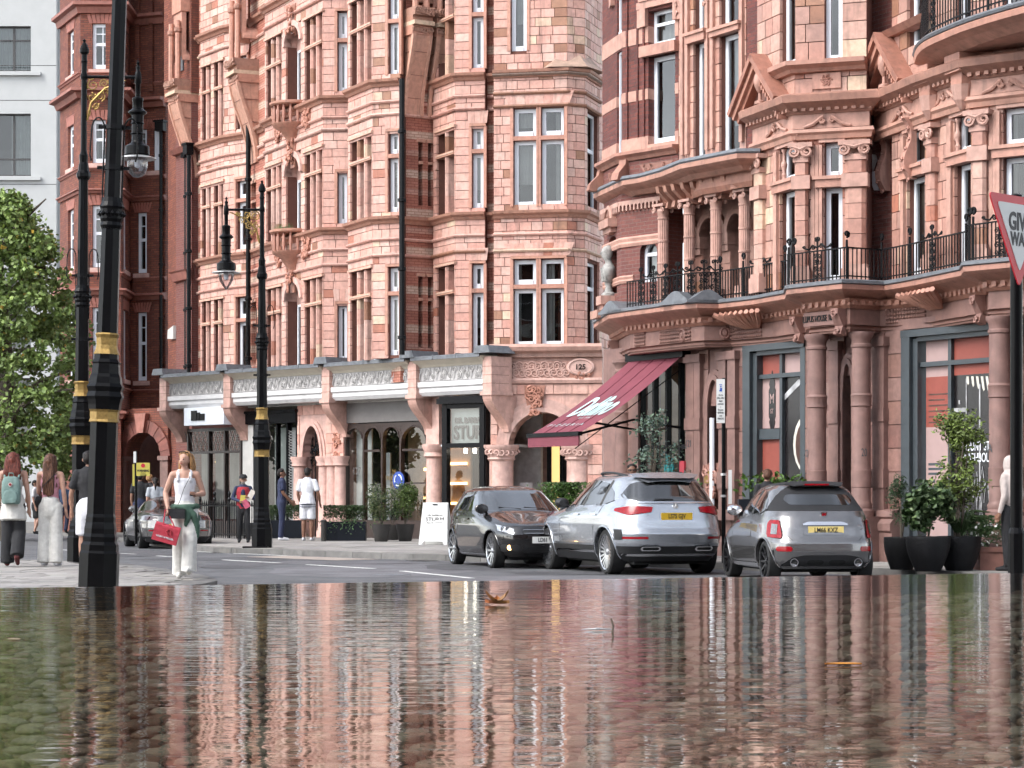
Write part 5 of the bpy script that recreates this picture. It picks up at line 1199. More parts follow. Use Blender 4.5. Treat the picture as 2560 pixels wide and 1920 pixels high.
for x in (e[0]-.1, e[1]+.1, e[2]-.1, e[3]+.1, e[4]-.1): q = MB(LB); q.box(x-.13, x+.13, -.1, .1, 6.18, 6.4); q.box(x-.1, x+.1, -.1, .07, 6.05, 6.18); q.build('impost', 'terra_brown', lb)
lead2 = [XY(1484, 29.6), XY(1556, 28.35), XY(1600, 28.1), XY(1652, 27.6), XY(1700, 26.95), XY(1842, 26.1), XY(1900, 26.1)]
sweep('loggia_lead', lead2, [(-1.6, 7.55), (.0, 7.55), (.03, 7.58), (.0, 7.64), (-1.6, 7.75)], 'lead'); sweep('loggia_cornice', lead2, [(-1.3, 7.28), (-.3, 7.28), (-.2, 7.36), (-.06, 7.42), (.0, 7.46), (.0, 7.55), (-1.3, 7.55)], 'terra_brown', (.85, .75, .68))
sweep('loggia_beam', off(lead2, -.45)[2:], [(-.6, 7.0), (-.05, 7.0), (.0, 7.1), (.0, 7.28), (-.6, 7.28)], 'terra_brown', (.75, .6, .52))
for u in (1672, 1690, 1710, 1733, 1757, 1780, 1806, 1835):
    f_ = LG; s_ = f_.s(u); q = MB(f_); q.prism([(s_-.05, -.25, 6.9), (s_-.05, .08, 6.9), (s_-.05, .05, 7.02), (s_-.05, .26, 7.18), (s_-.05, .3, 7.3), (s_-.05, -.25, 7.3)], (.1, 0, 0), col=(.9, .8, .72)); q.build('modillion', 'terra_brown', lb)
# second floor: striped brick turret and tall windows
RB = FU(1557, 28.6, 1697, 27.85); RB0 = FU(1506, 29.5, 1557, 28.6)
wa, wb = RB.s(1621), RB.s(1688); zb0, zb1, zb2, zb3 = RB.z(1650, 357), RB.z(1650, 135), RB.z(1650, 113), RB.z(1650, 22)
def striped(f, ops, brick):
    zz_ = [(8.05, 8.42, 1), (8.42, 9.15, 0), (9.15, 9.36, 1), (9.36, 10.28, 0), (10.28, 10.6, 1), (10.6, 11.6, 0), (11.6, 12.2, 1), (12.2, 14.5, 0)]
    for a, b, t in zz_: q = MB(); wall(q, f, 0, f.L, a, b, ops, -.4, .012 if t else 0, col=(1, .94, .9) if t else None); q.build('terracotta_band' if t else 'brick_band', 'terra_brown' if t else brick, lb)
o1_ = [(wa, wb, zb0, zb1-.02), (wa, wb, zb2+.02, zb3)]
striped(RB, o1_, 'brick_dark')
window(lb, RB, wa, wb, zb0, zb1-.02, .16, .09, curtain=None); window(lb, RB, wa, wb, zb2+.02, zb3, .16, .07, bars=[(zb2+.45, .06)], curtain='full')
n0, n1 = RB0.L*.72, RB0.L*.95; striped(RB0, [(n0, n1, 8.1, 10.25), (n0, n1, 10.6, 11.6)], 'brick_dark'); window(lb, RB0, n0, n1, 8.1, 10.25, .05, .05); window(lb, RB0, n0, n1, 10.6, 11.6, .05, .05)
for f, a, b, z in ((RB, wa, wb, zb3), (RB0, n0-.15, n1, 11.55)):
    q = MB(f); [q.box(a-.28+.09*i, a-.19+.09*i, 0, .05+.02*i, z-.3, z+.06+.0*i, col=(1, .93, .9)) for i in range(3)]; [q.box(b+.19-.09*i, b+.28-.09*i, 0, .05+.02*i, z-.3, z+.06, col=(1, .93, .9)) for i in range(3)]; q.box(a-.28, b+.28, -.05, .07, z+.06, z+.2, col=(1, .93, .9)); q.box(a-.2, b+.2, -.05, .1, z+.2, z+.32, col=(.95, .88, .84)); q.build('window_hood', 'terra_brown', lb)
q = MB(RB); q.box(wa-.15, wb+.1, -.1, .13, zb1-.02, zb2+.02, col=(.95, .85, .8)); q.build('window_transom', 'terra_brown', lb)
for ss in (.12, .42, .6): q = MB(RB); q.box(ss, ss+.045, 0, .035, 8.42, 11.6); q.build('brick_rib', 'brick_dark', lb)
tl = [RB0(0, 0, 0)[:2], RB0(RB0.L, 0, 0)[:2], RB(RB.L, 0, 0)[:2]]
sweep('sill_course', tl, [(-.1, 7.95), (.06, 7.97), (.1, 8.03), (.18, 8.08), (.18, 8.14), (-.1, 8.16)], 'terra_brown', (.8, .66, .6)); sweep('apron_wall', tl, [(-.3, 7.55), (.02, 7.55), (.02, 7.95), (-.3, 7.95)], 'brick_mauve')
for f, s_, w_ in ((RB, RB.L*.62, .95), (RB0, RB0.L*.55, .4)): carving(lb, f, s_, 7.76, w_, .2, .04, 'carved_panel', 22, (.33, .15, .11))
for f, s_ in ((RB, .1), (RB0, .05)):
    q = MB(f); q.prism([(s_-.1, 0, 7.56), (s_-.1, .34, 7.58), (s_-.1, .3, 7.72), (s_-.1, .12, 7.9), (s_-.1, .1, 8.0), (s_-.1, 0, 8.0)], (.2, 0, 0), col=(.75, .62, .55)); q.build('scroll_bracket', 'terra_brown', lb)
RC = FU(1697, 27.85, 1905, 26.35)
z0_, zm, zm2, z1_ = RC.z(1800, 397), RC.z(1820, 85), RC.z(1820, 68), 14
op = [(RC.s(1734), RC.s(1763), RC.z(1750, 400), RC.z(1750, 105)), (RC.s(1734), RC.s(1763), RC.z(1750, 82), 14.0), (RC.s(1799), RC.s(1849), RC.z(1820, 388), zm), (RC.s(1799), RC.s(1849), zm2, 14.0)]
q = MB(); wall(q, RC, 0, RC.L, 7.5, 14.5, op, -.5, -.05); q.build('upper_wall', 'joint', lb); blocks(RS, RC, 0, RC.L*.82, 7.7, 14.0, op, .30, .3, colf=lambda x, z, r: pick(r, .14, PR))
q = MB(); wall(q, RC, RC.L*.84, RC.L, 7.6, 14.4, [], -.4, .03); q.build('brick_pier', 'brick_dark', lb)
for o in op: window(lb, RC, *o, depth=.14, fw=.09, curtain='sides' if o[1]-o[0] > .7 else None)
for (a, b, za, zb) in ((op[0][0]-.12, op[0][1]+.12, op[0][3], op[1][2]), (op[2][0]-.2, op[2][1]+.12, op[2][3], op[3][2])):
    q = MB(RC); q.box(a, b, -.1, .12, za, zb, col=(.95, .85, .8)); q.box(a-.03, b+.03, -.1, .16, zb-.03, zb+.03, col=(1, .93, .88)); q.build('window_transom', 'terra_brown', lb)
for u in (1710, 1722, 1772, 1785, 1858): q = MB(RC); s_ = RC.s(u); q.box(s_-.05, s_+.05, -.05, .07, 7.9, 14.0, col=(1, .95, .92)); q.build('pilaster_strip', 'terra_brown', lb)
for u in (1698, 1767, 1860): 
    q = MB(RC); s_ = RC.s(u)
    for i in range(9): q.spiral((s_, 10.7+.17*i), .05, 1.2, .025, i, 1, d=.08, n=7)
    q.build('fruit_drop', 'terra_brown', lb, smooth=True)

# ---- canted bays with pediments
ZK = 8.38
RD0 = FU(1893, 26.35, 1987, 25.42); RD = FU(1987, 25.42, 2167, 25.15); RE = FU(2166, 25.75, 2240, 25.3); RF = FU(2230, 25.05, 2326, 24.1); RG = FU(2326, 24.15, 2432, 23.3); RH = FU(2432, 23.3, 2640, 22.75)
def bay_win(f, u0, u1, zlist, cur='sides'):
    a, b = f.s(u0), f.s(u1); o = [(a, b, z0, z1) for z0, z1 in zlist]
    for i, q_ in enumerate(o): window(lb, f, *q_, depth=.13, fw=.085, curtain=cur)
    return o
zl = [(5.08, 6.74), (6.93, 7.54), (9.0, 14.0)]
setup = [(RD0, 1950, 1986), (RD, 2062, 2105), (RF, 2268, 2312), (RG, 2387, 2427), (RH, 2508, 2570)]
for f, u0, u1 in setup:
    o = bay_win(f, u0, u1, zl); q = MB(); wall(q, f, 0, f.L, 4.9, 14.5, o, -.5, -.055); q.build('bay_wall', 'joint', lb)
    blocks(RS, f, 0, f.L, 5.0, ZK-.6, o, .30, .34, colf=lambda x, z, r: pick(r, .13, PR)); blocks(RS, f, 0, f.L, ZK, 14.2, o, .33, .36, colf=lambda x, z, r: pick(r, .13, PR))
    a, b = f.s(u0), f.s(u1)
    q = MB(f); q.box(a-.16, b+.1, -.12, .10, 6.74, 6.93, col=(.98, .86, .8)); q.box(a-.2, b+.12, -.12, .14, 6.88, 6.94, col=(1, .93, .88)); q.build('window_transom', 'terra_brown', lb)
    q = MB(f)
    for i in range(3): q.box(a-.10-.07*i, a-.04-.07*i, -.02, .06-.015*i, 5.0, 7.5, col=(1, .96, .93)); q.box(a-.1-.07*i, b+.06+.05*i, -.02, .06-.015*i, 7.54+.07*i, 7.6+.07*i, col=(1, .96, .93))
    q.build('architrave_mould', 'terra_brown', lb)
brick_face(RE, 0, RE.L, 4.9, 14.5, [], 'brick_mauve')
brick_face(Face(RE(0, 0, 0)[:2], RD(RD.L, 0, 0)[:2]), 0, .8, 4.9, 14.5, [], 'brick_mauve', d0=-.1) if False else None
emit_blocks(RS, lb, 'terracotta_block', 'terracotta', 300)
# polygonal pier columns with ionic capitals
def pier(f, u0, u1, d=.12, dz=0):
    a, b = f.s(u0), f.s(u1); w_ = (b-a)/2; c = (a+b)/2
    z = 5.35
    while z < 7.2-.02:
        h = min(.27, 7.2-z); cc = pick(R_, .2, PR); q = MB(f)
        q.prism([(a, -.05, z+.006), (a, d*.55, z+.006), (a+w_*.35, d, z+.006), (b-w_*.35, d, z+.006), (b, d*.55, z+.006), (b, -.05, z+.006)], (0, 0, h-.010), col=cc); q.build('pier_block', 'terracotta', lb); z += h
    q = MB(f); q.box(a-.06, b+.06, -.05, d+.05, 5.0, 5.28); q.box(a-.03, b+.03, -.05, d+.03, 5.28, 5.35); q.build('pier_base', 'terra_brown', lb); q = MB(f); q.box(a-.05, b+.05, -.05, d+.04, 6.72, 6.96); q.build('pier_band', 'terra_brown', lb)
    q = MB(f); q.box(a-.02, b+.02, -.05, d+.02, 7.2, 7.3); q.box(a-.1, b+.1, -.05, d+.08, 7.46, 7.54)
    for e in (a-.0, b+.0): q.spiral((e, 7.38), .11, 1.7, .032, pi/2, 1 if e > c else -1, d=d+.05, n=14)
    q.tube([(a, d+.05, 7.47), (c, d+.06, 7.42), (b, d+.05, 7.47)], .035, 6); q.build('ionic_capital', 'terra_brown', lb, smooth=True)
pier(RD0, 1896, 1914); pier(RD, 1989, 2022); pier(RD, 2114, 2166); pier(RG, 2328, 2345); pier(RH, 2434, 2470)
# entablature of the bays
def entab(pl, c=(.9, .82, .76)):
    sweep('bay_architrave', pl, [(-.1, 7.60), (.08, 7.6), (.1, 7.68), (.14, 7.72), (.12, 7.78), (-.1, 7.8)], 'terra_brown', c); sweep('bay_frieze', pl, [(-.1, 7.8), (.05, 7.8), (.05, 8.06), (-.1, 8.06)], 'terra_brown', (1, .95, .92))
    sweep('bay_cornice', pl, [(-.1, 8.06), (.08, 8.06), (.12, 8.12), (.2, 8.17), (.32, 8.24), (.34, 8.36), (.28, 8.4), (-.1, 8.44)], 'terra_brown', (.72, .62, .56))
    q = MB(); w3 = walk(off(pl, .14), .075)
    for i in range(0, len(w3)-1, 2): f_ = Face(w3[i], w3[i+1]); q.fr = f_; q.box(0, f_.L, -.05, .05, 8.1, 8.18, col=(.95, .85, .78))
    q.build('dentils', 'terra_brown', lb, kind='stuff')
plD = [RD0(-.1, 0, 0)[:2], RD(0, 0, 0)[:2], RD(RD.L, 0, 0)[:2], RE(.1, 0, 0)[:2]]; plF = [RE(RE.L*.5, .1, 0)[:2], RF(0, 0, 0)[:2], RF(RF.L, 0, 0)[:2], RG(RG.L, 0, 0)[:2], RH(RH.L, 0, 0)[:2]]
entab(plD); entab(plF)
for f, u in ((RD0, 1950), (RD, 2070), (RF, 2265), (RH, 2520), (RG, 2375)):      # broken scroll pediments over the windows
    q = MB(f); s_ = f.s(u); q.col = (1, .95, .92)
    for e in (-1, 1): q.tube([(s_+e*.42, .07, 7.82), (s_+e*.25, .08, 7.87), (s_+e*.12, .09, 7.97), (s_+e*.07, .09, 8.0)], [.03, .035, .035, .03], 6); q.spiral((s_+e*.09, 7.93), .06, 1.4, .025, 0, e, d=.09, n=9)
    q.build('scroll_pediment', 'terra_brown', lb, smooth=True)
def pediment(f, u0, u1, z0, h, proj=.34):
    a, b = f.s(u0), f.s(u1); c = (a+b)/2; q = MB(f)
    for (p, r_) in (((a, z0), (c, z0+h)), ((c, z0+h), (b, z0))):
        dx, dz = r_[0]-p[0], r_[1]-p[1]; L = math.hypot(dx, dz); nx, nz = -dz/L, dx/L
        for k, (t0, t1, dd, cc) in enumerate(((0, .1, proj, (.72, .55, .48)), (.1, .2, proj*.8, (.95, .8, .72)), (.2, .3, proj*.6, (.6, .42, .35)))):
            q.prism([(p[0]-nx*t0, -.3, p[1]-nz*t0), (r_[0]-nx*t0, -.3, r_[1]-nz*t0), (r_[0]-nx*t1, -.3, r_[1]-nz*t1), (p[0]-nx*t1, -.3, p[1]-nz*t1)], (0, .3+dd, 0), col=cc)
    q.build('raking_cornice', 'terra_brown', lb)
    q = MB(f); q.prism([(a+.2, 0, z0), (b-.2, 0, z0), (c, 0, z0+h-.3)], (0, .05, 0), col=(.4, .3, .28)); q.build('tympanum', 'terra_brown', lb)
    q = MB(f); n = 12
    for i in range(n): t = (i+.5)/n; q.box(c+(b-c)*t-.03, c+(b-c)*t+.02, 0, proj*.72, z0+h-(h)*t-.44, z0+h-h*t-.36, col=(.9, .75, .68))
    q.build('dentils', 'terra_brown', lb, kind='stuff')
    q = MB(f); x = c+(b-c)*.12; q.lathe([(.1, z0), (.1, z0+.05), (.035, z0+.08), (.03, z0+.2), (.05, z0+.22), (.105, z0+.34), (.12, z0+.44), (.1, z0+.54), (.05, z0+.6), (.0, z0+.62)], (x, proj*.55, 0), 12, col=(.92, .85, .82)); q.build('urn', 'terra_brown', lb, smooth=True)
pediment(RD0, 1858, 1977, 8.42, .95); pediment(RF, 2168, 2290, 8.42, 1.0)
# ledges and rosette panel above
plD2 = [RD0(RD0.L*.6, .0, 0)[:2], RD(0, 0, 0)[:2], RD(RD.L, 0, 0)[:2]]
sweep('sill_course', plD2, [(-.1, 8.78), (.1, 8.8), (.14, 8.86), (.24, 8.92), (.24, 9.0), (-.1, 9.02)], 'terra_brown', (.85, .74, .68))
q = MB(RD); q.box(RD.s(2031), RD.s(2103), 0, .04, 8.5, 8.78, col=(1, .9, .85)); q.build('rosette_panel', 'terra_brown', lb)
q = MB(RD); q.col = (.7, .55, .5); [q.spiral((RD.s(2067)+.05*math.cos(k), 8.65+.05*math.sin(k)), .05, 1.2, .015, k, 1, d=.05, n=8) for k in range(6)]; q.build('rosette', 'terra_brown', lb)
plF2 = [RF(0, 0, 0)[:2], RF(RF.L, 0, 0)[:2]]; sweep('sill_course', plF2, [(-.1, 9.3), (.1, 9.32), (.2, 9.42), (-.1, 9.45)], 'terra_brown', (.85, .74, .68))
# S-scroll brackets on the brick recess
for u in (2219, 2287):
    f = RF if u > 2260 else RE; s_ = f.s(u); q = MB(f); n = 12; pr = [(.05+.10*math.sin(2*pi*i/n)+.12*i/n, 6.7+1.05*i/n) for i in range(n+1)]
    q.prism([(s_-.06, 0, 6.7)]+[(s_-.06, d+.06, z) for d, z in pr]+[(s_-.06, 0, 7.75)], (.14, 0, 0), col=(.95, .85, .82)); q.col = (.95, .85, .82)
    [q.spiral((s_, z-.02), .05, 1, .02, 0, 1, d=d+.08, n=6) for d, z in pr[::2]]; q.build('scroll_bracket', 'terra_brown', lb, smooth=True)
# colonnettes in front of the upper lights
for f, u in ((RD0, 1958), (RF, 2277), (RG, 2392)):
    s_ = f.s(u); q = MB(f); q.lathe([(.05, 6.94), (.035, 7.02), (.05, 7.06), (.03, 7.1), (.05, 7.2), (.06, 7.24), (.05, 7.28), (.03, 7.32), (.028, 7.45), (.05, 7.48), (.05, 7.52)], (s_, -.02, 0), 10); q.build('colonnette', 'terra_brown', lb, smooth=True)
# alarm boxes on the brick recess
def alarm(u, v, w_, h, m_, label):
    s_ = RE.s(u); z = RE.z(u, v); q = MB(RE); q.prism([(s_-w_*.5, 0, z+h*.5), (s_+w_*.5, 0, z+h*.5), (s_+w_*.62, 0, z+h*.2), (s_+w_*.2, 0, z-h*.5), (s_-w_*.2, 0, z-h*.5), (s_-w_*.62, 0, z+h*.2)], (0, .1, 0)); return tag(q.build('alarm_box', m_), label, 'alarm box')
al = alarm(2175, 413, .34, .34, 'cream_paint', 'cream shield shaped alarm box beside the terracotta pier'); alarm(2201, 452, .3, .34, 'white_paint', 'white hexagonal alarm box on the brick recess')
# bowed upper balcony slab, far right
Rb = [RG(-.75, .9, 0)[:2], RG(-.3, 1.25, 0)[:2], RG(.4, 1.4, 0)[:2], RG(1.4, 1.42, 0)[:2], RG(2.6, 1.3, 0)[:2], RH(2.0, .6, 0)[:2]]
Rb = [XY(2283, 24.4), XY(2290, 23.9), XY(2310, 23.5), XY(2345, 23.15), XY(2400, 22.7), XY(2480, 22.2), XY(2600, 21.6)]
Rb = spline(Rb, 4)
sweep('bow_balcony', Rb, [(-1.4, 8.5), (-.4, 8.5), (-.2, 8.6), (-.02, 8.66), (.0, 8.76), (-1.4, 8.78)], 'terra_brown', (.95, .82, .75)); sweep('bow_lead', Rb, [(-1.4, 8.78), (.0, 8.78), (.02, 8.82), (-.02, 8.86), (-1.4, 8.88)], 'lead')
for u in (2340, 2420):
    f = RG if u < 2430 else RH; s_ = f.s(u); q = MB(f); q.box(s_-.25, s_+.25, -.1, .3, 8.2, 8.5, col=(.95, .82, .75)); q.box(s_-.18, s_+.18, -.1, .22, 8.0, 8.2, col=(.85, .72, .66)); q.lathe([(.05, 7.6), (.15, 7.75), (.2, 8.0)], (s_, .1, 0), 10); q.build('balcony_corbel', 'terra_brown', lb)
# railings
def railing(label, pl, z0, z1, step, finials, thick=.012, low=None):
    t = thing('balcony_railing', label, 'railing', (pl[0][0], pl[0][1], z0), group='wrought iron balcony railings')
    q = MB(); cornice(q, pl, [(-.02, z1-.022), (.02, z1-.022), (.02, z1), (-.02, z1)]); q.build('top_rail', 'black_iron', t)
    q = MB(); cornice(q, pl, [(-.015, z0+.06), (.015, z0+.06), (.015, z0+.08), (-.015, z0+.08)]); q.build('bottom_rail', 'black_iron', t)
    me = MB().lathe([(thick, z0), (thick, z1-.01)], (0, 0, 0), 5).mesh('bar', 'black_iron')
    for p in walk(pl, step):
        o = bpy.data.objects.new('bar', me); COLL.objects.link(o); o.location = (p[0], p[1], 0); o.parent = t; o.matrix_parent_inverse = wm(t).inverted()
    for u, kind in finials:
        best = None
        for a, b in zip(pl, pl[1:]):
            f = Face(a, b); s_ = f.s(u)
            if -.02 <= s_ <= f.L+.02: best = (f, s_)
        if not best: continue
        f, s_ = best; q = MB(f)
        if kind == 'post':
            q.tube([(s_, 0, z0-.03), (s_, 0, z1+.12)], .022, 6); q.spiral((s_, z1+.22), .06, 1.5, .022, -pi/2, 1, d=0, n=12); q.build('post', 'black_iron', t)
        else:
            for e in (-1, 1):
                q.spiral((s_+e*.055, z0+.12), .05, 1.4, .013, 0, e, d=.0, n=9); q.spiral((s_+e*.055, z0+.24), .05, 1.4, .013, 1, -e, d=.0, n=9); q.spiral((s_+e*.055, z0+.36), .05, 1.4, .013, 2, e, d=0, n=9); q.spiral((s_+e*.055, z0+.47), .05, 1.4, .013, 0, -e, d=0, n=9)
                if kind == 'big': q.tube([(s_, 0, z1+.05), (s_+e*.12, 0, z1+.1), (s_+e*.2, 0, z1+.03), (s_+e*.3, 0, z1+.05)], .016, 5); q.spiral((s_+e*.1, z1+.07), .05, 1.3, .016, 0, e, d=0, n=9); q.spiral((s_+e*.33, z1+.07), .035, 1.3, .014, pi, e, d=0, n=9)
                q.spiral((s_+e*.03, z1+.2), .035, 1.2, .016, -pi/2, e, d=0, n=8)
            q.tube([(s_, 0, z0), (s_, 0, z1+.24)], .016, 5); q.build('scroll_panel', 'black_iron', t)
    return t
rl = off(BL, -.2)
cutp = lambda u0, u1, pl: [p for p in pl if u0 <= 1280+F*p[0]/p[1] <= u1]
r1_ = [XY(1568, 28.1), XY(1690, 27.2), XY(1742, 26.95), XY(1797, 26.9)]
railing('low ornate iron railing with scroll panels above the awning', r1_, 4.98, 5.5, .1, [(1602, 'p'), (1633, 'big'), (1664, 'p'), (1694, 'big'), (1727, 'p'), (1760, 'big'), (1788, 'p')])
r2_ = [XY(1800, 26.9), XY(1860, 26.5), XY(1966, 25.7)]
railing('iron balcony railing beside the loggia columns', r2_, 4.98, 5.52, .085, [(1800, 'post'), (1858, 'post'), (1901, 'big'), (1962, 'post')])
r3_ = [XY(1969, 25.25), XY(2117, 24.5), XY(2204, 24.75), XY(2276, 24.2), XY(2330, 23.75), XY(2416, 23.05)]
railing('long iron balcony railing below the two pediments', r3_, 4.98, 5.55, .095, [(1972, 'post'), (1985, 'post'), (2043, 'big'), (2117, 'post'), (2204, 'post'), (2274, 'post'), (2330, 'big'), (2415, 'post')])
r4_ = [XY(2420, 22.8), XY(2523, 22.35), XY(2700, 21.2)]
railing('iron balcony railing behind the give way sign', r4_, 4.98, 5.6, .085, [(2424, 'post'), (2433, 'post'), (2498, 'big')])
rb_ = off(Rb, -.12); railing('bowed iron railing of the upper balcony', rb_, 8.9, 9.62, .1, [(2333, 'big'), (2400, 'post'), (2471, 'post')])
# shop awning
AW0 = g(1590); AW1 = g(1719); aw = thing('shop_awning', 'burgundy awning with white script over the restaurant front', 'awning', RW(AW0, .1, 0))
mat('burgundy', (.18, .038, .056), .75, nscale=2, namp=.2); mat('script_white', (.45, .6, .6), .6)
mat('burgundy_seam', (.15, .03, .05), .8)
zt_, zb_ = 4.0, 2.46; PJ = 2.38; n = 8; q = MB(RW)
for i in range(4):
    a = AW0+(AW1-AW0)*i/4; b = AW0+(AW1-AW0)*(i+1)/4
    q.sheet([[(x, .15+PJ*t, zt_+(zb_-zt_)*t-.10*math.sin(pi*t)) for x in (a, b)] for t in [k/n for k in range(n+1)]])
q.build('canopy', 'burgundy', aw, recalc=False, smooth=True)
q = MB(RW); q.box(AW0-.02, AW1+.02, .15+PJ, .18+PJ, zb_-.24, zb_-.03); q.build('valance', 'burgundy', aw)
q = MB(RW); q.box(AW0-.04, AW1+.04, .1+PJ, .2+PJ, zb_-.05, zb_+.03); q.build('front_bar', 'black_iron', aw)
q = MB(RW); q.box(AW0-.1, AW1+.1, -.02, .2, zt_-.02, zt_+.16); q.build('cassette', 'black_iron', aw)
for i in range(1, 4):
    x = AW0+(AW1-AW0)*i/4; q = MB(RW); q.tube([(x, .15+PJ*t, zt_+(zb_-zt_)*t-.10*math.sin(pi*t)+.005) for t in [k/n for k in range(n+1)]], .012, 4); q.build('seam', 'burgundy_seam', aw)
for x in (AW1-.1, AW0+.15): q = MB(RW); q.tube([(x, .1, 2.6), (x-.2, PJ*.45, 2.75), (x-.05, PJ, zb_)], .025, 6); q.build('folding_arm', 'black_iron', aw)
q = MB(RW); q.tube([(AW1, .15, 3.75), (AW0+.3, PJ*.7, 2.2)], .01, 4); q.build('stay', 'black_iron', aw)
def awp(a, t): return (AW0+(AW1-AW0)*a, .15+PJ*t, zt_+(zb_-zt_)*t-.10*math.sin(pi*t))
def awtext(body, a0, a1, tb_, th, shear=.3, bold=.02, name='script'):
    o = text(body, 1.0, Matrix.Identity(4), 'script_white', None, name, ext=0, align='LEFT', shear=shear, bold=bold); me = o.data
    xs = [v.co.x for v in me.vertices]; x0, x1 = min(xs), max(xs)
    for v in me.vertices:
        p = awp(a0+(a1-a0)*(v.co.x-x0)/(x1-x0), tb_-th*v.co.y); v.co = Vector(RW(p[0], p[1]+.008, p[2]+.014))
    attach(o, aw); return o
awtext('Delfino', .16, .9, .6, .36, .35, .03); awtext('EST. 1956', .5, .72, .755, .035, 0, .0, 'lettering'); awtext('P I Z Z E R I A', .1, .8, .86, .05, .1, .0, 'lettering')
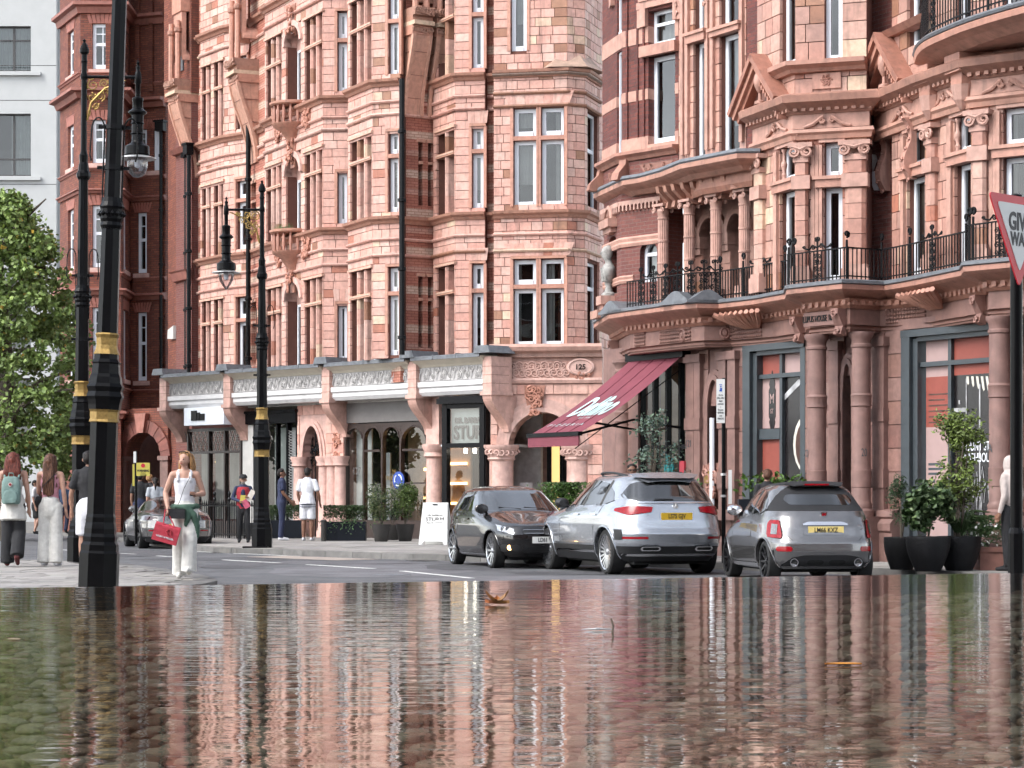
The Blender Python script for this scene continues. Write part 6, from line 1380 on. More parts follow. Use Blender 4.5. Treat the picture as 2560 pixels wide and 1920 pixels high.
# ================================================================ lamp standards
def lamp(name, label, loc, arm, S=1.0, H=9.0, ang=.0, cone=False, near=False, lean=0):
    t = thing(name, label, 'street lamp', loc, 0, group='ornate black street lamps', local=True); t.rotation_euler = (0, lean, ang)
    o8 = pi/8
    q = MB(); q.lathe([(.25, 0), (.25, .42), (.235, .45), (.235, .52), (.21, .56), (.215, .62), (.20, .66), (.20, .72), (.19, .78), (.185, .80)], (0, 0, 0), 8, ang=o8); q.build('plinth', 'black_gloss', t)
    q = MB(); q.lathe([(.185, .80), (.185, .86), (.175, .90), (.172, 2.02)], (0, 0, 0), 8, ang=o8); q.build('pedestal', 'black_gloss', t)
    q = MB(); q.lathe([(.178, 2.02), (.195, 2.03), (.182, 2.06), (.182, 2.15), (.195, 2.18)], (0, 0, 0), 8, ang=o8); q.build('gilt_band', 'gold', t)
    q = MB(); q.lathe([(.20, 2.18), (.205, 2.24), (.215, 2.3), (.235, 2.34), (.215, 2.4), (.235, 2.46), (.21, 2.5), (.2, 2.58), (.18, 2.62), (.17, 2.74), (.18, 2.76), (.155, 2.8), (.15, 2.86)], (0, 0, 0), 8, ang=o8); q.build('collar', 'black_gloss', t)
    q = MB(); q.lathe([(.165, 2.86), (.14, 2.92), (.132, 2.97), (.135, 3.06), (.15, 3.1), (.14, 3.12)], (0, 0, 0), 8, ang=o8); q.build('gilt_band', 'gold', t)
    zc = 4.4
    q = MB(); q.lathe([(.13, 3.12), (.118, zc)], (0, 0, 0), 8, ang=o8); q.build('lower_shaft', 'black_gloss', t)
    q = MB(); q.lathe([(.125, zc), (.14, zc+.04), (.13, zc+.08), (.145, zc+.12), (.145, zc+.24), (.155, zc+.27), (.13, zc+.33), (.12, zc+.38)], (0, 0, 0), 14)
    for i in range(14): a = 2*pi*i/14; q.lathe([(.0, -.04), (.035, 0), (.0, .04)], (.145*math.cos(a), .145*math.sin(a), zc+.18), 6)
    q.build('foliate_band', 'black_gloss', t)
    zj = H*.73
    q = MB(); q.lathe([(.105, zc+.38), (.085, zj)], (0, 0, 0), 8, ang=o8); q.build('upper_shaft', 'black_gloss', t)
    q = MB(); q.lathe([(.10, zj), (.13, zj+.05), (.13, zj+.11), (.10, zj+.16), (.09, zj+.26), (.075, zj+.3), (.085, zj+.42), (.07, zj+.45), (.055, zj+.5), (.05, H-.42), (.065, H-.4), (.05, H-.36), (.05, H-.28), (.085, H-.24), (.085, H-.18), (.05, H-.1), (.02, H-.06), (.035, H-.03), (.0, H)], (0, 0, 0), 10); q.build('mast', 'black_gloss', t)
    for z in (3.85, 4.95) if not near else (5.15, 5.65):
        q = MB(); r_ = .13 if z < 4.3 else .115; q.lathe([(r_, z-.03), (r_, z+.03)], (0, 0, 0), 10); q.box(-.2, .2, -.015, .015, z-.02, z+.02); q.build('clamp', 'black_iron', t)
    zh = 5.0 if not near else 5.35
    for e in (-1, 1):
        q = MB(); q.tube([(e*.12, -.03, zh-.8), (e*.12, -.03, zh+.25)]+[(e*(.2-.08*math.cos(a)), -.03, zh+.25+.16*math.sin(a)) for a in np.linspace(.3, pi, 8)]+[(e*.29, -.03, zh-.05), (e*.27, -.03, zh-.12)], .011, 6); q.build('basket_hook', 'black_iron', t)
    if arm:
        za = H-.66; A = arm; e = 1 if A > 0 else -1
        q = MB(); q.tube([(0, 0, za), (A, 0, za)], .028, 8); q.lathe([(.06, za-.05), (.07, za), (.06, za+.05)], (0, 0, 0), 10); q.build('arm', 'black_gloss', t)
        q = MB(); q.tube([(e*.06, 0, za-.75), (e*.13, 0, za-.45), (e*.38, 0, za-.2), (e*.75, 0, za-.06)], [.022, .025, .02, .014], 6)
        R2 = random.Random(3)
        for (x, z, r, f_) in ((.16, -.14, .11, 1), (.36, -.11, .08, -1), (.14, -.36, .08, -1), (.30, -.34, .09, 1), (.46, -.22, .07, 1), (.22, -.5, .06, 1), (.56, -.10, .05, -1), (.07, -.62, .05, 1)):
            q.spiral((e*x, za+z), r, 1.6, .016, R2.uniform(0, 6), f_*e, d=0, n=14, seg=5)
            for k in range(3): a = R2.uniform(0, 6); q.lathe([(0, -.03), (.02, 0), (0, .03)], (e*x+r*math.cos(a), 0, za+z+r*math.sin(a)), 5)
        q.build('gilt_scrollwork', 'gold', t, smooth=True)
        z0 = za; L = thing_part = None
        q = MB(); q.lathe([(.0, z0+.3), (.03, z0+.25), (.015, z0+.21), (.04, z0+.17), (.03, z0+.12), (.05, z0+.08), (.06, z0+.02), (.06, z0-.1), (.045, z0-.12), (.045, z0-.34), (.10, z0-.36), (.105, z0-.40), (.095, z0-.42), (.095, z0-.54), (.17, z0-.60), (.17, z0-.62), (.11, z0-.66), (.105, z0-.78), (.13, z0-.80), (.105, z0-.82), (.105, z0-.96), (.13, z0-.98), (.105, z0-1.0), (.105, z0-1.1), (.12, z0-1.14), (.22, z0-1.2), (.225, z0-1.34), (.20, z0-1.36)], (A, 0, 0), 14); lan = q.build('lantern', 'black_gloss', t, smooth=True)
        q = MB(); q.lathe([(.20, z0-1.36), (.34, z0-1.40), (.34, z0-1.415), (.19, z0-1.40)], (A, 0, 0), 20); q.build('brim', 'silver', lan, smooth=True)
        q = MB(); pr = [(.18, -1.4), (.185, -1.46), (.16, -1.58), (.09, -1.70), (.02, -1.78)] if cone else [(.175, -1.4), (.19, -1.48), (.185, -1.56), (.15, -1.66), (.08, -1.72), (.01, -1.74)]
        q.lathe([(r, z0+z) for r, z in pr], (A, 0, 0), 18); q.build('globe', 'lamp_glass', lan, smooth=True)
        q = MB(); q.lathe([(.03, z0-1.4), (.06, z0-1.45), (.05, z0-1.55), (.0, z0-1.58)], (A, 0, 0), 10); q.build('bulb', 'white_paint', lan, smooth=True)
    if S != 1:
        t.scale = (S, S, 1)
    return t
Y1 = 28.0; lamp('street_lamp', 'nearest black lamp standard with gilt bands rising out of the frame', (px(246, Y1), Y1, .12), None, 1.0, 11.5, near=True, lean=.036)
Y2 = gy(1404); lamp('street_lamp', 'black lamp standard with lantern arm beside the nearest post', (px(202, Y2), Y2, .12), .98, .95, 9.05, lean=.007)
Y3 = gy(1369); lamp('street_lamp', 'black lamp standard with gilt scroll arm before the shops', (px(655, Y3), Y3, .12), -.84, .95, 8.2, cone=True)
q = MB(); q.box(-.34, .22, -.3, .3, 0, .03); q.V = [(x+px(648, Y3), y+Y3, z+.12) for x, y, z in q.V]; tag(q.build('lamp_base_plate', 'black_iron'), 'flat black steel plate under the lamp before the shops', 'base plate')
# ================================================================ signs
def post(parent, x, y, z0, z1, r, m_='black_gloss'): q = MB(); q.lathe([(r, z0), (r, z1), (r*.6, z1+.01)], (x, y, 0), 12); return q.build('post', m_, parent, smooth=True)
mat('sign_white', (.62, .62, .60), .45, namp=.05); mat('sign_redbright', (.52, .008, .02), .4, namp=.05); mat('sign_yellow', (.5, .43, .08), .5, namp=.08); mat('ink', (.012, .012, .014), .5); mat('sign_blue', (.03, .1, .45), .4)
Yg = 20.0; xg = px(2541, Yg); gw = thing('give_way_sign', 'red and white triangular give way sign on a black post', 'sign', (xg, Yg, 0)); post(gw, xg, Yg, 0, pz(488, Yg), .055)
q = MB(); q.lathe([(.075, 0), (.075, .9), (.06, .95)], (xg, Yg, 0), 12); q.build('post_sleeve', 'black_gloss', gw)
ca, sa = math.cos(.78), math.sin(.78); GF = Face((xg-.45*ca, Yg-.07-.45*sa), (xg+.45*ca, Yg-.07+.45*sa)); zt_ = pz(494, Yg); zb_ = pz(722, Yg)
def rtri(m_, f, sc, d0, d1):
    c = (.45, zt_-.27); P3 = [(-.02, zt_), (.92, zt_), (.45, zb_)]; pts = []
    for i in range(3):
        a = Vector(P3[i-1]); b = Vector(P3[i]); e = Vector(P3[(i+1) % 3]); r = .06
        p = b+(a-b).normalized()*r; s_ = b+(e-b).normalized()*r
        for t in (0, .25, .5, .75, 1): pts.append((1-t)**2*p+2*t*(1-t)*b+t*t*s_)
    return [(c[0]+(p.x-c[0])*sc, d0, c[1]+(p.y-c[1])*sc) for p in pts]
q = MB(GF); q.prism(rtri(None, GF, 1, 0, 0), (0, .012, 0)); pl_ = q.build('plate', 'sign_redbright', gw); q = MB(GF); q.prism(rtri(None, GF, .74, .0125, 0), (0, .004, 0)); q.build('white_field', 'sign_white', gw)
text('GIVE', .215, facemat(GF, .45, .019, pz(560, Yg)), 'ink', gw, sx=.78, bold=.006); text('WAY', .16, facemat(GF, .45, .019, pz(603, Yg)), 'ink', gw, sx=.78, bold=.005)
# parking plate
Yp = 38.6; xp_ = px(1809, Yp); pk = thing('parking_sign', 'tall narrow white parking plate on a black post behind the silver car', 'sign', (xp_, Yp, .12)); post(pk, xp_, Yp, .12, pz(946, Yp), .035)
PFc = Face((px(1791, Yp-.05), Yp-.05), (px(1812, Yp-.05), Yp-.05)); z0, z1 = pz(1058, Yp), pz(948, Yp); q = MB(PFc); q.box(0, PFc.L, 0, .012, z0, z1); q.build('plate', 'sign_white', pk)
q = MB(PFc); q.box(PFc.L*.34, PFc.L*.66, .0125, .015, z1-.21, z1-.09); bp_ = q.build('blue_panel', 'sign_blue', pk); text('P', .12, facemat(PFc, PFc.L/2, .017, z1-.15), 'sign_white', bp_)
for i, tx in enumerate(('Mon - Sat', '8.30 am - 6.30 pm', 'Resident', 'permit holders', 'or', 'Pay by phone', '020 7005 0055', 'or text', '07860 022 555')): text(tx, .04, facemat(PFc, PFc.L/2, .014, z1-.27-.05*i), 'ink', pk, sx=.42)
for z in (pz(1186, Yp), pz(1240, Yp)): q = MB(); q.lathe([(.05, z-.02), (.05, z+.02)], (xp_, Yp, 0), 10); q.build('clamp', 'silver', pk)
q = MB(PFc); q.box(PFc.L+.06, PFc.L+.12, 0, .01, pz(1260, Yp), pz(1175, Yp)); q.build('hanging_notice', 'sign_white', pk)
# yellow notice on a post by the entrance
Yy = 55.0; xy_ = px(340, Yy); yw = thing('warning_notice', 'yellow parking warning notice on a black post by the arch', 'sign', (xy_, Yy, .12)); post(yw, xy_, Yy, .12, pz(1128, Yy), .035)
YF = Face((px(341, Yy-.06), Yy-.06), (px(374, Yy-.06), Yy-.03)); q = MB(YF); q.box(0, YF.L, 0, .01, pz(1190, Yy), pz(1157, Yy)); yn = q.build('plate', 'sign_yellow', yw); text('WARNING', .075, facemat(YF, YF.L/2, .012, pz(1177, Yy)), 'ink', yn, sx=.8, bold=.003); text('Parking\nsuspended', .045, facemat(YF, YF.L/2, .012, pz(1185, Yy)), 'ink', yn, sx=.8)
q = MB(YF); q.lathe([(.05, 0), (.05, .004)], (YF.L/2, .012, pz(1164, Yy)), 16, ax='y'); q.build('red_ring', 'sign_red', yn)
q = MB(YF); q.box(-.07, -.005, 0, .008, pz(1157, Yy), pz(1129, Yy)); q.build('small_plate', 'sign_white', yw); q = MB(YF); q.box(-.1, -.03, -.1, -.09, pz(1215, Yy), pz(1160, Yy)); q.build('side_plate', 'sign_yellow', yw)
# hanging spectacles sign
Ys = 73.0; SFc = Face((px(95, Ys), Ys), (px(144, Ys), Ys+.1)); sp = thing('hanging_sign', 'white hanging sign with a pair of spectacles on a black bracket', 'sign', SFc(SFc.L, 0, pz(1062, Ys)))
q = MB(SFc); q.prism([(0, 0, pz(1104, Ys)), (SFc.L*.92, 0, pz(1101, Ys)), (SFc.L, 0, pz(1082, Ys)), (SFc.L*.9, 0, pz(1069, Ys)), (0, 0, pz(1071, Ys))], (0, .03, 0)); q.build('board', 'sign_white', sp)
q = MB(SFc); q.tube([(-.6, 0, pz(1066, Ys)), (SFc.L+.6, 0, pz(1058, Ys))], .02, 6); q.build('bracket', 'black_iron', sp)
q = MB(SFc); zc = pz(1088, Ys)
for c in (.14, .52): q.tube([(c+.07*math.cos(a), .04, zc+.05*math.sin(a)) for a in np.linspace(0, 2*pi, 14)], .009, 5)
q.tube([(.21, .04, zc+.01), (.45, .04, zc)], .008, 5); q.build('spectacles', 'ink', sp)
# folding board
Yb = 54.0; BFc = Face((px(1046, Yb), Yb+.05), (px(1118, Yb), Yb-.12)); bd_ = thing('sandwich_board', 'white folding pavement board lettered STURM beside the planters', 'sign', BFc(BFc.L/2, 0, .12))
L = BFc.L; q = MB(BFc); q.prism([(0, 0, .12), (.09, .0, .12), (.12, 0, .2), (L-.12, 0, .2), (L-.09, 0, .12), (L, 0, .12), (L-.05, -.22, 1.12), (.05, -.22, 1.12)], (0, -.03, .0)); q.build('front_leaf', 'sign_white', bd_)
q = MB(BFc); q.prism([(0, -.62, .12), (L, -.62, .12), (L-.05, -.3, 1.12), (.05, -.3, 1.12)], (0, .03, 0)); q.build('back_leaf', 'sign_white', bd_)
q = MB(BFc); q.box(L*.42, L*.58, -.21, -.19, 1.06, 1.09); q.build('hand_slot', 'ink', bd_)
for tx, sz, z in (('DR. BARBARA', .058, .82), ('STURM', .14, .72), ('SKINCARE & BOUTIQUE', .034, .64)):
    text(tx, sz, facemat(BFc, L*.52, -.11*0-.22*(z-.12)+.012, z), 'grey_fascia', bd_, sx=1.05)
text('MOLECULAR COSMETICS', .03, facemat(BFc, L*.5, -.22*(.28-.12)+.012, .28), 'grey_fascia', bd_)
# ================================================================ area railings by the curtained shop
Yr = 61.0; rr_ = [(px(500, 64.5), 64.5), (px(652, 61.5), 61.5)]; ar_ = thing('area_railing', 'black iron area railings in front of the curtained shop window', 'railing', (rr_[0][0], rr_[0][1], .12))
q = MB(); cornice(q, rr_, [(-.02, 1.0), (.02, 1.0), (.02, 1.04), (-.02, 1.04)]); q.build('top_rail', 'black_iron', ar_); q = MB(); cornice(q, rr_, [(-.02, .22), (.02, .22), (.02, .25), (-.02, .25)]); q.build('bottom_rail', 'black_iron', ar_)
me = MB().lathe([(.014, .12), (.014, 1.02), (.03, 1.06), (.022, 1.1), (.0, 1.2)], (0, 0, 0), 5).mesh('bar', 'black_iron')
for p in walk(rr_, .13):
    o = bpy.data.objects.new('bar', me); COLL.objects.link(o); o.location = (p[0], p[1], 0); o.parent = ar_; o.matrix_parent_inverse = wm(ar_).inverted()
for p in walk(rr_, .9)[::1]:
    q = MB(); q.lathe([(.03, .12), (.03, 1.15), (.05, 1.2), (.02, 1.26), (.045, 1.36), (.0, 1.46)], (p[0], p[1], 0), 8); q.build('standard', 'black_iron', ar_)
# ================================================================ planting
mat('leaf_plane', (.17, .235, .075), .55, attr=True, namp=.15); mat('leaf_dark', (.028, .054, .016), .5, attr=True, namp=.2); mat('leaf_grey', (.09, .135, .115), .6, attr=True, namp=.1); mat('leaf_lime', (.12, .165, .035), .5, attr=True, namp=.15)
mat('bark', (.10, .08, .06), .9, namp=.4); mat('petal', (.8, .8, .76), .6); mat('pot_black', (.008, .008, .009), .6, spec=.25, bump=.5, bscale=30); mat('pot_grey', (.028, .025, .023), .75); mat('planter_navy', (.006, .008, .013), .45, spec=.25); mat('planter_terra', (.24, .11, .085), .8); mat('soil', (.03, .02, .015), 1)
for nm in ('leaf_plane', 'leaf_dark', 'leaf_grey', 'leaf_lime'):
    b = MATS[nm].node_tree.nodes['Principled BSDF']; b.inputs['Subsurface Weight'].default_value = 0; b.inputs['Specular IOR Level'].default_value = .4
def leaf(q, c, sz, rng, asp=.55, up=0, cols=None):
    d = Vector((rng.gauss(0, 1), rng.gauss(0, 1), rng.gauss(0, .7)+up)).normalized(); e = d.cross(Vector((rng.gauss(0, 1), rng.gauss(0, 1), rng.gauss(0, 1)))).normalized(); n = d.cross(e)
    c = Vector(c); L = sz*rng.uniform(.7, 1.2); k = rng.uniform(.6, 1.5); w_ = L*asp
    col = cols(rng) if cols else (k, k*rng.uniform(.92, 1.05), k*rng.uniform(.7, 1.0))
    p = [c-d*L*.5, c+e*w_*.5+n*L*.08, c+d*L*.5, c-e*w_*.5+n*L*.08]
    q.F.append([len(q.V)+i for i in range(4)]); q.V.extend([tuple(x) for x in p]); q.MI.append(0); q.C.append(col); q.UV.append([(0, 0), (1, 0), (1, 1), (0, 1)])
def clump(q, c, rad, n, sz, rng, asp=.55, shell=.5, cols=None, up=0):
    for _ in range(n):
        d = Vector((rng.gauss(0, 1), rng.gauss(0, 1), rng.gauss(0, 1))).normalized()*(shell+(1-shell)*rng.random())
        leaf(q, (c[0]+d.x*rad[0], c[1]+d.y*rad[1], c[2]+d.z*rad[2]), sz, rng, asp, up, cols)
# plane tree at the far left
Yt = 66.0; rng = random.Random(11); xt = px(10, Yt); tr = thing('plane_tree', 'large leafy plane tree with a few yellow leaves at the left edge', 'tree', (xt, Yt, .12))
q = MB(); q.tube([(xt, Yt, 0), (xt+.1, Yt, 3), (xt, Yt+.2, 5.5), (xt-.2, Yt, 9)], [.32, .26, .2, .08], 10)
limbs = []
for i in range(26):
    z = 2.6+rng.random()*6.5; a = rng.uniform(0, 2*pi); L = 2.6*(1-(z-2.6)/9)+.5; e = (xt+L*math.cos(a), Yt+L*math.sin(a), z+rng.uniform(-.2, 1.0)); q.tube([(xt, Yt, z-.5), ((xt+e[0])/2, (Yt+e[1])/2, z+.25), e], [.09, .06, .02], 6); limbs.append(e)
q.build('trunk', 'bark', tr, smooth=True)
q = MB()
def tcol(r):
    k = r.uniform(.5, 1.6)
    if r.random() < .018: return (5.5*k*.5, 2.6*k*.5, .9)
    return (k, k*r.uniform(.95, 1.05), k*r.uniform(.7, 1.1))
env = lambda z: np.interp(z, [1.5, 2.2, 3.6, 5.2, 6.6, 8.0, 9.1, 9.9], [1.3, 2.3, 2.75, 2.6, 2.2, 1.7, 1.2, .4])
for i in range(560):
    z = rng.uniform(1.8, 9.9); a = rng.uniform(0, 2*pi); R0 = env(z)*(.35+.65*math.sqrt(rng.random())); c = (xt+R0*math.cos(a)*.98, Yt+R0*math.sin(a), z); s_ = rng.uniform(.28, .5)
    clump(q, c, (s_, s_, s_*.75), 62, .155, rng, .85, .2, tcol)
q.build('crown', 'leaf_plane', tr, recalc=False)
def pot(t, x, y, z0, r0, r1, h, m_, ribs=0):
    pr = [(r0*.9, z0), (r0, z0+.03), (r1, z0+h-.03), (r1*1.02, z0+h), (r1*.92, z0+h), (r1*.9, z0+h-.05), (.01, z0+h-.05)]
    if ribs:
        pr = [(r0*.9, z0)]
        for i in range(ribs): tt = i/ribs; rr = r0+(r1-r0)*math.sin(pi/2*min(1, tt*1.15)); pr += [(rr, z0+h*tt), (rr+.008, z0+h*(tt+.4/ribs))]
        pr += [(r1, z0+h), (r1*.9, z0+h), (r1*.88, z0+h-.05), (.01, z0+h-.05)]
    q = MB(); q.lathe(pr, (x, y, 0), 22); q.build('pot', m_, t, smooth=True)
def potted(name, label, u, v, r0, r1, h, m_, builder, ribs=0, group=None, cat='potted plant'):
    Y = gy(v); x = px(u, Y); t = thing(name, label, cat, (x, Y, .12), group=group); pot(t, x, Y, .12, r0, r1, h, m_, ribs); builder(t, x, Y, .12+h, random.Random(int(u*7+v))); return t
def bush(rad, cz, n, sz, m_, asp=.5, cols=None, stems=3, name='foliage', shell=.35):
    def b(t, x, y, z, rng):
        q = MB()
        for i in range(stems): a = rng.uniform(0, 6); q.tube([(x, y, z-.05), (x+.4*rad[0]*math.cos(a), y+.4*rad[1]*math.sin(a), z+cz)], [.015, .008], 5)
        q.build('stem', 'bark', t); q = MB()
        for i in range(14):
            d = Vector((rng.gauss(0, 1), rng.gauss(0, 1), rng.gauss(0, 1))).normalized()*.6; clump(q, (x+d.x*rad[0], y+d.y*rad[1], z+cz+d.z*rad[2]), (rad[0]*.5, rad[1]*.5, rad[2]*.5), n//14, sz, rng, asp, shell, cols)
        q.build(name, m_, t, recalc=False)
    return b
def varieg(r):
    k = r.uniform(.7, 1.4); return (8*k*.5, 6*k*.5, 8*k*.5) if r.random() < .22 else (k, k, k)
def brownish(r): k = r.uniform(.6, 1.4); return (4*k, 2.4*k, 3*k) if r.random() < .35 else (k, k, k)
potted('potted_shrub', 'tall mottled shrub in a round grey pot nearest the navy trough', 953, 1354, .17, .24, .44, 'pot_grey', bush((.45, .45, .55), .6, 1700, .07, 'leaf_dark', .5, brownish))
potted('potted_shrub', 'small grey pot squeezed between the two shrub pots', 981, 1350, .16, .22, .4, 'pot_grey', bush((.3, .3, .3), .35, 500, .06, 'leaf_dark'))
potted('potted_shrub', 'rounded green laurel shrub in a round grey pot by the folding board', 1013, 1353, .17, .24, .44, 'pot_grey', bush((.38, .38, .5), .62, 1900, .075, 'leaf_dark', .42, lambda r: (lambda k: (2.2*k, 1.8*k, 1.1*k))(r.uniform(.5, 1.5))))
potted('potted_shrub', 'dark conifer bush behind the folding board', 1066, 1346, .17, .24, .4, 'pot_grey', bush((.42, .35, .4), .5, 1500, .05, 'leaf_dark', .35))
def trough(label, u0, u1, v, h, m_, dens, hh, group=None, trail=True):
    Y = gy(v); x0, x1 = px(u0, Y), px(u1, Y); t = thing('planter_trough', label, 'planter', ((x0+x1)/2, Y, .12)); rng = random.Random(int(u0))
    q = MB(); q.box(x0, x1, Y, Y+.42, .12, .12+h); q.build('trough', m_, t)
    q = MB(); n = dens
    for i in range(n): leaf(q, (rng.uniform(x0+.02, x1-.02), Y+rng.uniform(.02, .4), .12+h+hh*math.sqrt(rng.random())), .06, rng, .5)
    q.build('hedge', 'leaf_dark', t, recalc=False)
    if trail:
        q = MB()
        for i in range(9):
            x = rng.uniform(x0, x1); 
            for k in range(22): leaf(q, (x+rng.gauss(0, .07)+(i-4)*.01*k, Y-.04+rng.gauss(0, .03), .12+h+.05-.02*k*rng.random()*1.2), .05, rng, .8, 0, lambda r: (2.6, 2.6, 3.4))
        q.build('ivy', 'leaf_dark', t, recalc=False)
    return t
trough('navy planter trough with clipped box and trailing ivy before the arched shop', 806, 914, 1352, .5, 'planter_navy', 2600, .42)
trough('navy planter trough with box hedge behind the two talking men', 668, 757, 1346, .5, 'planter_navy', 2200, .42, trail=False)
q = MB(); Yq = gy(1353); q.lathe([(.07, .12), (.07, .62), (.09, .64), (.05, .68)], (px(810, Yq), Yq-.12, 0), 10); tag(q.build('bollard', 'pot_grey', smooth=True), 'short dark bollard with a pale cap at the trough corner', 'bollard')
# clipped hedge behind the black hatchback
Yh = 50.5; hd = thing('clipped_hedge', 'rounded green hedge in a trough behind the black hatchback', 'hedge', (px(1412, Yh), Yh, .12)); q = MB(); q.box(px(1362, Yh), px(1462, Yh), Yh-.2, Yh+.25, .12, .85); q.build('trough', 'planter_navy', hd); q = MB(); rng = random.Random(5)
for i in range(2600): leaf(q, (px(1412, Yh)+rng.gauss(0, .2)+rng.uniform(-.25, .25), Yh+rng.uniform(-.25, .25), .85+.72*math.sqrt(rng.random())), .075, rng, .55, 0, lambda r: (lambda k: (1.6*k, 1.7*k, k))(r.uniform(.6, 1.6)))
q.build('foliage', 'leaf_dark', hd, recalc=False)
# eucalyptus by the restaurant
def sapling(t, x, y, z, rng, H, spread, n, sz, m_, asp, stems, cols=None):
    q = MB(); tips = []
    for i in range(stems):
        a = rng.uniform(0, 6); bx_, by_ = x+.06*math.cos(a), y+.06*math.sin(a); ex, ey = x+spread*.3*rng.uniform(-1, 1), y+spread*.3*rng.uniform(-1, 1); q.tube([(bx_, by_, z), ((bx_+ex)/2, (by_+ey)/2, z+H*.5), (ex, ey, z+H*rng.uniform(.8, 1))], [.022, .016, .006], 6)
        for k in range(7):
            tt = rng.uniform(.25, 1.0); c = (bx_+(ex-bx_)*tt, by_+(ey-by_)*tt, z+H*tt*.95); aa = rng.uniform(0, 6); L = spread*(1.05-tt*.75)*rng.uniform(.5, 1); e = (c[0]+L*math.cos(aa), c[1]+L*math.sin(aa), c[2]+.25*rng.random()); q.tube([c, e], [.008, .004], 4); tips.append((c, e))
    q.build('stem', 'bark', t); q = MB()
    for c, e in tips:
        for k in range(n//len(tips)):
            tt = rng.random()**.6; leaf(q, tuple(c[i]+(e[i]-c[i])*tt+rng.gauss(0, .06) for i in range(3)), sz, rng, asp, .3, cols)
    q.build('foliage', m_, t, recalc=False)
Ye = 42.5; xe = px(1640, Ye); eu = thing('eucalyptus_tree', 'young grey leaved eucalyptus in a tub beside the restaurant', 'tree', (xe, Ye, .12)); pot(eu, xe, Ye, .12, .2, .28, .5, 'pot_grey'); sapling(eu, xe, Ye, .6, random.Random(21), 2.35, .85, 1500, .075, 'leaf_grey', .55, 5)
xe2 = px(1715, 41.5); eb = thing('potted_shrub', 'broad green leaved shrub right of the eucalyptus', 'potted plant', (xe2, 41.5, .12)); pot(eb, xe2, 41.5, .12, .2, .28, .45, 'pot_grey'); bush((.35, .35, .45), .65, 900, .09, 'leaf_dark', .6, lambda r: (lambda k: (1.4*k, 1.8*k, 1.4*k))(r.uniform(.6, 1.5)))(eb, xe2, 41.5, .55, random.Random(9))
# pots at the right
potted('potted_conifer', 'dark feathery conifer in the left black ribbed pot', 2254, 1424, .17, .27, .50, 'pot_black', bush((.26, .26, .42), .55, 1700, .05, 'leaf_dark', .35, lambda r: (lambda k: (.9*k, 1.0*k, 1.1*k))(r.uniform(.5, 1.5))), 9)
potted('potted_ivy', 'variegated ivy mound spilling over the middle black ribbed pot', 2320, 1428, .19, .33, .52, 'pot_black', bush((.42, .36, .42), .42, 1500, .10, 'leaf_dark', .8, varieg), 9)
def tall(t, x, y, z, rng):
    sapling(t, x, y, z-.05, rng, 1.85, .55, 2600, .085, 'leaf_lime', .42, 6, lambda r: (lambda k: (k, k, k))(r.uniform(.5, 1.5)))
    q = MB()
    for i in range(70): a = rng.uniform(0, 6.28); L = rng.uniform(.25, .5); q.tube([(x, y, z-.05), (x+.5*L*math.cos(a), y+.5*L*math.sin(a), z+L*.8), (x+L*math.cos(a), y+L*math.sin(a), z+L*.75)], [.012, .014, .003], 4)
    q.build('strap_leaves', 'leaf_dark', t)
potted('potted_shrub', 'tall yellow green shrub in the right black ribbed pot', 2398, 1426, .2, .33, .52, 'pot_black', tall, 9)
potted('potted_flowers', 'small black pot of white flowers tucked behind the ribbed pots', 2438, 1420, .16, .22, .40, 'pot_black', bush((.24, .2, .2), .25, 500, .07, 'leaf_dark', .6), 7)
Yt2 = 34.6; x0, x1 = px(2450, Yt2), px(2535, Yt2); tp = thing('terracotta_planter', 'square terracotta planter with white flowers at the right edge', 'planter', ((x0+x1)/2, Yt2, .12)); q = MB(); q.box(x0, x1, Yt2, Yt2+.5, .12, .44); q.box(x0-.03, x1+.03, Yt2-.03, Yt2+.53, .40, .47); q.build('box', 'planter_terra', tp)
q = MB(); rng = random.Random(31)
for i in range(1500): leaf(q, (rng.uniform(x0-.15, x1+.1), Yt2+rng.uniform(-.1, .5), .45+.5*math.sqrt(rng.random())), .07, rng, .3, .6, lambda r: (lambda k: (1.5*k, 1.8*k, 1.6*k))(r.uniform(.6, 1.6)))
q.build('foliage', 'leaf_dark', tp, recalc=False); q = MB()
for i in range(90): leaf(q, (rng.uniform(x0-.12, x1+.1), Yt2+rng.uniform(-.14, .1), .5+.35*rng.random()), .05, rng, .9, 0, lambda r: (1, 1, 1))
q.build('flowers', 'petal', tp, recalc=False, kind='stuff')
q = MB(); w3 = RW(g(1990), .45, 0); pg = thing('window_box', 'leafy green window box below the dark poster', 'planter', w3)
q.box(w3[0]-.7, w3[0]+.7, w3[1]-.15, w3[1]+.15, .12, 1.2); q.build('box', 'planter_navy', pg); q = MB(); clump(q, (w3[0], w3[1], 1.45), (.85, .3, .28), 500, .12, random.Random(2), .5, .1, lambda r: (2.2, 2.4, 1.2)); q.build('foliage', 'leaf_dark', pg, recalc=False)
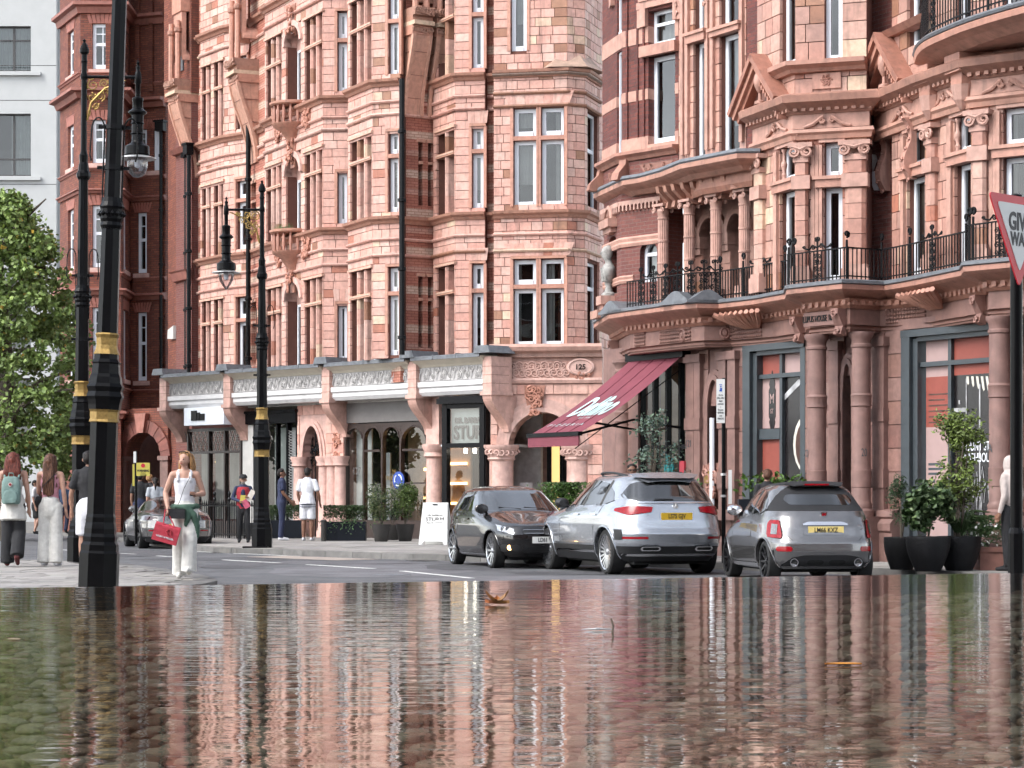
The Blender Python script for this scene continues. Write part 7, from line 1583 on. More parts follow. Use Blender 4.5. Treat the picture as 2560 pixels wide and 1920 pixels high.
# ================================================================ things floating on the pool
def floaty(u, v): Y = F*(HC-WZ)/(v-VH); return (px(u, Y), Y)
mat('leaf_brown', (.30, .11, .025), .6, attr=True); mat('feather', (.4, .4, .42), .5)
x, y = floaty(1243, 1512); q = MB(); rng = random.Random(4); t_ = []
for k in range(5):
    a = -.5+k*1.05; L = .075*rng.uniform(.7, 1.1); q.sheet([[(x+(L*i/5)*math.cos(a)-.018*j*math.sin(a)*math.sin(pi*min(1, .15+i/5)), y+(L*i/5)*math.sin(a)+.018*j*math.cos(a)*math.sin(pi*min(1, .15+i/5)), WZ+.004+.05*(i/5)**1.6*(.5+.5*math.sin(a*2))+.014*abs(j)) for j in (-1, 0, 1)] for i in range(6)], col=(rng.uniform(.7, 1.3), rng.uniform(.7, 1.2), 1))
tag(q.build('floating_leaf', 'leaf_brown', recalc=False), 'curled brown dead leaf floating near the far pool edge', 'leaf')
x, y = floaty(1490, 1576); q = MB(); q.tube([(x-.05, y, WZ+.004), (x, y-.02, WZ+.006), (x+.06, y, WZ+.004)], [.001, .004, .001], 6); tag(q.build('feather', 'feather', smooth=True), 'small white feather floating on the pool', 'feather')
x, y = floaty(1530, 1580); q = MB(); q.tube([(x, y, WZ-.01), (x+.004, y, WZ+.02), (x-.003, y, WZ+.045)], [.004, .004, .003], 6); tag(q.build('twig', 'bark'), 'short dark twig standing out of the pool water', 'twig')
x, y = floaty(2108, 1664); q = MB(); q.sheet([[(x-.05+.02*i, y+.018*j*math.sin(pi*(i+.3)/6), WZ+.003+.004*abs(j)) for j in (-1, 0, 1)] for i in range(6)], col=(2.4, 2.6, 1.2)); tag(q.build('floating_leaf', 'leaf_brown', recalc=False), 'flat orange leaf floating on the right of the pool', 'leaf')
x, y = floaty(35, 1600); q = MB(); q.sheet([[(x-.02+.01*i, y+.008*j, WZ+.004) for j in (-1, 0, 1)] for i in range(5)], col=(2.4, 4.6, 15)); tag(q.build('floating_petal', 'leaf_brown', recalc=False), 'tiny pale petal floating at the left of the pool', 'petal')
# ================================================================ cars: bodies lofted through level contours
mat('tyre', (.012, .012, .012), .8, namp=.3); mat('rim_silver', (.55, .56, .58), .25, metal=.9, namp=.1); mat('rim_dark', (.03, .03, .032), .3, metal=.5); mat('chrome', (.75, .75, .76), .12, metal=1, namp=0)
mat('plastic_black', (.012, .012, .013), .5, namp=.2); mat('soft_top', (.012, .012, .014), .85, namp=.3, nscale=30); mat('lamp_red', (.27, .004, .010), .18, namp=.3, nscale=20, spec=.4); mat('plate_yellow', (.58, .36, .02), .4, namp=.05); mat('plate_white', (.75, .75, .72), .4, namp=.05)
mat('lamp_clear', (.5, .52, .54), .1, metal=.6, nscale=25, namp=.6, coat=1); emit('fog_lamp', (1, .55, .2), 4.0); mat('lamp_smoked', (.03, .008, .01), .1, coat=1, namp=.2)
mat('under', (.006, .006, .006), .9); mat('gasket', (.01, .01, .01), .5)
def paint(name, col, metal=.55, rough=.32):
    m, t, b = _nt(name); b.inputs['Base Color'].default_value = tuple(col)+(1,); b.inputs['Metallic'].default_value = metal; b.inputs['Roughness'].default_value = rough; b.inputs['Coat Weight'].default_value = 1; b.inputs['Coat Roughness'].default_value = .02
    geo = _n(t, 'NewGeometry'); bn = _noise(t, 2.2, 1, geo.outputs['Position']); bp = _n(t, 'Bump'); bp.inputs['Strength'].default_value = .06; bp.inputs['Distance'].default_value = .04; t.links.new(bn, bp.inputs['Height']); t.links.new(bp.outputs[0], b.inputs['Coat Normal'])
paint('paint_silver', (.40, .42, .45), .75, .24); paint('paint_grey', (.19, .185, .185), .75, .24); paint('paint_black', (.006, .005, .005), .1, .2); paint('paint_sports', (.18, .172, .168), .7, .25)
def carglass():
    m, t, b = _nt('car_glass'); b.inputs['Base Color'].default_value = (.012, .013, .013, 1); b.inputs['Roughness'].default_value = .02; b.inputs['Specular IOR Level'].default_value = .9; b.inputs['Coat Weight'].default_value = 1; b.inputs['Coat IOR'].default_value = 1.7
    geo = _n(t, 'NewGeometry'); bn = _noise(t, 3, 1, geo.outputs['Position']); bp = _n(t, 'Bump'); bp.inputs['Strength'].default_value = .04; bp.inputs['Distance'].default_value = .04; t.links.new(bn, bp.inputs['Height']); t.links.new(bp.outputs[0], b.inputs['Coat Normal'])
carglass()
T2 = bpy.data.scenes.new('tmp2')
class Car:
    def __init__(c, name, label, spec, paintm, zdark=.0, dark='plastic_black', topm=None):
        c.t = thing(name, label, 'car', local=True); c.paint = paintm
        zs = np.arange(spec['z0'], spec['H']+.0001, .01); c.zs = zs
        def tab(k):
            p = np.array(spec[k], float); v = np.interp(zs, p[:, 0], p[:, 1]); kr = np.array([1, 2, 3, 2, 1.])/9; e = np.concatenate([[v[0]]*2, v, [v[-1]]*2]); return np.convolve(e, kr, 'valid')
        c.xf, c.xr, c.w, c.nf, c.nr = (tab(k) for k in ('xf', 'xr', 'w', 'nf', 'nr')); c.H = spec['H']; c.spec = spec
        N = 112; th = np.linspace(0, 2*pi, N, endpoint=False); rows = []
        for i, z in enumerate(zs):
            rows.append([c.S(t, z) for t in th])
        # crown of the roof
        top = rows[-1]; cx = (c.xf[-1]+c.xr[-1])/2; cr = spec.get('crown', .03)
        for k in (.93, .8, .6, .35): rows.append([(cx+(p[0]-cx)*k, p[1]*k, c.H+cr*(1-k*k)) for p in top])
        q = MB(); m_ = len(rows); v = [p for r in rows for p in r]
        f = [(i*N+j, i*N+(j+1) % N, (i+1)*N+(j+1) % N, (i+1)*N+j) for i in range(m_-1) for j in range(N)]+[tuple(range(N))[::-1], tuple((m_-1)*N+j for j in range(N))]
        q.V = v; q.F = [list(x) for x in f]; q.C = [(1, 1, 1)]*len(f); q.UV = [[(0, 0)]*len(x) for x in f]
        mi = []
        for x in f:
            ctr = np.mean([v[k] for k in x], axis=0); a = 0
            if ctr[2] < zdark: a = 1
            if topm and topm(ctr): a = 2
            mi.append(a)
        q.MI = mi
        o = q.build('body', [paintm, dark, 'soft_top'], c.t, smooth='all', recalc=True); c.body = o
        # wheel housings
        for (wx, wr) in spec['arches']:
            for s_ in (-1, 1):
                k = MB(); k.lathe([(wr, -.32), (wr, .32)], (wx, s_*(spec['track']+.12), spec['wz']), 40, ax='y'); cu = k.build('cutter', 'under', None); md = o.modifiers.new('b', 'BOOLEAN'); md.operation = 'DIFFERENCE'; md.solver = 'EXACT'; md.object = cu
                T2.collection.objects.link(o); T2.collection.objects.link(cu); dg = tmp_dg(T2); me = bpy.data.meshes.new_from_object(o.evaluated_get(dg)); T2.collection.objects.unlink(o); o.modifiers.clear(); old = o.data; o.data = me; bpy.data.meshes.remove(old); bpy.data.objects.remove(cu)
                rg = MB(); n = 26; a0, a1 = -.12*pi, 1.12*pi
                for d_, mm_ in ((.0, None),):
                    pts = []
                    for i in range(n+1):
                        a = a0+(a1-a0)*i/n; x = wx+wr*math.cos(a); z = spec['wz']+wr*math.sin(a)
                        if z < spec['z0']+.02: continue
                        pts.append((x, s_*(c.Y(x, z)+.004), z))
                    rg.tube(pts, .013, 6); rg.build('wheel_arch', spec.get('archm', paintm), c.t, smooth=True)
        o.data.materials.append(MATS['under'])
        for p in o.data.polygons:
            if abs(p.normal.z) < .98 or True: pass
        u = MB(); u.box(c.xr.min()+.35, c.xf.max()-.35, -spec['track']*.78, spec['track']*.78, spec['z0']-.05, spec['z0']+.25); u.build('underbody', 'under', c.t)
    def _at(c, z):
        g = lambda a: float(np.interp(z, c.zs, a)); return g(c.xf), g(c.xr), g(c.w), g(c.nf), g(c.nr)
    def S(c, t, z):
        xf, xr, w_, nf, nr = c._at(z); a = (xf-xr)/2; xm = (xf+xr)/2; ct, st = math.cos(t), math.sin(t); n = nf if ct > 0 else nr
        return (xm+a*math.copysign(abs(ct)**(2/n), ct), w_*math.copysign(abs(st)**(2/n), st), float(z))
    def Y(c, x, z):
        xf, xr, w_, nf, nr = c._at(z); a = (xf-xr)/2; xi = (x-(xf+xr)/2)/a; n = nf if xi > 0 else nr
        return w_*max(1e-4, 1-min(1, abs(xi))**n)**(1/n)
    def X(c, y, z, front):
        xf, xr, w_, nf, nr = c._at(z); a = (xf-xr)/2; n = nf if front else nr; e = max(1e-4, 1-min(1, abs(y)/w_)**n)**(1/n)
        return (xf+xr)/2+(a*e if front else -a*e)
    def patch(c, kind, u0, u1, lo, hi, name, m_, off_=.005, nu=18, nv=6, parent=None, side=1, label=None):
        lo = np.array(lo, float); hi = np.array(hi, float); g = []
        for j in range(nv+1):
            row = []
            for i in range(nu+1):
                u = u0+(u1-u0)*i/nu; a = np.interp(u, lo[:, 0], lo[:, 1]); b = np.interp(u, hi[:, 0], hi[:, 1]); z = a+(b-a)*j/nv
                if kind == 'side': p = (u, side*(c.Y(u, z)+off_), z)
                elif kind == 'rear': p = (c.X(u, z, False)-off_, u, z)
                elif kind == 'front': p = (c.X(u, z, True)+off_, u, z)
                else:
                    q_ = c.S(u, z); e = Vector((math.cos(u), math.sin(u), 0))*off_*1.3; p = (q_[0]+e.x, q_[1]+e.y, z)
                row.append(p)
            g.append(row)
        q = MB(); q.sheet(g); o = q.build(name, m_, parent or c.t, smooth='all', recalc=False, label=label)
        return o
    def wheels(c, r, rimm, spokes, wd=.22, xs=None, paired=False):
        for wx in (xs or [a[0] for a in c.spec['arches']]):
            for s_ in (-1, 1):
                y = s_*(c.spec['track']-.025); wz = r; q = MB()
                q.lathe([(r*.79, -wd/2), (r*.93, -wd/2), (r*.99, -wd*.42), (r, -wd*.3), (r, wd*.3), (r*.99, wd*.42), (r*.93, wd/2), (r*.79, wd/2)], (wx, y, wz), 36, ax='y', cap=False); w_ = q.build('wheel', 'tyre', c.t, smooth=True)
                q = MB(); d = s_*wd*.36
                q.lathe([(r*.80, d), (r*.81, d+s_*.03), (r*.75, d+s_*.02), (r*.73, d-s_*.06), (r*.71, d-s_*.06)], (wx, y, wz), 36, ax='y', cap=False); q.lathe([(r*.14, d-s_*.05), (r*.14, d), (.0, d+s_*.01)], (wx, y, wz), 14, ax='y'); q.build('rim', rimm, w_, smooth=True)
                q = MB(); q.lathe([(r*.75, d-s_*.075), (r*.75, d-s_*.07)], (wx, y, wz), 30, ax='y'); q.build('brake_disc', 'under', w_)
                for k in range(spokes):
                    a = 2*pi*k/spokes; q = MB(); da = (.16 if spokes > 12 else .28)*(5/spokes if spokes <= 6 else 10/spokes)
                    for e in ((-1, 1) if paired else (0,)):
                        a1 = a+e*da*.6; wd_ = r*(.05 if spokes > 12 else .06)
                        ca_, sa_ = math.cos(a1), math.sin(a1); cb, sb = math.cos(a), math.sin(a); p0 = (wx+r*.1*cb, wz+r*.1*sb); p1 = (wx+r*.77*ca_, wz+r*.77*sa_)
                        nx, nz = -(p1[1]-p0[1]), p1[0]-p0[0]; L = math.hypot(nx, nz); nx, nz = nx/L*wd_, nz/L*wd_
                        q.prism([(p0[0]-nx, y+d-s_*.035, p0[1]-nz), (p1[0]-nx*.8, y+d-s_*.01, p1[1]-nz*.8), (p1[0]+nx*.8, y+d-s_*.01, p1[1]+nz*.8), (p0[0]+nx, y+d-s_*.035, p0[1]+nz)], (0, s_*.025, 0))
                    q.build('spoke', rimm, w_)
    def seam(c, pts, side=1, r=.006):
        q = MB(); q.tube([(x, side*(c.Y(x, z)+.0005), z) for x, z in pts], r, 4); q.build('panel_gap', 'gasket', c.t)
    def rseam(c, pts, front=False, r=.006, m_='gasket', name='panel_gap', off_=0):
        q = MB(); q.tube([(c.X(y, z, front)+(off_ if front else -off_), y, z) for y, z in pts], r, 4); return q.build(name, m_, c.t)
    def mirror(c, x, z, m_, s_):
        y = s_*(c.Y(x, z-.05)+.14); q = MB(); q.lathe([(.0, -.09), (.06, -.075), (.085, -.02), (.088, .05), (.08, .06)], (x, y, z), 14, ax='x', rx=1.35, ry=1.0); o = q.build('wing_mirror', m_, c.t, smooth=True)
        q = MB(); q.tube([(x+.0, s_*(c.Y(x, z-.08)-.02), z-.07), (x, y, z-.03)], .025, 6); q.build('mirror_arm', 'plastic_black', o)
    def place(c, theta, local, u, Y, toward=False):
        h = Vector((-math.sin(theta), math.cos(theta))) if not toward else Vector((math.sin(theta), -math.cos(theta)))
        rz = math.atan2(h.y, h.x); Rm = Matrix.Rotation(rz, 2); p = Vector((px(u, Y), Y))-Rm @ Vector(local); c.t.location = (p.x, p.y, 0); c.t.rotation_euler = (0, 0, rz)
def rr(u0, u1, z0, z1, r=.03):      # rounded rectangle as lower and upper edges
    lo = [(u0, z0+r), (u0+r*.3, z0+r*.3), (u0+r, z0), (u1-r, z0), (u1-r*.3, z0+r*.3), (u1, z0+r)]; hi = [(u0, z1-r), (u0+r*.3, z1-r*.3), (u0+r, z1), (u1-r, z1), (u1-r*.3, z1-r*.3), (u1, z1-r)]; return lo, hi
def numplate(c, tx, y, z, front, m_, w_=.52, h=.111, tilt=.0):
    x = c.X(0, z, front)+(.012 if front else -.012); s_ = 1 if front else -1
    q = MB(); q.box(x-.006, x+.006, y-w_/2, y+w_/2, z-h/2, z+h/2); o = q.build('number_plate', m_, c.t)
    M = Matrix(((0, 0, s_, x+s_*.008), (s_, 0, 0, y), (0, 1, 0, z), (0, 0, 0, 1))); text(tx, .098, M, 'ink', o, sx=.78, ext=.001, bold=.002)
# ---------------------------------------------------------------- silver SUV
sp_ = dict(z0=.22, H=1.60, crown=.035, track=.80, wz=.36, arches=[(1.42, .41), (-1.46, .41)],
 xf=[(.22, 2.1), (.4, 2.3), (.7, 2.32), (.84, 2.26), (.9, 2.1), (.97, 1.75), (1.03, 1.35), (1.08, 1.02), (1.3, .62), (1.5, .22), (1.6, -.05)],
 xr=[(.22, -2.12), (.34, -2.28), (.5, -2.36), (.66, -2.38), (.74, -2.33), (.86, -2.31), (1.0, -2.27), (1.12, -2.235), (1.2, -2.18), (1.4, -1.98), (1.52, -1.86), (1.6, -1.7)],
 w=[(.22, .84), (.34, .91), (.5, .94), (.66, .945), (.8, .95), (.92, .945), (1.0, .925), (1.08, .885), (1.12, .86), (1.3, .77), (1.5, .66), (1.56, .61), (1.6, .52)],
 nf=[(.22, 4), (.8, 4.2), (1.0, 3.4), (1.6, 4)], nr=[(.22, 5), (.7, 5.2), (1.1, 4.4), (1.2, 4.6), (1.6, 4.5)])
cs = Car('parked_suv', 'silver SUV with yellow rear number plate LS75 GJV', sp_, 'paint_silver', .46)
cs.wheels(.36, 'rim_silver', 20, .25)
for s_ in (1, -1):
    cs.patch('side', -1.62, .78, [(-1.62, 1.17), (-1.4, 1.13), (.78, 1.09)], [(-1.62, 1.2), (-1.5, 1.32), (-1.1, 1.46), (-.4, 1.52), (.05, 1.5), (.3, 1.38), (.78, 1.10)], 'side_window', 'car_glass', side=s_, nu=40)
    for x in (-.35, -1.18): cs.seam([(x, 1.10), (x-.02, 1.3), (x-.06, 1.5)], s_, .022)
    cs.seam([(.86, 1.07), (.72, 1.09), (-1.4, 1.13), (-1.66, 1.18)], s_, .010)
    cs.seam([(.62, .42), (.66, .8), (.56, 1.07)], s_); cs.seam([(-.36, .40), (-.38, 1.09)], s_); cs.seam([(-1.0, .45), (-1.02, .75), (-1.25, 1.0), (-1.3, 1.11)], s_)
    cs.patch('side', -1.0, .9, [(-1.0, .34), (.9, .34)], [(-1.0, .38), (.9, .38)], 'sill_trim', 'chrome', side=s_)
    for x in (-.2, -1.02): cs.patch('side', x-.12, x+.1, [(-3, .945), (3, .945)], [(-3, .975), (3, .975)], 'door_handle', 'chrome', .02, 4, 2, side=s_)
    cs.mirror(.62, 1.14, 'plastic_black', s_)
    q = MB(); q.tube([(x, s_*(cs.Y(x, 1.575)-.02), 1.575+.06*math.sin(pi*(x+1.5)/1.7)) for x in np.linspace(-1.5, .2, 12)], .02, 6); q.build('roof_rail', 'plastic_black', cs.t, smooth=True)
    # tail lamps wrapping the corner
    t0, t1 = (pi-.50, pi-.02) if s_ > 0 else (pi+.50, pi+.02)
    a, b = (math.radians(120), math.radians(171)) if s_ > 0 else (math.radians(189), math.radians(240))
    lo = [(a, 1.02), ((a+b)/2, .95), (b, 1.0)] if s_ > 0 else [(a, 1.0), ((a+b)/2, .95), (b, 1.02)]; hi = [(a, 1.06), ((a+b)/2, 1.10), (b, 1.08)] if s_ > 0 else [(a, 1.08), ((a+b)/2, 1.10), (b, 1.06)]
    cs.patch('plan', a, b, lo, hi, 'tail_lamp', 'lamp_red', .014, 26, 4)
    lo, hi = rr(.45*s_-.16, .45*s_+.16, .385, .455, .03); cs.patch('rear', .45*s_-.16, .45*s_+.16, lo, hi, 'tailpipe_trim', 'chrome', .035); lo, hi = rr(.45*s_-.13, .45*s_+.13, .40, .44, .018); cs.patch('rear', .45*s_-.13, .45*s_+.13, lo, hi, 'tailpipe', 'under', .038)
    y0, y1 = (.5, .84) if s_ > 0 else (-.84, -.5); cs.patch('rear', y0, y1, [(y0, .575), (y1, .575)], [(y0, .61), (y1, .61)], 'reflector', 'lamp_red', .006, 8, 2)
    y0, y1 = (.83, .90) if s_ > 0 else (-.90, -.83); cs.patch('plan', *( (math.radians(122), math.radians(134)) if s_ > 0 else (math.radians(226), math.radians(238)) ), [(0, .56), (7, .56)], [(0, .74), (7, .70)], 'bumper_vent', 'plastic_black', .006, 8, 4)
lo = [(-.74, 1.22), (-.6, 1.175), (.6, 1.175), (.74, 1.22)]; hi = [(-.74, 1.27), (-.6, 1.44), (-.5, 1.475), (.5, 1.475), (.6, 1.44), (.74, 1.27)]
cs.patch('rear', -.74, .74, lo, hi, 'rear_window', 'car_glass', .006, 30, 8)
q = MB(); q.sheet([[(-1.72-.06*k, y*(1-.1*k), 1.60-.035*k+.03*(1-(y/.6)**2)) for y in np.linspace(-.6, .6, 13)] for k in range(5)]); q.sheet([[(-1.72-.06*k, y*(1-.1*k), 1.555-.005*k) for y in np.linspace(-.6, .6, 13)] for k in range(5)]); q.build('roof_spoiler', 'paint_silver', cs.t, smooth=True)
cs.rseam([(y, 1.14) for y in np.linspace(-.7, .7, 15)], r=.012, m_='chrome', name='tailgate_trim', off_=.004)
cs.patch('rear', -.46, .46, [(-.46, .82), (.46, .82)], [(-.46, 1.0), (.46, 1.0)], 'plate_recess', 'paint_silver', .002); cs.rseam([(-.78, 1.0), (-.7, .72), (.7, .72), (.78, 1.0)]); cs.rseam([(-.80, .69), (.8, .69)], r=.004)
numplate(cs, 'LS75 GJV', 0, .93, False, 'plate_yellow')
q = MB(); q.lathe([(.045, 0), (.05, .008), (.04, .008)], (0, 0, 0), 18, ax='x'); q.V = [(-p[0]+cs.X(0, 1.09, False)-.004, p[1], p[2]+1.09) for p in q.V]; em = q.build('emblem', 'chrome', cs.t); q = MB(); [q.tube([(cs.X(0, 1.09, False)-.014, 0, 1.09), (cs.X(0, 1.09, False)-.014, .04*math.cos(a), 1.09+.04*math.sin(a))], .004, 4) for a in (pi/2, pi*7/6, -pi/6)]; q.build('emblem_star', 'chrome', em)
q = MB(); q.tube([(cs.X(.05, 1.2, False)-.02, .02, 1.2), (cs.X(.3, 1.19, False)-.02, .34, 1.2)], .009, 5); q.build('rear_wiper', 'plastic_black', cs.t)
M = Matrix(((0, 0, -1, cs.X(-.6, 1.1, False)-.006), (-1, 0, 0, -.6), (0, 1, 0, 1.1), (0, 0, 0, 1))); text('AMG', .05, M, 'chrome', cs.t, name='badge_lettering')
cs.patch('rear', -.80, .80, [(-.8, .30), (.8, .30)], [(-.8, .34), (.8, .34)], 'diffuser_trim', 'chrome', .006, 24, 2)
cs.place(math.radians(17.6), (-1.46, .9), 1512, 36.4)
# ---------------------------------------------------------------- grey small cabriolet
fp = dict(z0=.20, H=1.42, crown=.05, track=.70, wz=.30, arches=[(1.12, .345), (-1.18, .345)],
 xf=[(.2, 1.6), (.35, 1.76), (.6, 1.76), (.72, 1.68), (.82, 1.45), (.9, 1.15), (.96, .85), (1.2, .5), (1.36, .22), (1.42, -.05)],
 xr=[(.2, -1.62), (.3, -1.74), (.45, -1.785), (.58, -1.775), (.66, -1.73), (.8, -1.70), (.95, -1.63), (1.03, -1.56), (1.1, -1.46), (1.3, -1.22), (1.4, -1.08), (1.42, -1.0)],
 w=[(.2, .74), (.32, .80), (.5, .82), (.7, .815), (.85, .795), (.95, .77), (1.05, .735), (1.2, .665), (1.34, .59), (1.42, .47)],
 nf=[(.2, 4.6), (.6, 4.2), (.8, 3.2), (1.42, 3.4)], nr=[(.2, 5.2), (.6, 5), (.95, 4.2), (1.2, 4), (1.42, 3.8)])
cf = Car('parked_cabriolet', 'small dark grey cabriolet with black soft top and plate LM66 KXZ', fp, 'paint_grey', .0, topm=lambda p: (p[2] > 1.035 and p[0] < -1.08 and abs(p[1]) < .75-.12*(p[2]-1.03)/.4) or (p[2] > 1.40))
cf.wheels(.30, 'rim_dark', 10, .2)
for s_ in (1, -1):
    cf.patch('side', -1.05, .72, [(-1.05, 1.04), (-.9, 1.0), (.72, .97)], [(-1.05, 1.08), (-.95, 1.2), (-.7, 1.32), (-.2, 1.375), (.1, 1.34), (.72, .98)], 'side_window', 'car_glass', side=s_, nu=36)
    cf.seam([(-.45, .99), (-.5, 1.33)], s_, .022); cf.seam([(.55, .3), (.62, .7), (.5, .95)], s_); cf.seam([(-.5, .3), (-.55, .7), (-.5, .98)], s_)
    cf.seam([(.78, .95), (-.9, .99), (-1.15, 1.05)], s_, .012)
    cf.patch('side', -.5, -.3, [(-3, .85), (3, .85)], [(-3, .88), (3, .88)], 'door_handle', 'chrome', .018, 4, 2, side=s_)
    cf.mirror(.5, 1.04, 'chrome', s_)
    cf.patch('side', -.8, .7, [(-3, .22), (3, .22)], [(-3, .27), (3, .27)], 'side_skirt', 'chrome', .012, 10, 2, side=s_)
    ang = (122, 149) if s_ > 0 else (211, 238); a, b = map(math.radians, ang); m1 = (a+b)/2; w_ = b-a
    lo = [(a, .70), (a+.1*w_, .655), (b-.1*w_, .645), (b, .66)] if s_ > 0 else [(a, .66), (a+.1*w_, .645), (b-.1*w_, .655), (b, .70)]; hi = [(a, .86), (a+.15*w_, .905), (b-.25*w_, .90), (b, .70)] if s_ > 0 else [(a, .70), (a+.25*w_, .90), (b-.15*w_, .905), (b, .86)]
    tl_ = cf.patch('plan', a, b, lo, hi, 'tail_lamp', 'lamp_red', .016, 20, 6)
    a2, b2 = a+.3*w_, b-.3*w_; cf.patch('plan', a2, b2, [(a2, .70), (b2, .70)], [(a2, .85), (b2, .84)], 'lamp_centre', 'paint_grey', .02, 8, 4, parent=tl_)
    y0, y1 = (.50, .70) if s_ > 0 else (-.70, -.50); lo, hi = rr(y0, y1, .455, .525, .02); cf.patch('rear', y0, y1, lo, hi, 'reflector', 'lamp_red', .008, 10, 3)
    a, b = map(math.radians, (124, 133) if s_ > 0 else (227, 236)); cf.patch('plan', a, b, [(0, .30), (7, .30)], [(0, .47), (7, .47)], 'bumper_vent', 'plastic_black', .006, 8, 4)
    q = MB(); yy = .47*s_; x = cf.X(yy, .30, False); q.lathe([(.055, .06), (.06, -.03), (.05, -.03), (.048, .02)], (x, yy, .295), 18, ax='x'); q.build('tailpipe', 'chrome', cf.t, smooth=True)
lo, hi = rr(-.5, .5, 1.12, 1.27, .06); cf.patch('rear', -.5, .5, lo, hi, 'rear_window', 'car_glass', .008, 24, 6)
lo = [(-.62, .24), (.62, .24)]; hi = [(-.62, .27), (-.5, .37), (-.3, .40), (.3, .40), (.5, .37), (.62, .27)]; cf.patch('rear', -.62, .62, lo, hi, 'diffuser', 'plastic_black', .006, 24, 5)
for y in (-.16, .16): lo, hi = rr(y-.12, y+.12, .26, .33, .02); cf.patch('rear', y-.12, y+.12, lo, hi, 'diffuser_fin', 'under', .01, 8, 3)
cf.rseam([(-.66, .98), (-.62, .75), (-.5, .62), (.5, .62), (.62, .75), (.66, .98)], r=.006); cf.rseam([(-.72, 1.02), (0, 1.04), (.72, 1.02)], r=.006)
cf.patch('rear', -.33, .33, [(-.33, .69), (.33, .69)], [(-.33, .86), (-.25, .885), (.25, .885), (.33, .86)], 'plate_surround', 'paint_grey', .012, 20, 4); cf.patch('rear', -.33, .33, [(-.33, .83), (.33, .83)], [(-.33, .85), (-.25, .88), (.25, .88), (.33, .85)], 'tailgate_trim', 'chrome', .022, 20, 2)
mat('plate_glare', (.72, .56, .2), .3, namp=.1); numplate(cf, 'LM66 KXZ', 0, .755, False, 'plate_glare')  # paler plate yellow: the reflection on it is painted into the colour
q = MB(); x = cf.X(0, .98, False)-.012; q.prism([(x, -.05, 1.02), (x, .05, 1.02), (x, .045, .97), (x, 0, .93), (x, -.045, .97)], (-.008, 0, 0)); em = q.build('badge', 'chrome', cf.t); q = MB(); q.box(x-.012, x-.009, -.03, .03, .965, 1.0); q.build('badge_field', 'lamp_red', em)
q = MB(); q.sheet([[(-1.02-.05*k, y*(1-.06*k), 1.445+.02*(1-(y/.46)**2)-.014*k) for y in np.linspace(-.46, .46, 11)] for k in range(5)]); q.sheet([[(-1.02-.05*k, y*(1-.06*k), 1.415-.008*k) for y in np.linspace(-.46, .46, 11)] for k in range(5)]); spo = q.build('roof_spoiler', 'soft_top', cf.t, smooth=True)
q = MB(); q.box(-1.235, -1.215, -.18, .18, 1.40, 1.425); q.build('brake_light', 'lamp_red', cf.t)
M = Matrix(((0, 0, -1, cf.X(-.52, .8, False)-.006), (-1, 0, 0, -.52), (0, 1, 0, .8), (0, 0, 0, 1))); text('595\nabarth', .045, M, 'chrome', cf.t, name='badge_lettering')
cf.place(math.radians(8), (-1.18, .8), 1905, 33.0)
# ---------------------------------------------------------------- black hatchback, facing the camera
pp = dict(z0=.20, H=1.40, crown=.05, track=.73, wz=.31, arches=[(1.24, .36), (-1.23, .36)],
 xf=[(.2, 1.72), (.3, 1.9), (.5, 1.95), (.62, 1.94), (.74, 1.86), (.80, 1.70), (.88, 1.35), (.95, 1.0), (.99, .85), (1.2, .42), (1.36, .08), (1.40, -.1)],
 xr=[(.2, -1.7), (.35, -1.92), (.6, -1.95), (.8, -1.9), (.95, -1.86), (1.1, -1.72), (1.3, -1.5), (1.40, -1.3)],
 w=[(.2, .76), (.34, .82), (.55, .84), (.75, .84), (.88, .825), (.98, .79), (1.05, .755), (1.3, .63), (1.36, .58), (1.40, .47)],
 nf=[(.2, 4.8), (.6, 4.6), (.8, 3.6), (.95, 3.3), (1.4, 3.8)], nr=[(.2, 5), (1.4, 4)])
cp = Car('parked_hatchback', 'glossy black hatchback facing the camera with fog lamps lit', pp, 'paint_black', .0)
cp.wheels(.31, 'rim_silver', 10, .2)
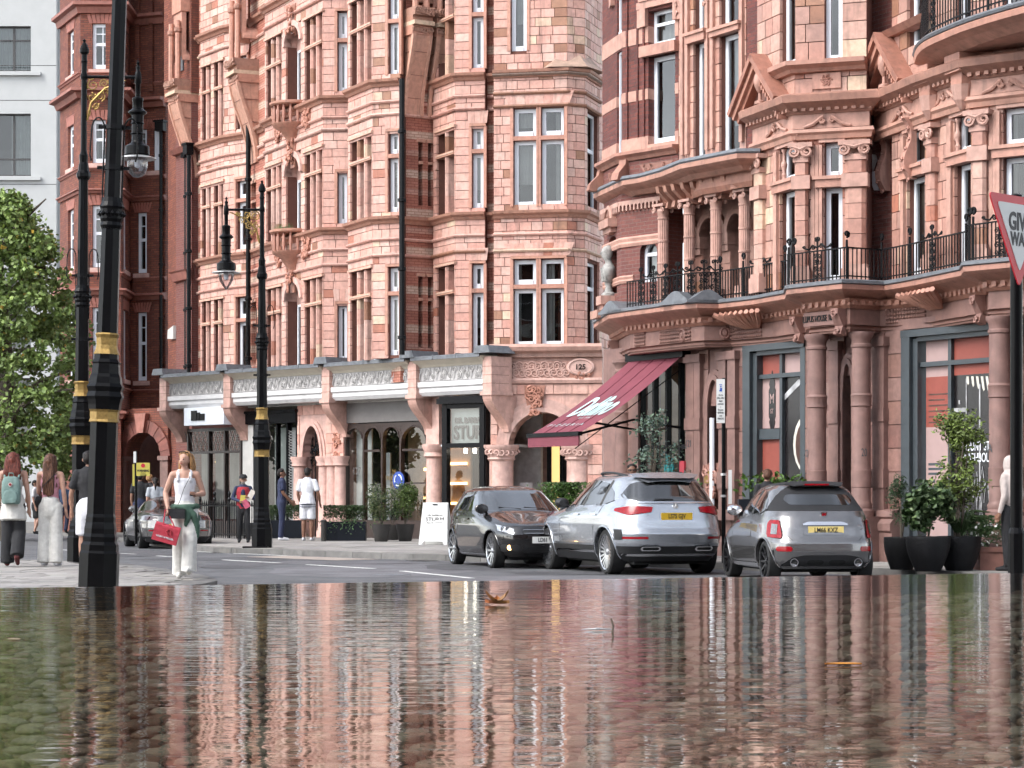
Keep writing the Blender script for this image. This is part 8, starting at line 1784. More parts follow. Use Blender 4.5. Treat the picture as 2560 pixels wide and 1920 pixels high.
for s_ in (1, -1):
    cp.patch('side', -1.45, .75, [(-1.45, 1.06), (-1.2, 1.02), (.75, .985)], [(-1.45, 1.1), (-1.35, 1.2), (-.9, 1.32), (-.3, 1.36), (0, 1.31), (.75, 1.0)], 'side_window', 'car_glass', side=s_, nu=36)
    for x in (-.3, -1.1): cp.seam([(x, 1.0), (x-.06, 1.33)], s_, .022)
    cp.seam([(.8, .96), (-1.2, 1.0)], s_, .008); cp.seam([(.62, .28), (.66, .7), (.55, .95)], s_); cp.seam([(-.3, .28), (-.32, .98)], s_); cp.seam([(.7, .80), (-1.4, .84)], s_, .004)
    cp.patch('side', -.9, .85, [(-3, .225), (3, .225)], [(-3, .25), (3, .25)], 'sill_trim', 'chrome', .006, 12, 2, side=s_)
    for x in (-.15, -.95): cp.patch('side', x-.1, x+.1, [(-3, .84), (3, .84)], [(-3, .87), (3, .87)], 'door_handle', 'paint_black', .02, 4, 2, side=s_)
    cp.mirror(.62, 1.03, 'paint_black', s_)
    a, b = map(math.radians, (24, 52) if s_ > 0 else (308, 336)); lo = [(a, .60), (b, .66)] if s_ > 0 else [(a, .66), (b, .60)]; hi = [(a, .69), (b, .77)] if s_ > 0 else [(a, .77), (b, .69)]
    hl = cp.patch('plan', a, b, lo, hi, 'headlamp', 'lamp_clear', .008, 20, 5)
    for k in (.35, .65):
        tt = a+(b-a)*k; p = cp.S(tt, .69); q = MB(); q.lathe([(.045, -.02), (.05, .02), (.035, .02), (.03, .0)], (0, 0, 0), 14, ax='x'); q.V = [(v[0]+p[0], v[1]+p[1], v[2]+p[2]) for v in q.V]; q.build('reflector_bowl', 'chrome', hl, smooth=True)
    lo, hi = rr(.60*s_-.14, .60*s_+.14, .30, .42, .03); fs_ = cp.patch('front', .60*s_-.14, .60*s_+.14, lo, hi, 'fog_surround', 'plastic_black', .006, 12, 4)
    q = MB(); x = cp.X(.62*s_, .37, True); q.lathe([(.0, .012), (.045, .014), (.045, 0)], (x, .62*s_, .37), 16, ax='x'); q.build('fog_lamp', 'fog_lamp', fs_, smooth=True)
cp.patch('front', -.66, .66, [(-.66, 1.015), (.66, 1.015)], [(-.66, 1.05), (-.55, 1.33), (-.45, 1.36), (.45, 1.36), (.55, 1.33), (.66, 1.05)], 'windscreen', 'car_glass', .006, 28, 10)
lo, hi = rr(-.42, .42, .60, .69, .02); gr = cp.patch('front', -.42, .42, lo, hi, 'grille', 'plastic_black', .006, 20, 4)
for z in (.615, .675): cp.rseam([(y, z) for y in np.linspace(-.4, .4, 13)], True, .006, 'chrome', 'grille_bar', .01)
lo, hi = rr(-.42, .42, .27, .41, .03); cp.patch('front', -.42, .42, lo, hi, 'lower_intake', 'plastic_black', .006, 20, 4)
for z in (.30, .34, .38): cp.rseam([(y, z) for y in np.linspace(-.38, .38, 13)], True, .006, 'gasket', 'intake_bar', .012)
q = MB(); x = cp.X(0, .645, True); q.lathe([(.055, .02), (.06, .03), (.05, .03)], (x, 0, .645), 20, ax='x'); q.build('emblem', 'chrome', cp.t)
numplate(cp, 'LD61 VZP', 0, .50, True, 'plate_white'); cp.rseam([(-.62, .76), (-.5, .73), (.5, .73), (.62, .76)], True)
for s_ in (1, -1): q = MB(); q.tube([(1.62, .42*s_, .845), (1.3, .5*s_, .93), (.95, .56*s_, .985)], .006, 4); q.build('bonnet_crease', 'paint_black', cp.t)
for y0 in (-.1, .35): q = MB(); q.tube([(cp.X(y0, 1.03, True)+.015, y0, 1.03), (cp.X(y0-.35, 1.06, True)+.012, y0-.38, 1.06)], .008, 4); q.build('wiper', 'plastic_black', cp.t)
cp.place(math.radians(17), (1.24, -.83), 1222, 39.6, toward=True)
# ---------------------------------------------------------------- grey sports coupe far left
sq = dict(z0=.16, H=1.22, crown=.05, track=.78, wz=.33, arches=[(1.24, .375), (-1.23, .385)],
 xf=[(.16, 1.95), (.3, 2.15), (.5, 2.18), (.6, 2.1), (.7, 1.8), (.8, 1.25), (.86, .95), (1.0, .6), (1.15, .2), (1.22, -.1)],
 xr=[(.16, -1.95), (.3, -2.1), (.5, -2.16), (.7, -2.13), (.82, -2.05), (.88, -1.85), (.94, -1.5), (1.0, -1.3), (1.1, -1.05), (1.22, -.7)],
 w=[(.16, .8), (.3, .88), (.5, .9), (.68, .895), (.8, .86), (.86, .82), (.92, .74), (1.0, .68), (1.15, .57), (1.22, .42)],
 nf=[(.16, 4), (.6, 3.6), (.9, 3), (1.22, 3.4)], nr=[(.16, 4.6), (.7, 4.2), (.9, 3.4), (1.22, 3.2)])
ck = Car('parked_coupe', 'grey low sports coupe behind the woman with the red bag', sq, 'paint_sports', .30)
ck.wheels(.33, 'rim_dark', 5, .25, paired=True)
for s_ in (1, -1):
    ck.patch('side', -.95, .85, [(-.95, .93), (.85, .87)], [(-.95, .95), (-.6, 1.08), (-.1, 1.17), (.2, 1.12), (.85, .885)], 'side_window', 'car_glass', side=s_, nu=30)
    ck.seam([(.6, .25), (.65, .6), (.55, .84)], s_); ck.seam([(-.55, .25), (-.5, .86)], s_); ck.mirror(.55, .96, 'paint_sports', s_)
    lo, hi = rr(-.78, -.50, .5, .72, .05); ck.patch('side', -.78, -.5, lo, hi, 'air_intake', 'plastic_black', .006, side=s_)
    a, b = map(math.radians, (128, 158) if s_ > 0 else (202, 232)); ck.patch('plan', a, b, [(a, .70), (b, .70)], [(a, .79), (b, .77)], 'tail_lamp', 'lamp_smoked', .012, 14, 4)
    y0, y1 = (.5, .72) if s_ > 0 else (-.72, -.5); ck.patch('rear', y0, y1, [(-2, .43), (2, .43)], [(-2, .46), (2, .46)], 'reflector', 'lamp_red', .008, 8, 2)
ck.patch('rear', -.5, .5, [(-.5, .96), (.5, .96)], [(-.5, 1.0), (-.4, 1.17), (.4, 1.17), (.5, 1.0)], 'rear_window', 'car_glass', .006, 20, 6); numplate(ck, 'LB18 PZU', 0, .55, False, 'plate_yellow'); ck.rseam([(y, .80) for y in np.linspace(-.6, .6, 11)], r=.012)
q = MB(); q.lathe([(.06, .05), (.065, -.04), (.05, -.04)], (ck.X(0, .26, False), 0, .26), 16, ax='x'); q.build('tailpipe', 'chrome', ck.t, smooth=True)
ck.place(math.radians(17), (-1.23, .88), 345, 55.5)
bpy.data.scenes.remove(T2)
# ================================================================ people
def cloth(name, c, r=.85): mat(name, c, r, nscale=14, namp=.2, bump=1.0, bscale=13)
def hairm(nm, c, r):
    m, t, b = _nt(nm); tc = _n(t, 'TexCoord'); mp = _n(t, 'Mapping'); mp.inputs['Scale'].default_value = (70, 70, 7); t.links.new(tc.outputs['Object'], mp.inputs[0]); nz = _noise(t, 1, 2, mp.outputs[0]); f = _ramp(t, nz, .35, .65)
    t.links.new(_mixc(t, f, tuple(x*.4 for x in c), tuple(min(1, x*1.8) for x in c)), b.inputs['Base Color']); b.inputs['Roughness'].default_value = .5; b.inputs['Specular IOR Level'].default_value = .2; bp = _n(t, 'Bump'); bp.inputs['Strength'].default_value = .8; bp.inputs['Distance'].default_value = .01; t.links.new(nz, bp.inputs['Height']); t.links.new(bp.outputs[0], b.inputs['Normal'])
for nm, c in (('skin', (.42, .235, .17)), ('skin_brown', (.19, .09, .055)), ('skin_tan', (.30, .16, .105)), ('c_white', (.60, .60, .63)), ('c_cream', (.58, .565, .53)), ('c_black', (.012, .012, .014)), ('c_navy', (.018, .024, .06)), ('c_pink', (.52, .24, .29)), ('c_green', (.05, .10, .07)), ('c_red', (.30, .02, .03)), ('c_blue', (.05, .09, .17)), ('c_grey', (.36, .38, .41)), ('c_rose', (.46, .39, .36)), ('hair_brown', (.075, .035, .022)), ('hair_dark', (.012, .009, .008)), ('hair_blond', (.26, .14, .06)), ('hair_red', (.10, .028, .02)), ('beard', (.22, .2, .18)), ('sage', (.16, .24, .22)), ('bag_red', (.40, .035, .055)), ('shoe_maroon', (.10, .02, .02)), ('paper', (.62, .56, .5)), ('lips', (.42, .12, .10)), ('ink_pink', (.5, .1, .16))): (hairm if 'hair' in nm else cloth)(nm, c, .55 if 'skin' in nm else .85)
TMP = bpy.data.scenes.new('tmp')
def fuse(prims, voxel, smooth_n=3):
    """one continuous skin round all the tapered limbs, coloured by the nearest one"""
    q = MB()
    for m_, pts, fl in prims:
        P_ = [Vector(p[:3]) for p in pts]; r = [p[3] for p in pts]; a = len(q.V)
        if len(P_) > 1: q.tube(P_, r, 12)
        for p, k, w0 in zip(P_, r, pts):
            if len(w0) < 5: q.lathe([(max(.001, k*math.sin(pi*i/6)), -k*math.cos(pi*i/6)) for i in range(7)], tuple(p), 12)
        if fl != 1:
            cy = sum(p.y for p in P_)/len(P_)
            for i in range(a, len(q.V)): v = q.V[i]; q.V[i] = (v[0], cy+(v[1]-cy)*fl, v[2])
    me = bpy.data.meshes.new('b'); me.from_pydata(q.V, [], q.F); o = bpy.data.objects.new('b', me); TMP.collection.objects.link(o); md = o.modifiers.new('r', 'REMESH'); md.mode = 'VOXEL'; md.voxel_size = voxel
    dg = tmp_dg(TMP); out = bpy.data.meshes.new_from_object(o.evaluated_get(dg)); bpy.data.objects.remove(o); bpy.data.meshes.remove(me)
    bm = bmesh.new(); bm.from_mesh(out)
    for _ in range(smooth_n): bmesh.ops.smooth_vert(bm, verts=bm.verts, factor=.5, use_axis_x=True, use_axis_y=True, use_axis_z=True)
    bm.to_mesh(out); bm.free()
    n = len(out.polygons); C = np.zeros(n*3); out.polygons.foreach_get('center', C); C = C.reshape(-1, 3); best = np.full(n, 1e9); idx = np.zeros(n, int); names = []
    for m_, pts, fl in prims:
        if m_ not in names: names.append(m_)
        cy = sum(p[1] for p in pts)/len(pts); D = C.copy(); D[:, 1] = cy+(D[:, 1]-cy)/fl
        segs = list(zip(pts, pts[1:])) or [(pts[0], pts[0])]
        for a, b in segs:
            A = np.array(a[:3]); B = np.array(b[:3]); ab = B-A; L = ab@ab; tr_ = ((D-A)@ab)/L if L > 1e-9 else np.zeros(n); t = np.clip(tr_, 0, 1); d = np.linalg.norm(D-(A+t[:, None]*ab), axis=1)-(a[3]+(b[3]-a[3])*t); e_ = .012/max(L, 1e-6)**.5; d = d+(1.0*(tr_ < -e_) if len(a) > 4 else 0)+(1.0*(tr_ > 1+e_) if len(b) > 4 else 0); s_ = d < best; best[s_] = d[s_]; idx[s_] = names.index(m_)
    for m_ in names: out.materials.append(MATS[m_])
    out.polygons.foreach_set('material_index', idx.astype(np.int32)); out.polygons.foreach_set('use_smooth', [True]*n); return out
DEF = dict(hipL=(.085, 0, .90), hipR=(-.085, 0, .90), kneeL=(.09, -.01, .49), kneeR=(-.09, -.01, .49), ankL=(.095, .02, .09), ankR=(-.095, .02, .09), shL=(.17, 0, 1.385), shR=(-.17, 0, 1.385), elL=(.215, .02, 1.11), elR=(-.215, .02, 1.11), wrL=(.225, -.05, .87), wrR=(-.225, -.05, .87), toeL=(.11, -.12, .035), toeR=(-.11, -.12, .035))
def person(label, u, Y, rz, H, skin, top, bottom, shoe, hair, sleeve='short', legs='trousers', pose=None, yaw=0, pitch=0, hairlen=0, voxel=.013, z0=.12, extra=(), bare_sh=False, hairx=(), tunic=None, hem=.86, hand=.0, women=False, hw=1.0):
    J = dict(DEF); J.update(pose or {}); V = lambda k: Vector(J[k]); pr = []
    wl = .128 if women else .142; ch = .148 if women else .168
    pr.append((top, [(0, 0, .95 if tunic else hem, .158), (0, 0, 1.02, wl+.005), (0, 0, 1.12, wl), (0, -.008, 1.25, ch)]+([(0, -.007, 1.325, ch*.96, 0)] if bare_sh else [(0, -.005, 1.34, ch*.93)]), .66))
    if bare_sh: pr.append((skin, [(0, -.005, 1.30, ch*.93), (0, -.003, 1.35, ch*.86)], .66))
    pr.append((bottom, [(0, .005, .84, .152), (0, .005, .95, .15)], .76))
    if tunic: pr.append((top, [(0, 0, hem, .205, 0), (0, 0, .98, .17)], .84))
    shm = skin if bare_sh else top
    pr.append((shm, [(J['shL'][0]*.96, 0, 1.385, .05), (0, .01, 1.41, .062), (J['shR'][0]*.96, 0, 1.385, .05)], .95))
    if bare_sh: pr.append((top, [(.085, -.09, 1.31, .022), (.084, -.076, 1.38, .018), (.08, -.02, 1.44, .02), (.085, .07, 1.36, .025)], 1)); pr.append((top, [(-.085, -.09, 1.31, .022), (-.084, -.076, 1.38, .018), (-.08, -.02, 1.44, .02), (-.085, .07, 1.36, .025)], 1))
    pr.append((skin, [(0, .0, 1.40, .054), (0, -.012, 1.49, .048)], 1))
    Rh = Matrix.Rotation(yaw, 3, 'Z') @ Matrix.Rotation(pitch, 3, 'X'); hc = Vector((0, -.005, 1.50))
    def hd(x, y, z, r): p = hc+Rh @ Vector((x, y, z)); return (p.x, p.y, p.z, r)
    pr += [(skin, [hd(0, .012, .115, .083), hd(0, .006, .085, .078)], 1.08), (skin, [hd(0, -.03, .035, .05), hd(0, -.04, .06, .058)], 1), (skin, [hd(0, -.084, .088, .008), hd(0, -.098, .062, .011)], 1), (skin, [hd(.082, .015, .08, .02), hd(.084, .02, .06, .014)], 1), (skin, [hd(-.082, .015, .08, .02), hd(-.084, .02, .06, .014)], 1)]
    for s_ in 'LR':
        sh, el, wr = V('sh'+s_), V('el'+s_), V('wr'+s_); e = 1 if s_ == 'L' else -1
        if sleeve == 'long': pr += [(top, [(*sh, .056), (*el, .048)], 1), (top, [(*el, .048), (*(el.lerp(wr, .92)), .036)], 1)]
        else:
            pr += [(skin, [(*sh, .045), (*(sh.lerp(el, .5)), .043), (*el, .036)], 1), (skin, [(*el, .036), (*(el.lerp(wr, .35)), .038), (*wr, .025)], 1)]
            if sleeve == 'short': pr.append((top, [(*sh, .062), (*(sh.lerp(el, .75)), .07, 0)], 1))
        d = (wr-el).normalized(); e1 = Vector((0, 1, 0)) if abs(d.y) < .8 else Vector((1, 0, 0)); e1 = (e1-d*e1.dot(d)).normalized(); nn = d.cross(e1); pc = wr+d*.05
        pr.append((skin, [(*wr, .025), (*(wr+d*.03+e1*.012), .028), (*(wr+d*.085), .03)], 1))
        for k in range(4):
            b0 = wr+d*.09+e1*(k-1.5)*.021; L = (.062, .075, .07, .055)[k]; bend = nn*e*(.25+hand)
            pr.append((skin, [(*b0, .0105), (*(b0+(d+bend*.5).normalized()*L*.55), .0098), (*(b0+(d+bend*.5).normalized()*L*.55+(d+bend*1.8).normalized()*L*.5), .0085)], 1))
        b0 = wr+d*.035-e1*.028; pr.append((skin, [(*b0, .013), (*(b0-e1*.025+d*.03), .012), (*(b0-e1*.028+d*.062), .010)], 1))
        hp, kn, an, to = V('hip'+s_), V('knee'+s_), V('ank'+s_), V('toe'+s_)
        if legs == 'trousers': pr += [(bottom, [(*hp, .095), (*kn, .07)], 1), (bottom, [(*kn, .07), (*(an+Vector((0, 0, -.01))), .062, 0)], 1)]
        elif legs == 'wide': pr += [(bottom, [(*hp, .10), (*kn, .098), (*(kn.lerp(an, .6)), .102), (*(an+Vector((0, 0, -.035))), .106, 0)], .95)]
        if legs == 'wide': pr.append((skin, [(*(kn.lerp(an, .6)), .04), (*an, .036)], 1))
        if legs == 'shorts':
            pr += [(bottom, [(*hp, .105), (*(hp.lerp(kn, .95)), .105, 0)], 1), (skin, [(*kn, .056), (*(kn.lerp(an, .3)), .058), (*an, .036)], 1)]
        pr.append((shoe, [(*(an+Vector((0, .03, -.048))), .037), (*(an.lerp(to, .5)+Vector((0, 0, -.018))), .041), (*(to+Vector((0, -.03, -.002))), .031)], 1))
    for ex in extra: pr.append(ex)
    me = fuse(pr, voxel); S = H/1.70; me.transform(Matrix.Scale(S, 4))
    t = thing('person', label, 'person', (px(u, Y), Y, z0), rz, local=True); o = bpy.data.objects.new('body', me); COLL.objects.link(o); attach(o, t)
    if hair:
        hp_ = [(hair, [hd(0, .022, .128, .085), hd(0, .045, .085, .075)], 1.06), (hair, [hd(-.062, -.01, .155, .032), hd(0, -.02, .178, .03), hd(.062, -.01, .155, .032)], 1)]
        if hairlen > 0:
            for x in np.linspace(-.085*hw, .085*hw, 9): hp_.append((hair, [hd(x*.75, .05, .13, .04), hd(x, .075, .03, .04), (hc.x+x*1.15, .10, 1.50-hairlen*.5, .036), (hc.x+x*1.1+R_.uniform(-.02, .02), .105, 1.50-hairlen*R_.uniform(.9, 1.05), .018)], .9))
            for e in (-1, 1): hp_.append((hair, [hd(e*.066, .01, .14, .03), hd(e*.09, .025, .04, .026), (e*.105, .04, 1.50-min(hairlen, .3), .02)], 1))
        for h_ in hairx: hp_.append((hair, [hd(*p) if p[4:] else p for p in h_], 1))
        hm = fuse(hp_, .011, 2); hm.transform(Matrix.Scale(S, 4)); o = bpy.data.objects.new('hair', hm); COLL.objects.link(o); attach(o, t)
    # face
    for nm, pts, m_ in (('eye', ((.031, -.084, .09), (-.031, -.084, .09)), 'c_black'), ('mouth', ((0, -.094, .033),), 'lips'), ('eyebrow', ((.032, -.087, .112), (-.032, -.087, .112)), hair or 'c_black')):
        for p in pts:
            q = MB(); c = hc+Rh @ Vector(p); ez = .008 if nm == 'eye' else .0055; q.lathe([(.0, -ez), (.0135 if nm == 'eye' else .024 if nm == 'mouth' else .018, 0), (.0, ez)], (c.x, c.y, c.z), 8, rx=1, ry=.5); q.V = [tuple(Vector(v)*S) for v in q.V]; q.build(nm, m_, t)
    t['_S'] = S
    def at_(p): return tuple(Vector(t.location)+Matrix.Rotation(rz, 3, 'Z') @ (Vector(p)*S))
    return t, at_, (lambda x, y, z: tuple(v*S for v in (hc+Rh @ Vector((x, y, z))))), S
def acc(t, build, name, m_, **kw): q = MB(); build(q); return q.build(name, m_, t, **kw)
def worn(name, label, cat, t, build_parts):      # a carried thing: its own object, placed like its bearer
    w_ = thing(name, label, cat, tuple(t.location), t.rotation_euler.z, local=True); build_parts(w_); return w_
# --- the woman with the red bag
pose = dict(hipL=(.08, 0, .90), hipR=(-.08, 0, .90), kneeL=(.075, -.10, .50), kneeR=(-.07, .02, .49), ankL=(.06, -.10, .13), ankR=(-.075, .14, .09), toeL=(.055, -.25, .12), toeR=(-.085, .02, .03), elR=(-.26, .02, 1.14), wrR=(-.215, -.13, .96), elL=(.245, .03, 1.13), wrL=(.17, -.20, 1.12), shL=(.165, 0, 1.375), shR=(-.165, 0, 1.375))
green = [('c_green', [(-.16, -.02, .96, .035), (-.1, -.11, .955, .035), (.02, -.135, .95, .045), (.12, -.09, .96, .035), (.16, .0, .965, .04), (.1, .1, .97, .04), (-.1, .1, .97, .04), (-.16, -.02, .96, .035)], 1), ('c_green', [(.03, -.145, .95, .035), (.05, -.15, .8, .04), (.02, -.14, .72, .025)], 1), ('c_green', [(.06, -.14, .94, .03), (.13, -.13, .85, .045), (.17, -.1, .7, .04), (.165, -.08, .56, .035)], 1), ('c_green', [(.1, .11, .95, .05), (.14, .1, .8, .06), (.12, .1, .68, .04)], 1), ('c_green', [(-.1, .11, .95, .05), (-.12, .1, .84, .05)], 1)]
W, at_, hdp, S = person('woman in white tank top and wide white trousers with green jumper round her waist', 462, 31.1, .06, 1.735, 'skin', 'c_white', 'c_cream', 'c_cream', 'hair_blond', 'none', 'wide', pose, yaw=-.5, pitch=-.04, hairlen=.30, voxel=.0085, extra=green, bare_sh=True, hem=.93, women=True, hand=.5)
acc(W, lambda q: [q.tube([hdp(-.085, .02, .15), hdp(-.06, -.05, .185), hdp(0, -.062, .195), hdp(.06, -.05, .185), hdp(.085, .02, .15)], .006, 5)]+[q.lathe([(.0, -.004), (.03, 0), (0, .004)], hdp(x, -.06, .19), 10, ry=.6) for x in (-.035, .035)], 'sunglasses', 'c_black')
acc(W, lambda q: q.tube([tuple(v*S for v in p) for p in ((.09, -.02, 1.435), (.07, -.115, 1.34), (.0, -.135, 1.2), (-.06, -.125, 1.02), (-.12, -.14, .93))], .004, 5), 'bag_strap', 'c_black')
def crossbody(t):
    acc(t, lambda q: (q.box(-.20*S, .02*S, -.215*S, -.15*S, .80*S, .93*S)), 'body', 'c_black')
worn('shoulder_bag', 'small black shoulder bag at the hip of the woman in white', 'bag', W, crossbody)
def redbag(t):
    c = Vector((-.225, -.17, .80))*S; w_, h_, d_ = .34, .25, .12
    def xf(p): a = -.28; x, y, z = p; return (c.x+x*math.cos(a)+z*math.sin(a)*-1, c.y+y-.06, c.z-.2+z*math.cos(a)+x*math.sin(a))
    q = MB(); q.fr = lambda x, y, z: xf((x, y, z)); q.box(-w_/2, w_/2, -d_/2, d_/2, -h_/2, h_/2-.03); q.prism([(-w_/2, -d_/2, h_/2-.03), (w_/2, -d_/2, h_/2-.03), (w_/2, 0, h_/2), (-w_/2, 0, h_/2)], (0, d_/2, 0)); q.build('carrier', 'bag_red', t)
    q = MB(); q.fr = lambda x, y, z: xf((x, y, z)); q.box(-w_/2-.002, w_/2+.002, -d_/2-.006, -d_/2-.002, h_/2-.12, h_/2-.03); q.build('flap', 'bag_red', t)
    for y in (-.04, .03): q = MB(); q.tube([xf((-.07, y, h_/2-.02)), tuple(c+Vector((-.02, y*.4, .12))), tuple(c+Vector((.0, y*.2, .13))), xf((.09, y, h_/2-.02))], .007, 5); q.build('handle', 'bag_red', t)
    q = MB(); q.fr = lambda x, y, z: xf((x, y, z)); q.tube([(.03, -d_/2-.012, .07), (.0, -d_/2-.02, .03), (.04, -d_/2-.012, -.02)], .008, 4); q.tube([(.03, -d_/2-.012, .07), (.06, -d_/2-.02, .05), (.08, -d_/2-.012, .0)], .008, 4); q.build('ribbon', 'c_red', t)
    p = Vector(xf((0, -d_/2-.008, -.055))); a = -.28; M = Matrix(((math.cos(a), -math.sin(a)*-1, 0, p.x), (0, 0, -1, p.y), (math.sin(a), math.cos(a), 0, p.z), (0, 0, 0, 1))); text('RIGBY & PELLER', .036, M, 'c_white', t, sx=.95, bold=.001)
worn('shopping_bag', 'red paper shopping bag with ribbon and white lettering', 'bag', W, redbag)
worn('phone', 'dark mobile phone in the left hand of the woman in white', 'phone', W, lambda t: acc(t, lambda q: q.box(.09*S, .165*S, -.31*S, -.295*S, 1.10*S, 1.16*S), 'case', 'c_black'))
# --- the two women walking away
pose = dict(kneeL=(-.0+.08, .0, .49), ankL=(.09, -.02, .09), kneeR=(-.09, -.02, .52), ankR=(-.09, .22, .19), toeR=(-.09, .16, .05))
W, at_, hdp, S = person('woman with sage green backpack over a long white top, seen from behind', 33, 36.6, pi+.05, 1.83, 'skin', 'c_cream', 'c_black', 'shoe_maroon', 'hair_red', 'none', 'wide', pose, hairlen=.20, bare_sh=True, tunic=True, hem=.70, women=True, voxel=.012)
def pack(t):
    acc(t, lambda q: q.add(*loft_box(-.14, .14, .11, .25, .93, 1.34, S)), 'main_pocket', 'sage', smooth=True); acc(t, lambda q: q.add(*loft_box(-.11, .11, .245, .30, .95, 1.14, S)), 'front_pocket', 'sage', smooth=True)
    for e in (-1, 1): acc(t, lambda q: q.tube([(e*.1*S, .14*S, 1.32*S), (e*.12*S, .05*S, 1.45*S), (e*.13*S, -.08*S, 1.38*S), (e*.15*S, -.1*S, 1.2*S)], .018, 6), 'strap', 'sage')
    acc(t, lambda q: q.lathe([(.032*S, 0), (.032*S, .006)], (0, .256*S, 1.22*S), 16, ax='y'), 'round_badge', 'c_rose'); acc(t, lambda q: q.lathe([(.018*S, 0), (.018*S, .005)], (0, .263*S, 1.22*S), 12, ax='y'), 'badge_mark', 'c_red')
    acc(t, lambda q: q.tube([(-.04*S, .18*S, 1.33*S), (-.03*S, .18*S, 1.39*S), (.03*S, .18*S, 1.39*S), (.04*S, .18*S, 1.33*S)], .01, 5), 'grab_handle', 'sage')
def loft_box(x0, x1, y0, y1, z0, z1, S):
    v = []; n = 20; rows = [(z0, .8), (z0+.03, .97), ((z0+z1)/2, 1), (z1-.08, .95), (z1-.02, .75), (z1, .45)]; cx, cy = (x0+x1)/2, (y0+y1)/2
    for z, k in rows:
        for i in range(n): a = 2*pi*i/n; v.append(((cx+(x1-x0)/2*k*math.copysign(abs(math.cos(a))**.5, math.cos(a)))*S, (cy+(y1-y0)/2*(.5+.5*k)*math.copysign(abs(math.sin(a))**.5, math.sin(a)))*S, z*S))
    m_ = len(rows); return v, [(i*n+k, i*n+(k+1) % n, (i+1)*n+(k+1) % n, (i+1)*n+k) for i in range(m_-1) for k in range(n)]+[tuple(range(n)), tuple((m_-1)*n+k for k in range(n))]
worn('backpack', 'sage green backpack with a round badge on the back of a woman', 'backpack', W, pack)
W, at_, hdp, S = person('woman with long brown hair in pink top and white wide trousers, from behind', 126, 36.8, pi-.1, 1.81, 'skin', 'c_pink', 'c_cream', 'c_white', 'hair_brown', 'none', 'wide', dict(elL=(.2, -.06, 1.12), wrL=(.1, -.2, 1.0)), hairlen=.42, hem=.92, women=True, voxel=.012, bare_sh=True, hw=.6)
worn('camera_bag', 'small black bag hanging at the side of the woman in pink', 'bag', W, lambda t: (acc(t, lambda q: q.add(*loft_box(.12, .24, -.08, .05, .92, 1.06, S)), 'body', 'c_black', smooth=True), acc(t, lambda q: q.tube([tuple(v*S for v in p) for p in ((.17, .03, 1.05), (.08, .14, 1.2), (-.1, .13, 1.38), (-.13, 0, 1.42))], .006, 5), 'strap', 'c_black')))
person('man in black T-shirt and white shorts half hidden by the nearest lamp post', 222, 34.2, pi-.1, 1.80, 'skin_tan', 'c_black', 'c_white', 'c_white', 'hair_dark', 'short', 'shorts', dict(elL=(.25, .02, 1.1), wrL=(.265, -.06, .86), elR=(-.25, .02, 1.1), wrR=(-.27, -.06, .86)), hem=.82)
person('distant woman in blue top and jeans crossing behind the lamp post', 160, 70, pi, 1.62, 'skin', 'c_blue', 'c_navy', 'c_black', 'hair_dark', 'short', 'trousers', dict(kneeR=(-.09, -.06, .5), ankR=(-.09, .2, .15)), voxel=.017)
person('distant person in white T-shirt and dark shorts under the plane tree', 88, 70, pi/2, 1.66, 'skin', 'c_white', 'c_black', 'c_black', 'hair_dark', 'short', 'shorts', dict(kneeR=(-.09, -.14, .52), ankR=(-.09, .0, .12), toeR=(-.09, -.14, .06)), voxel=.017)
person('man in dark shirt by the yellow notice, seen from behind', 350, 62, pi, 1.80, 'skin_tan', 'c_black', 'c_navy', 'c_black', 'hair_dark', voxel=.017)
person('fair haired person beyond the grey coupe', 374, 62.6, pi-.5, 1.76, 'skin', 'c_black', 'c_navy', 'c_black', 'hair_blond', voxel=.017)
person('woman with a ponytail and grey T-shirt beyond the grey coupe', 388, 61.2, pi+.2, 1.66, 'skin', 'c_grey', 'c_navy', 'c_white', 'hair_dark', women=True, hairx=([(0, .13, 1.60, .03), (0, .15, 1.48, .035), (0, .13, 1.36, .015)],), voxel=.017)
# --- newspaper man
W, at_, hdp, S = person('bearded man in cap and red waistcoat holding newspapers', 608, 56.5, .1, 1.67, 'skin_tan', 'c_navy', 'c_black', 'c_black', 'hair_dark', 'long', 'trousers', dict(elR=(-.27, .0, 1.12), wrR=(-.08, -.22, 1.05), elL=(.27, .0, 1.12), wrL=(.14, -.24, 1.14), kneeL=(.11, -.08, .5), ankL=(.13, -.02, .09)), voxel=.012, extra=[('c_red', [(0, .005, .92, .172), (0, .005, 1.1, .165), (0, 0, 1.3, .178)], .7), ('c_navy', [(0, -.075, .95, .075), (0, -.08, 1.3, .07)], .8), ('beard', [(0, -.062, 1.525, .045), (0, -.05, 1.505, .04)], 1)])
acc(W, lambda q: (q.lathe([(.0, .10), (.06, .095), (.098, .05), (.102, .0)], tuple(Vector(hdp(0, .01, .13))), 16), q.lathe([(.07, 0), (.07, .012)], tuple(Vector(hdp(0, -.10, .125))), 14, ry=.8)), 'cap', 'c_black', smooth=True)
def papers(t):
    for i, (x, y, z, w_, h_, m_, a) in enumerate(((.19, -.29, 1.19, .13, .3, 'paper', .5), (.0, -.27, 1.10, .14, .2, 'sign_yellow', .1), (.07, -.30, .98, .15, .22, 'ink_pink', -.5))):
        q = MB(); ca_, sa_ = math.cos(a), math.sin(a); q.fr = lambda X_, Y_, Z_: ((x+X_*ca_+Z_*sa_)*S, (y+Y_)*S, (z-X_*sa_+Z_*ca_)*S); q.box(-w_/2, w_/2, -.008, .008, -h_/2, h_/2); q.build('folded_paper', m_, t)
worn('newspapers', 'bundle of folded papers held by the man in the red waistcoat', 'newspaper', W, papers)
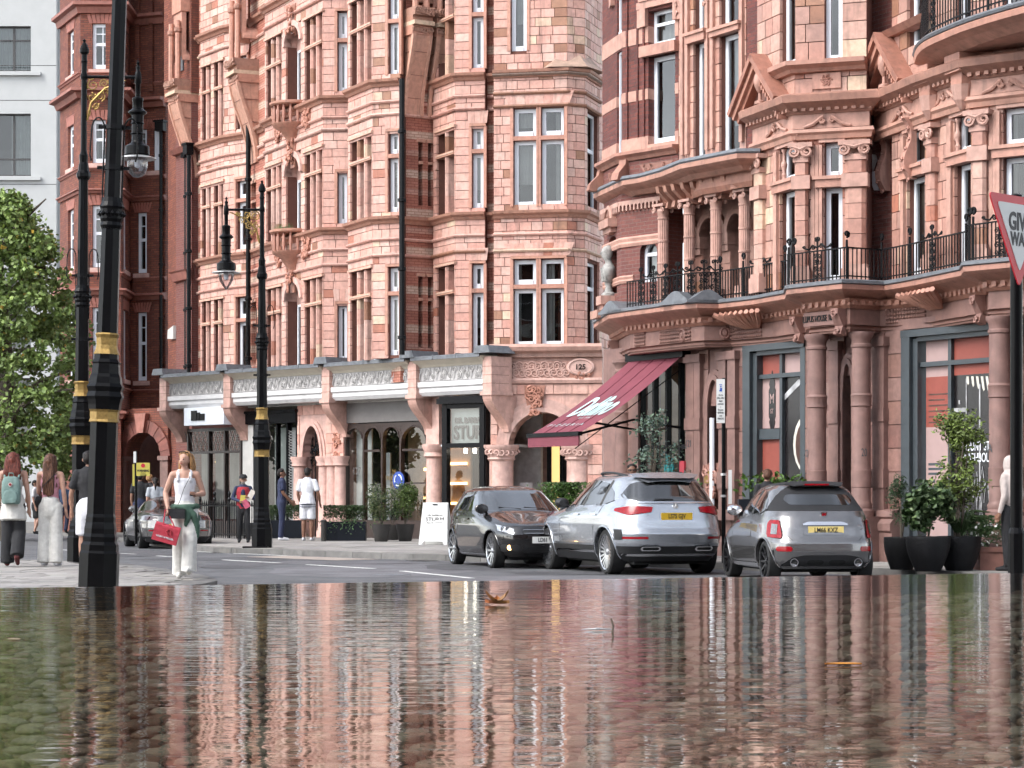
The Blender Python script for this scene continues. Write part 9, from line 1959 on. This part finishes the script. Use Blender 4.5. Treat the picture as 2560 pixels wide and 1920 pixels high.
# --- the two men talking
W, at_, hdp, S = person('man in navy polo shirt and navy trousers standing sideways with sunglasses', 704, 59.6, pi/2+.15, 1.88, 'skin_brown', 'c_navy', 'c_navy', 'c_white', 'hair_dark', 'short', 'trousers', dict(elR=(-.2, -.02, 1.12), wrR=(-.16, -.2, .95), elL=(.2, .0, 1.12), wrL=(.16, -.2, .93)), voxel=.012)
acc(W, lambda q: [q.lathe([(.0, -.006), (.026, 0), (0, .006)], hdp(x, -.088, .088), 10, ry=.6) for x in (-.035, .035)]+[q.tube([hdp(-.085, .02, .09), hdp(-.06, -.07, .095), hdp(.06, -.07, .095), hdp(.085, .02, .09)], .005, 4)], 'sunglasses', 'c_black')
W, at_, hdp, S = person('man in white striped shirt and shorts with his back to us', 769, 59.0, pi-.15, 1.89, 'skin_brown', 'c_white', 'c_white', 'c_white', 'hair_dark', 'short', 'shorts', dict(elL=(.24, -.02, 1.1), wrL=(.2, -.12, .88), elR=(-.26, .0, 1.1), wrR=(-.27, -.1, .9)), voxel=.012, tunic=True, hem=.86)
for z, r_ in ((.84, .192), (.79, .192)): acc(W, lambda q: q.lathe([(r_*S, z*S), (r_*S, (z+.012)*S)], (0, 0, 0), 24, ry=.74), 'hem_stripe', 'c_navy')
# --- heads beyond the cars, woman in a headscarf
W, at_, hdp, S = person('man in sunglasses whose head shows above the silver SUV', 1580, 41.5, .0, 1.72, 'skin_brown', 'c_black', 'c_black', 'c_black', 'hair_dark', voxel=.013)
acc(W, lambda q: [q.lathe([(.0, -.01), (.036, 0), (0, .01)], hdp(x, -.09, .088), 10, ry=.5) for x in (-.036, .036)]+[q.tube([hdp(-.085, .02, .09), hdp(-.06, -.08, .095), hdp(.06, -.08, .095), hdp(.085, .02, .09)], .007, 4)], 'sunglasses', 'c_black')
person('person with brown hair whose head shows above the grey cabriolet', 1918, 38.0, pi, 1.58, 'skin', 'c_black', 'c_black', 'c_black', 'hair_brown', voxel=.013)
scarf = [('c_rose', [(0, .01, 1.62, .105), (0, .01, 1.55, .108), (0, .02, 1.45, .09)], 1), ('c_rose', [(-.12, .02, 1.38, .075), (0, .05, 1.40, .09), (.12, .02, 1.38, .075)], 1), ('c_rose', [(0, .02, 1.33, .20), (0, .04, 1.1, .185)], .8), ('c_rose', [(-.08, .1, 1.36, .06), (-.08, .13, 1.12, .055), (-.06, .12, .95, .04)], 1)]
person('woman in pale pink headscarf and dark trousers behind the give way post', 2524, 34.2, pi+.9, 1.72, 'skin_brown', 'c_rose', 'c_black', 'c_black', None, 'long', 'trousers', extra=scarf, voxel=.012, women=True)
bpy.data.scenes.remove(TMP)
for o in LOCALS: 
    for k in ('_local', '_S'):
        if k in o: del o[k]
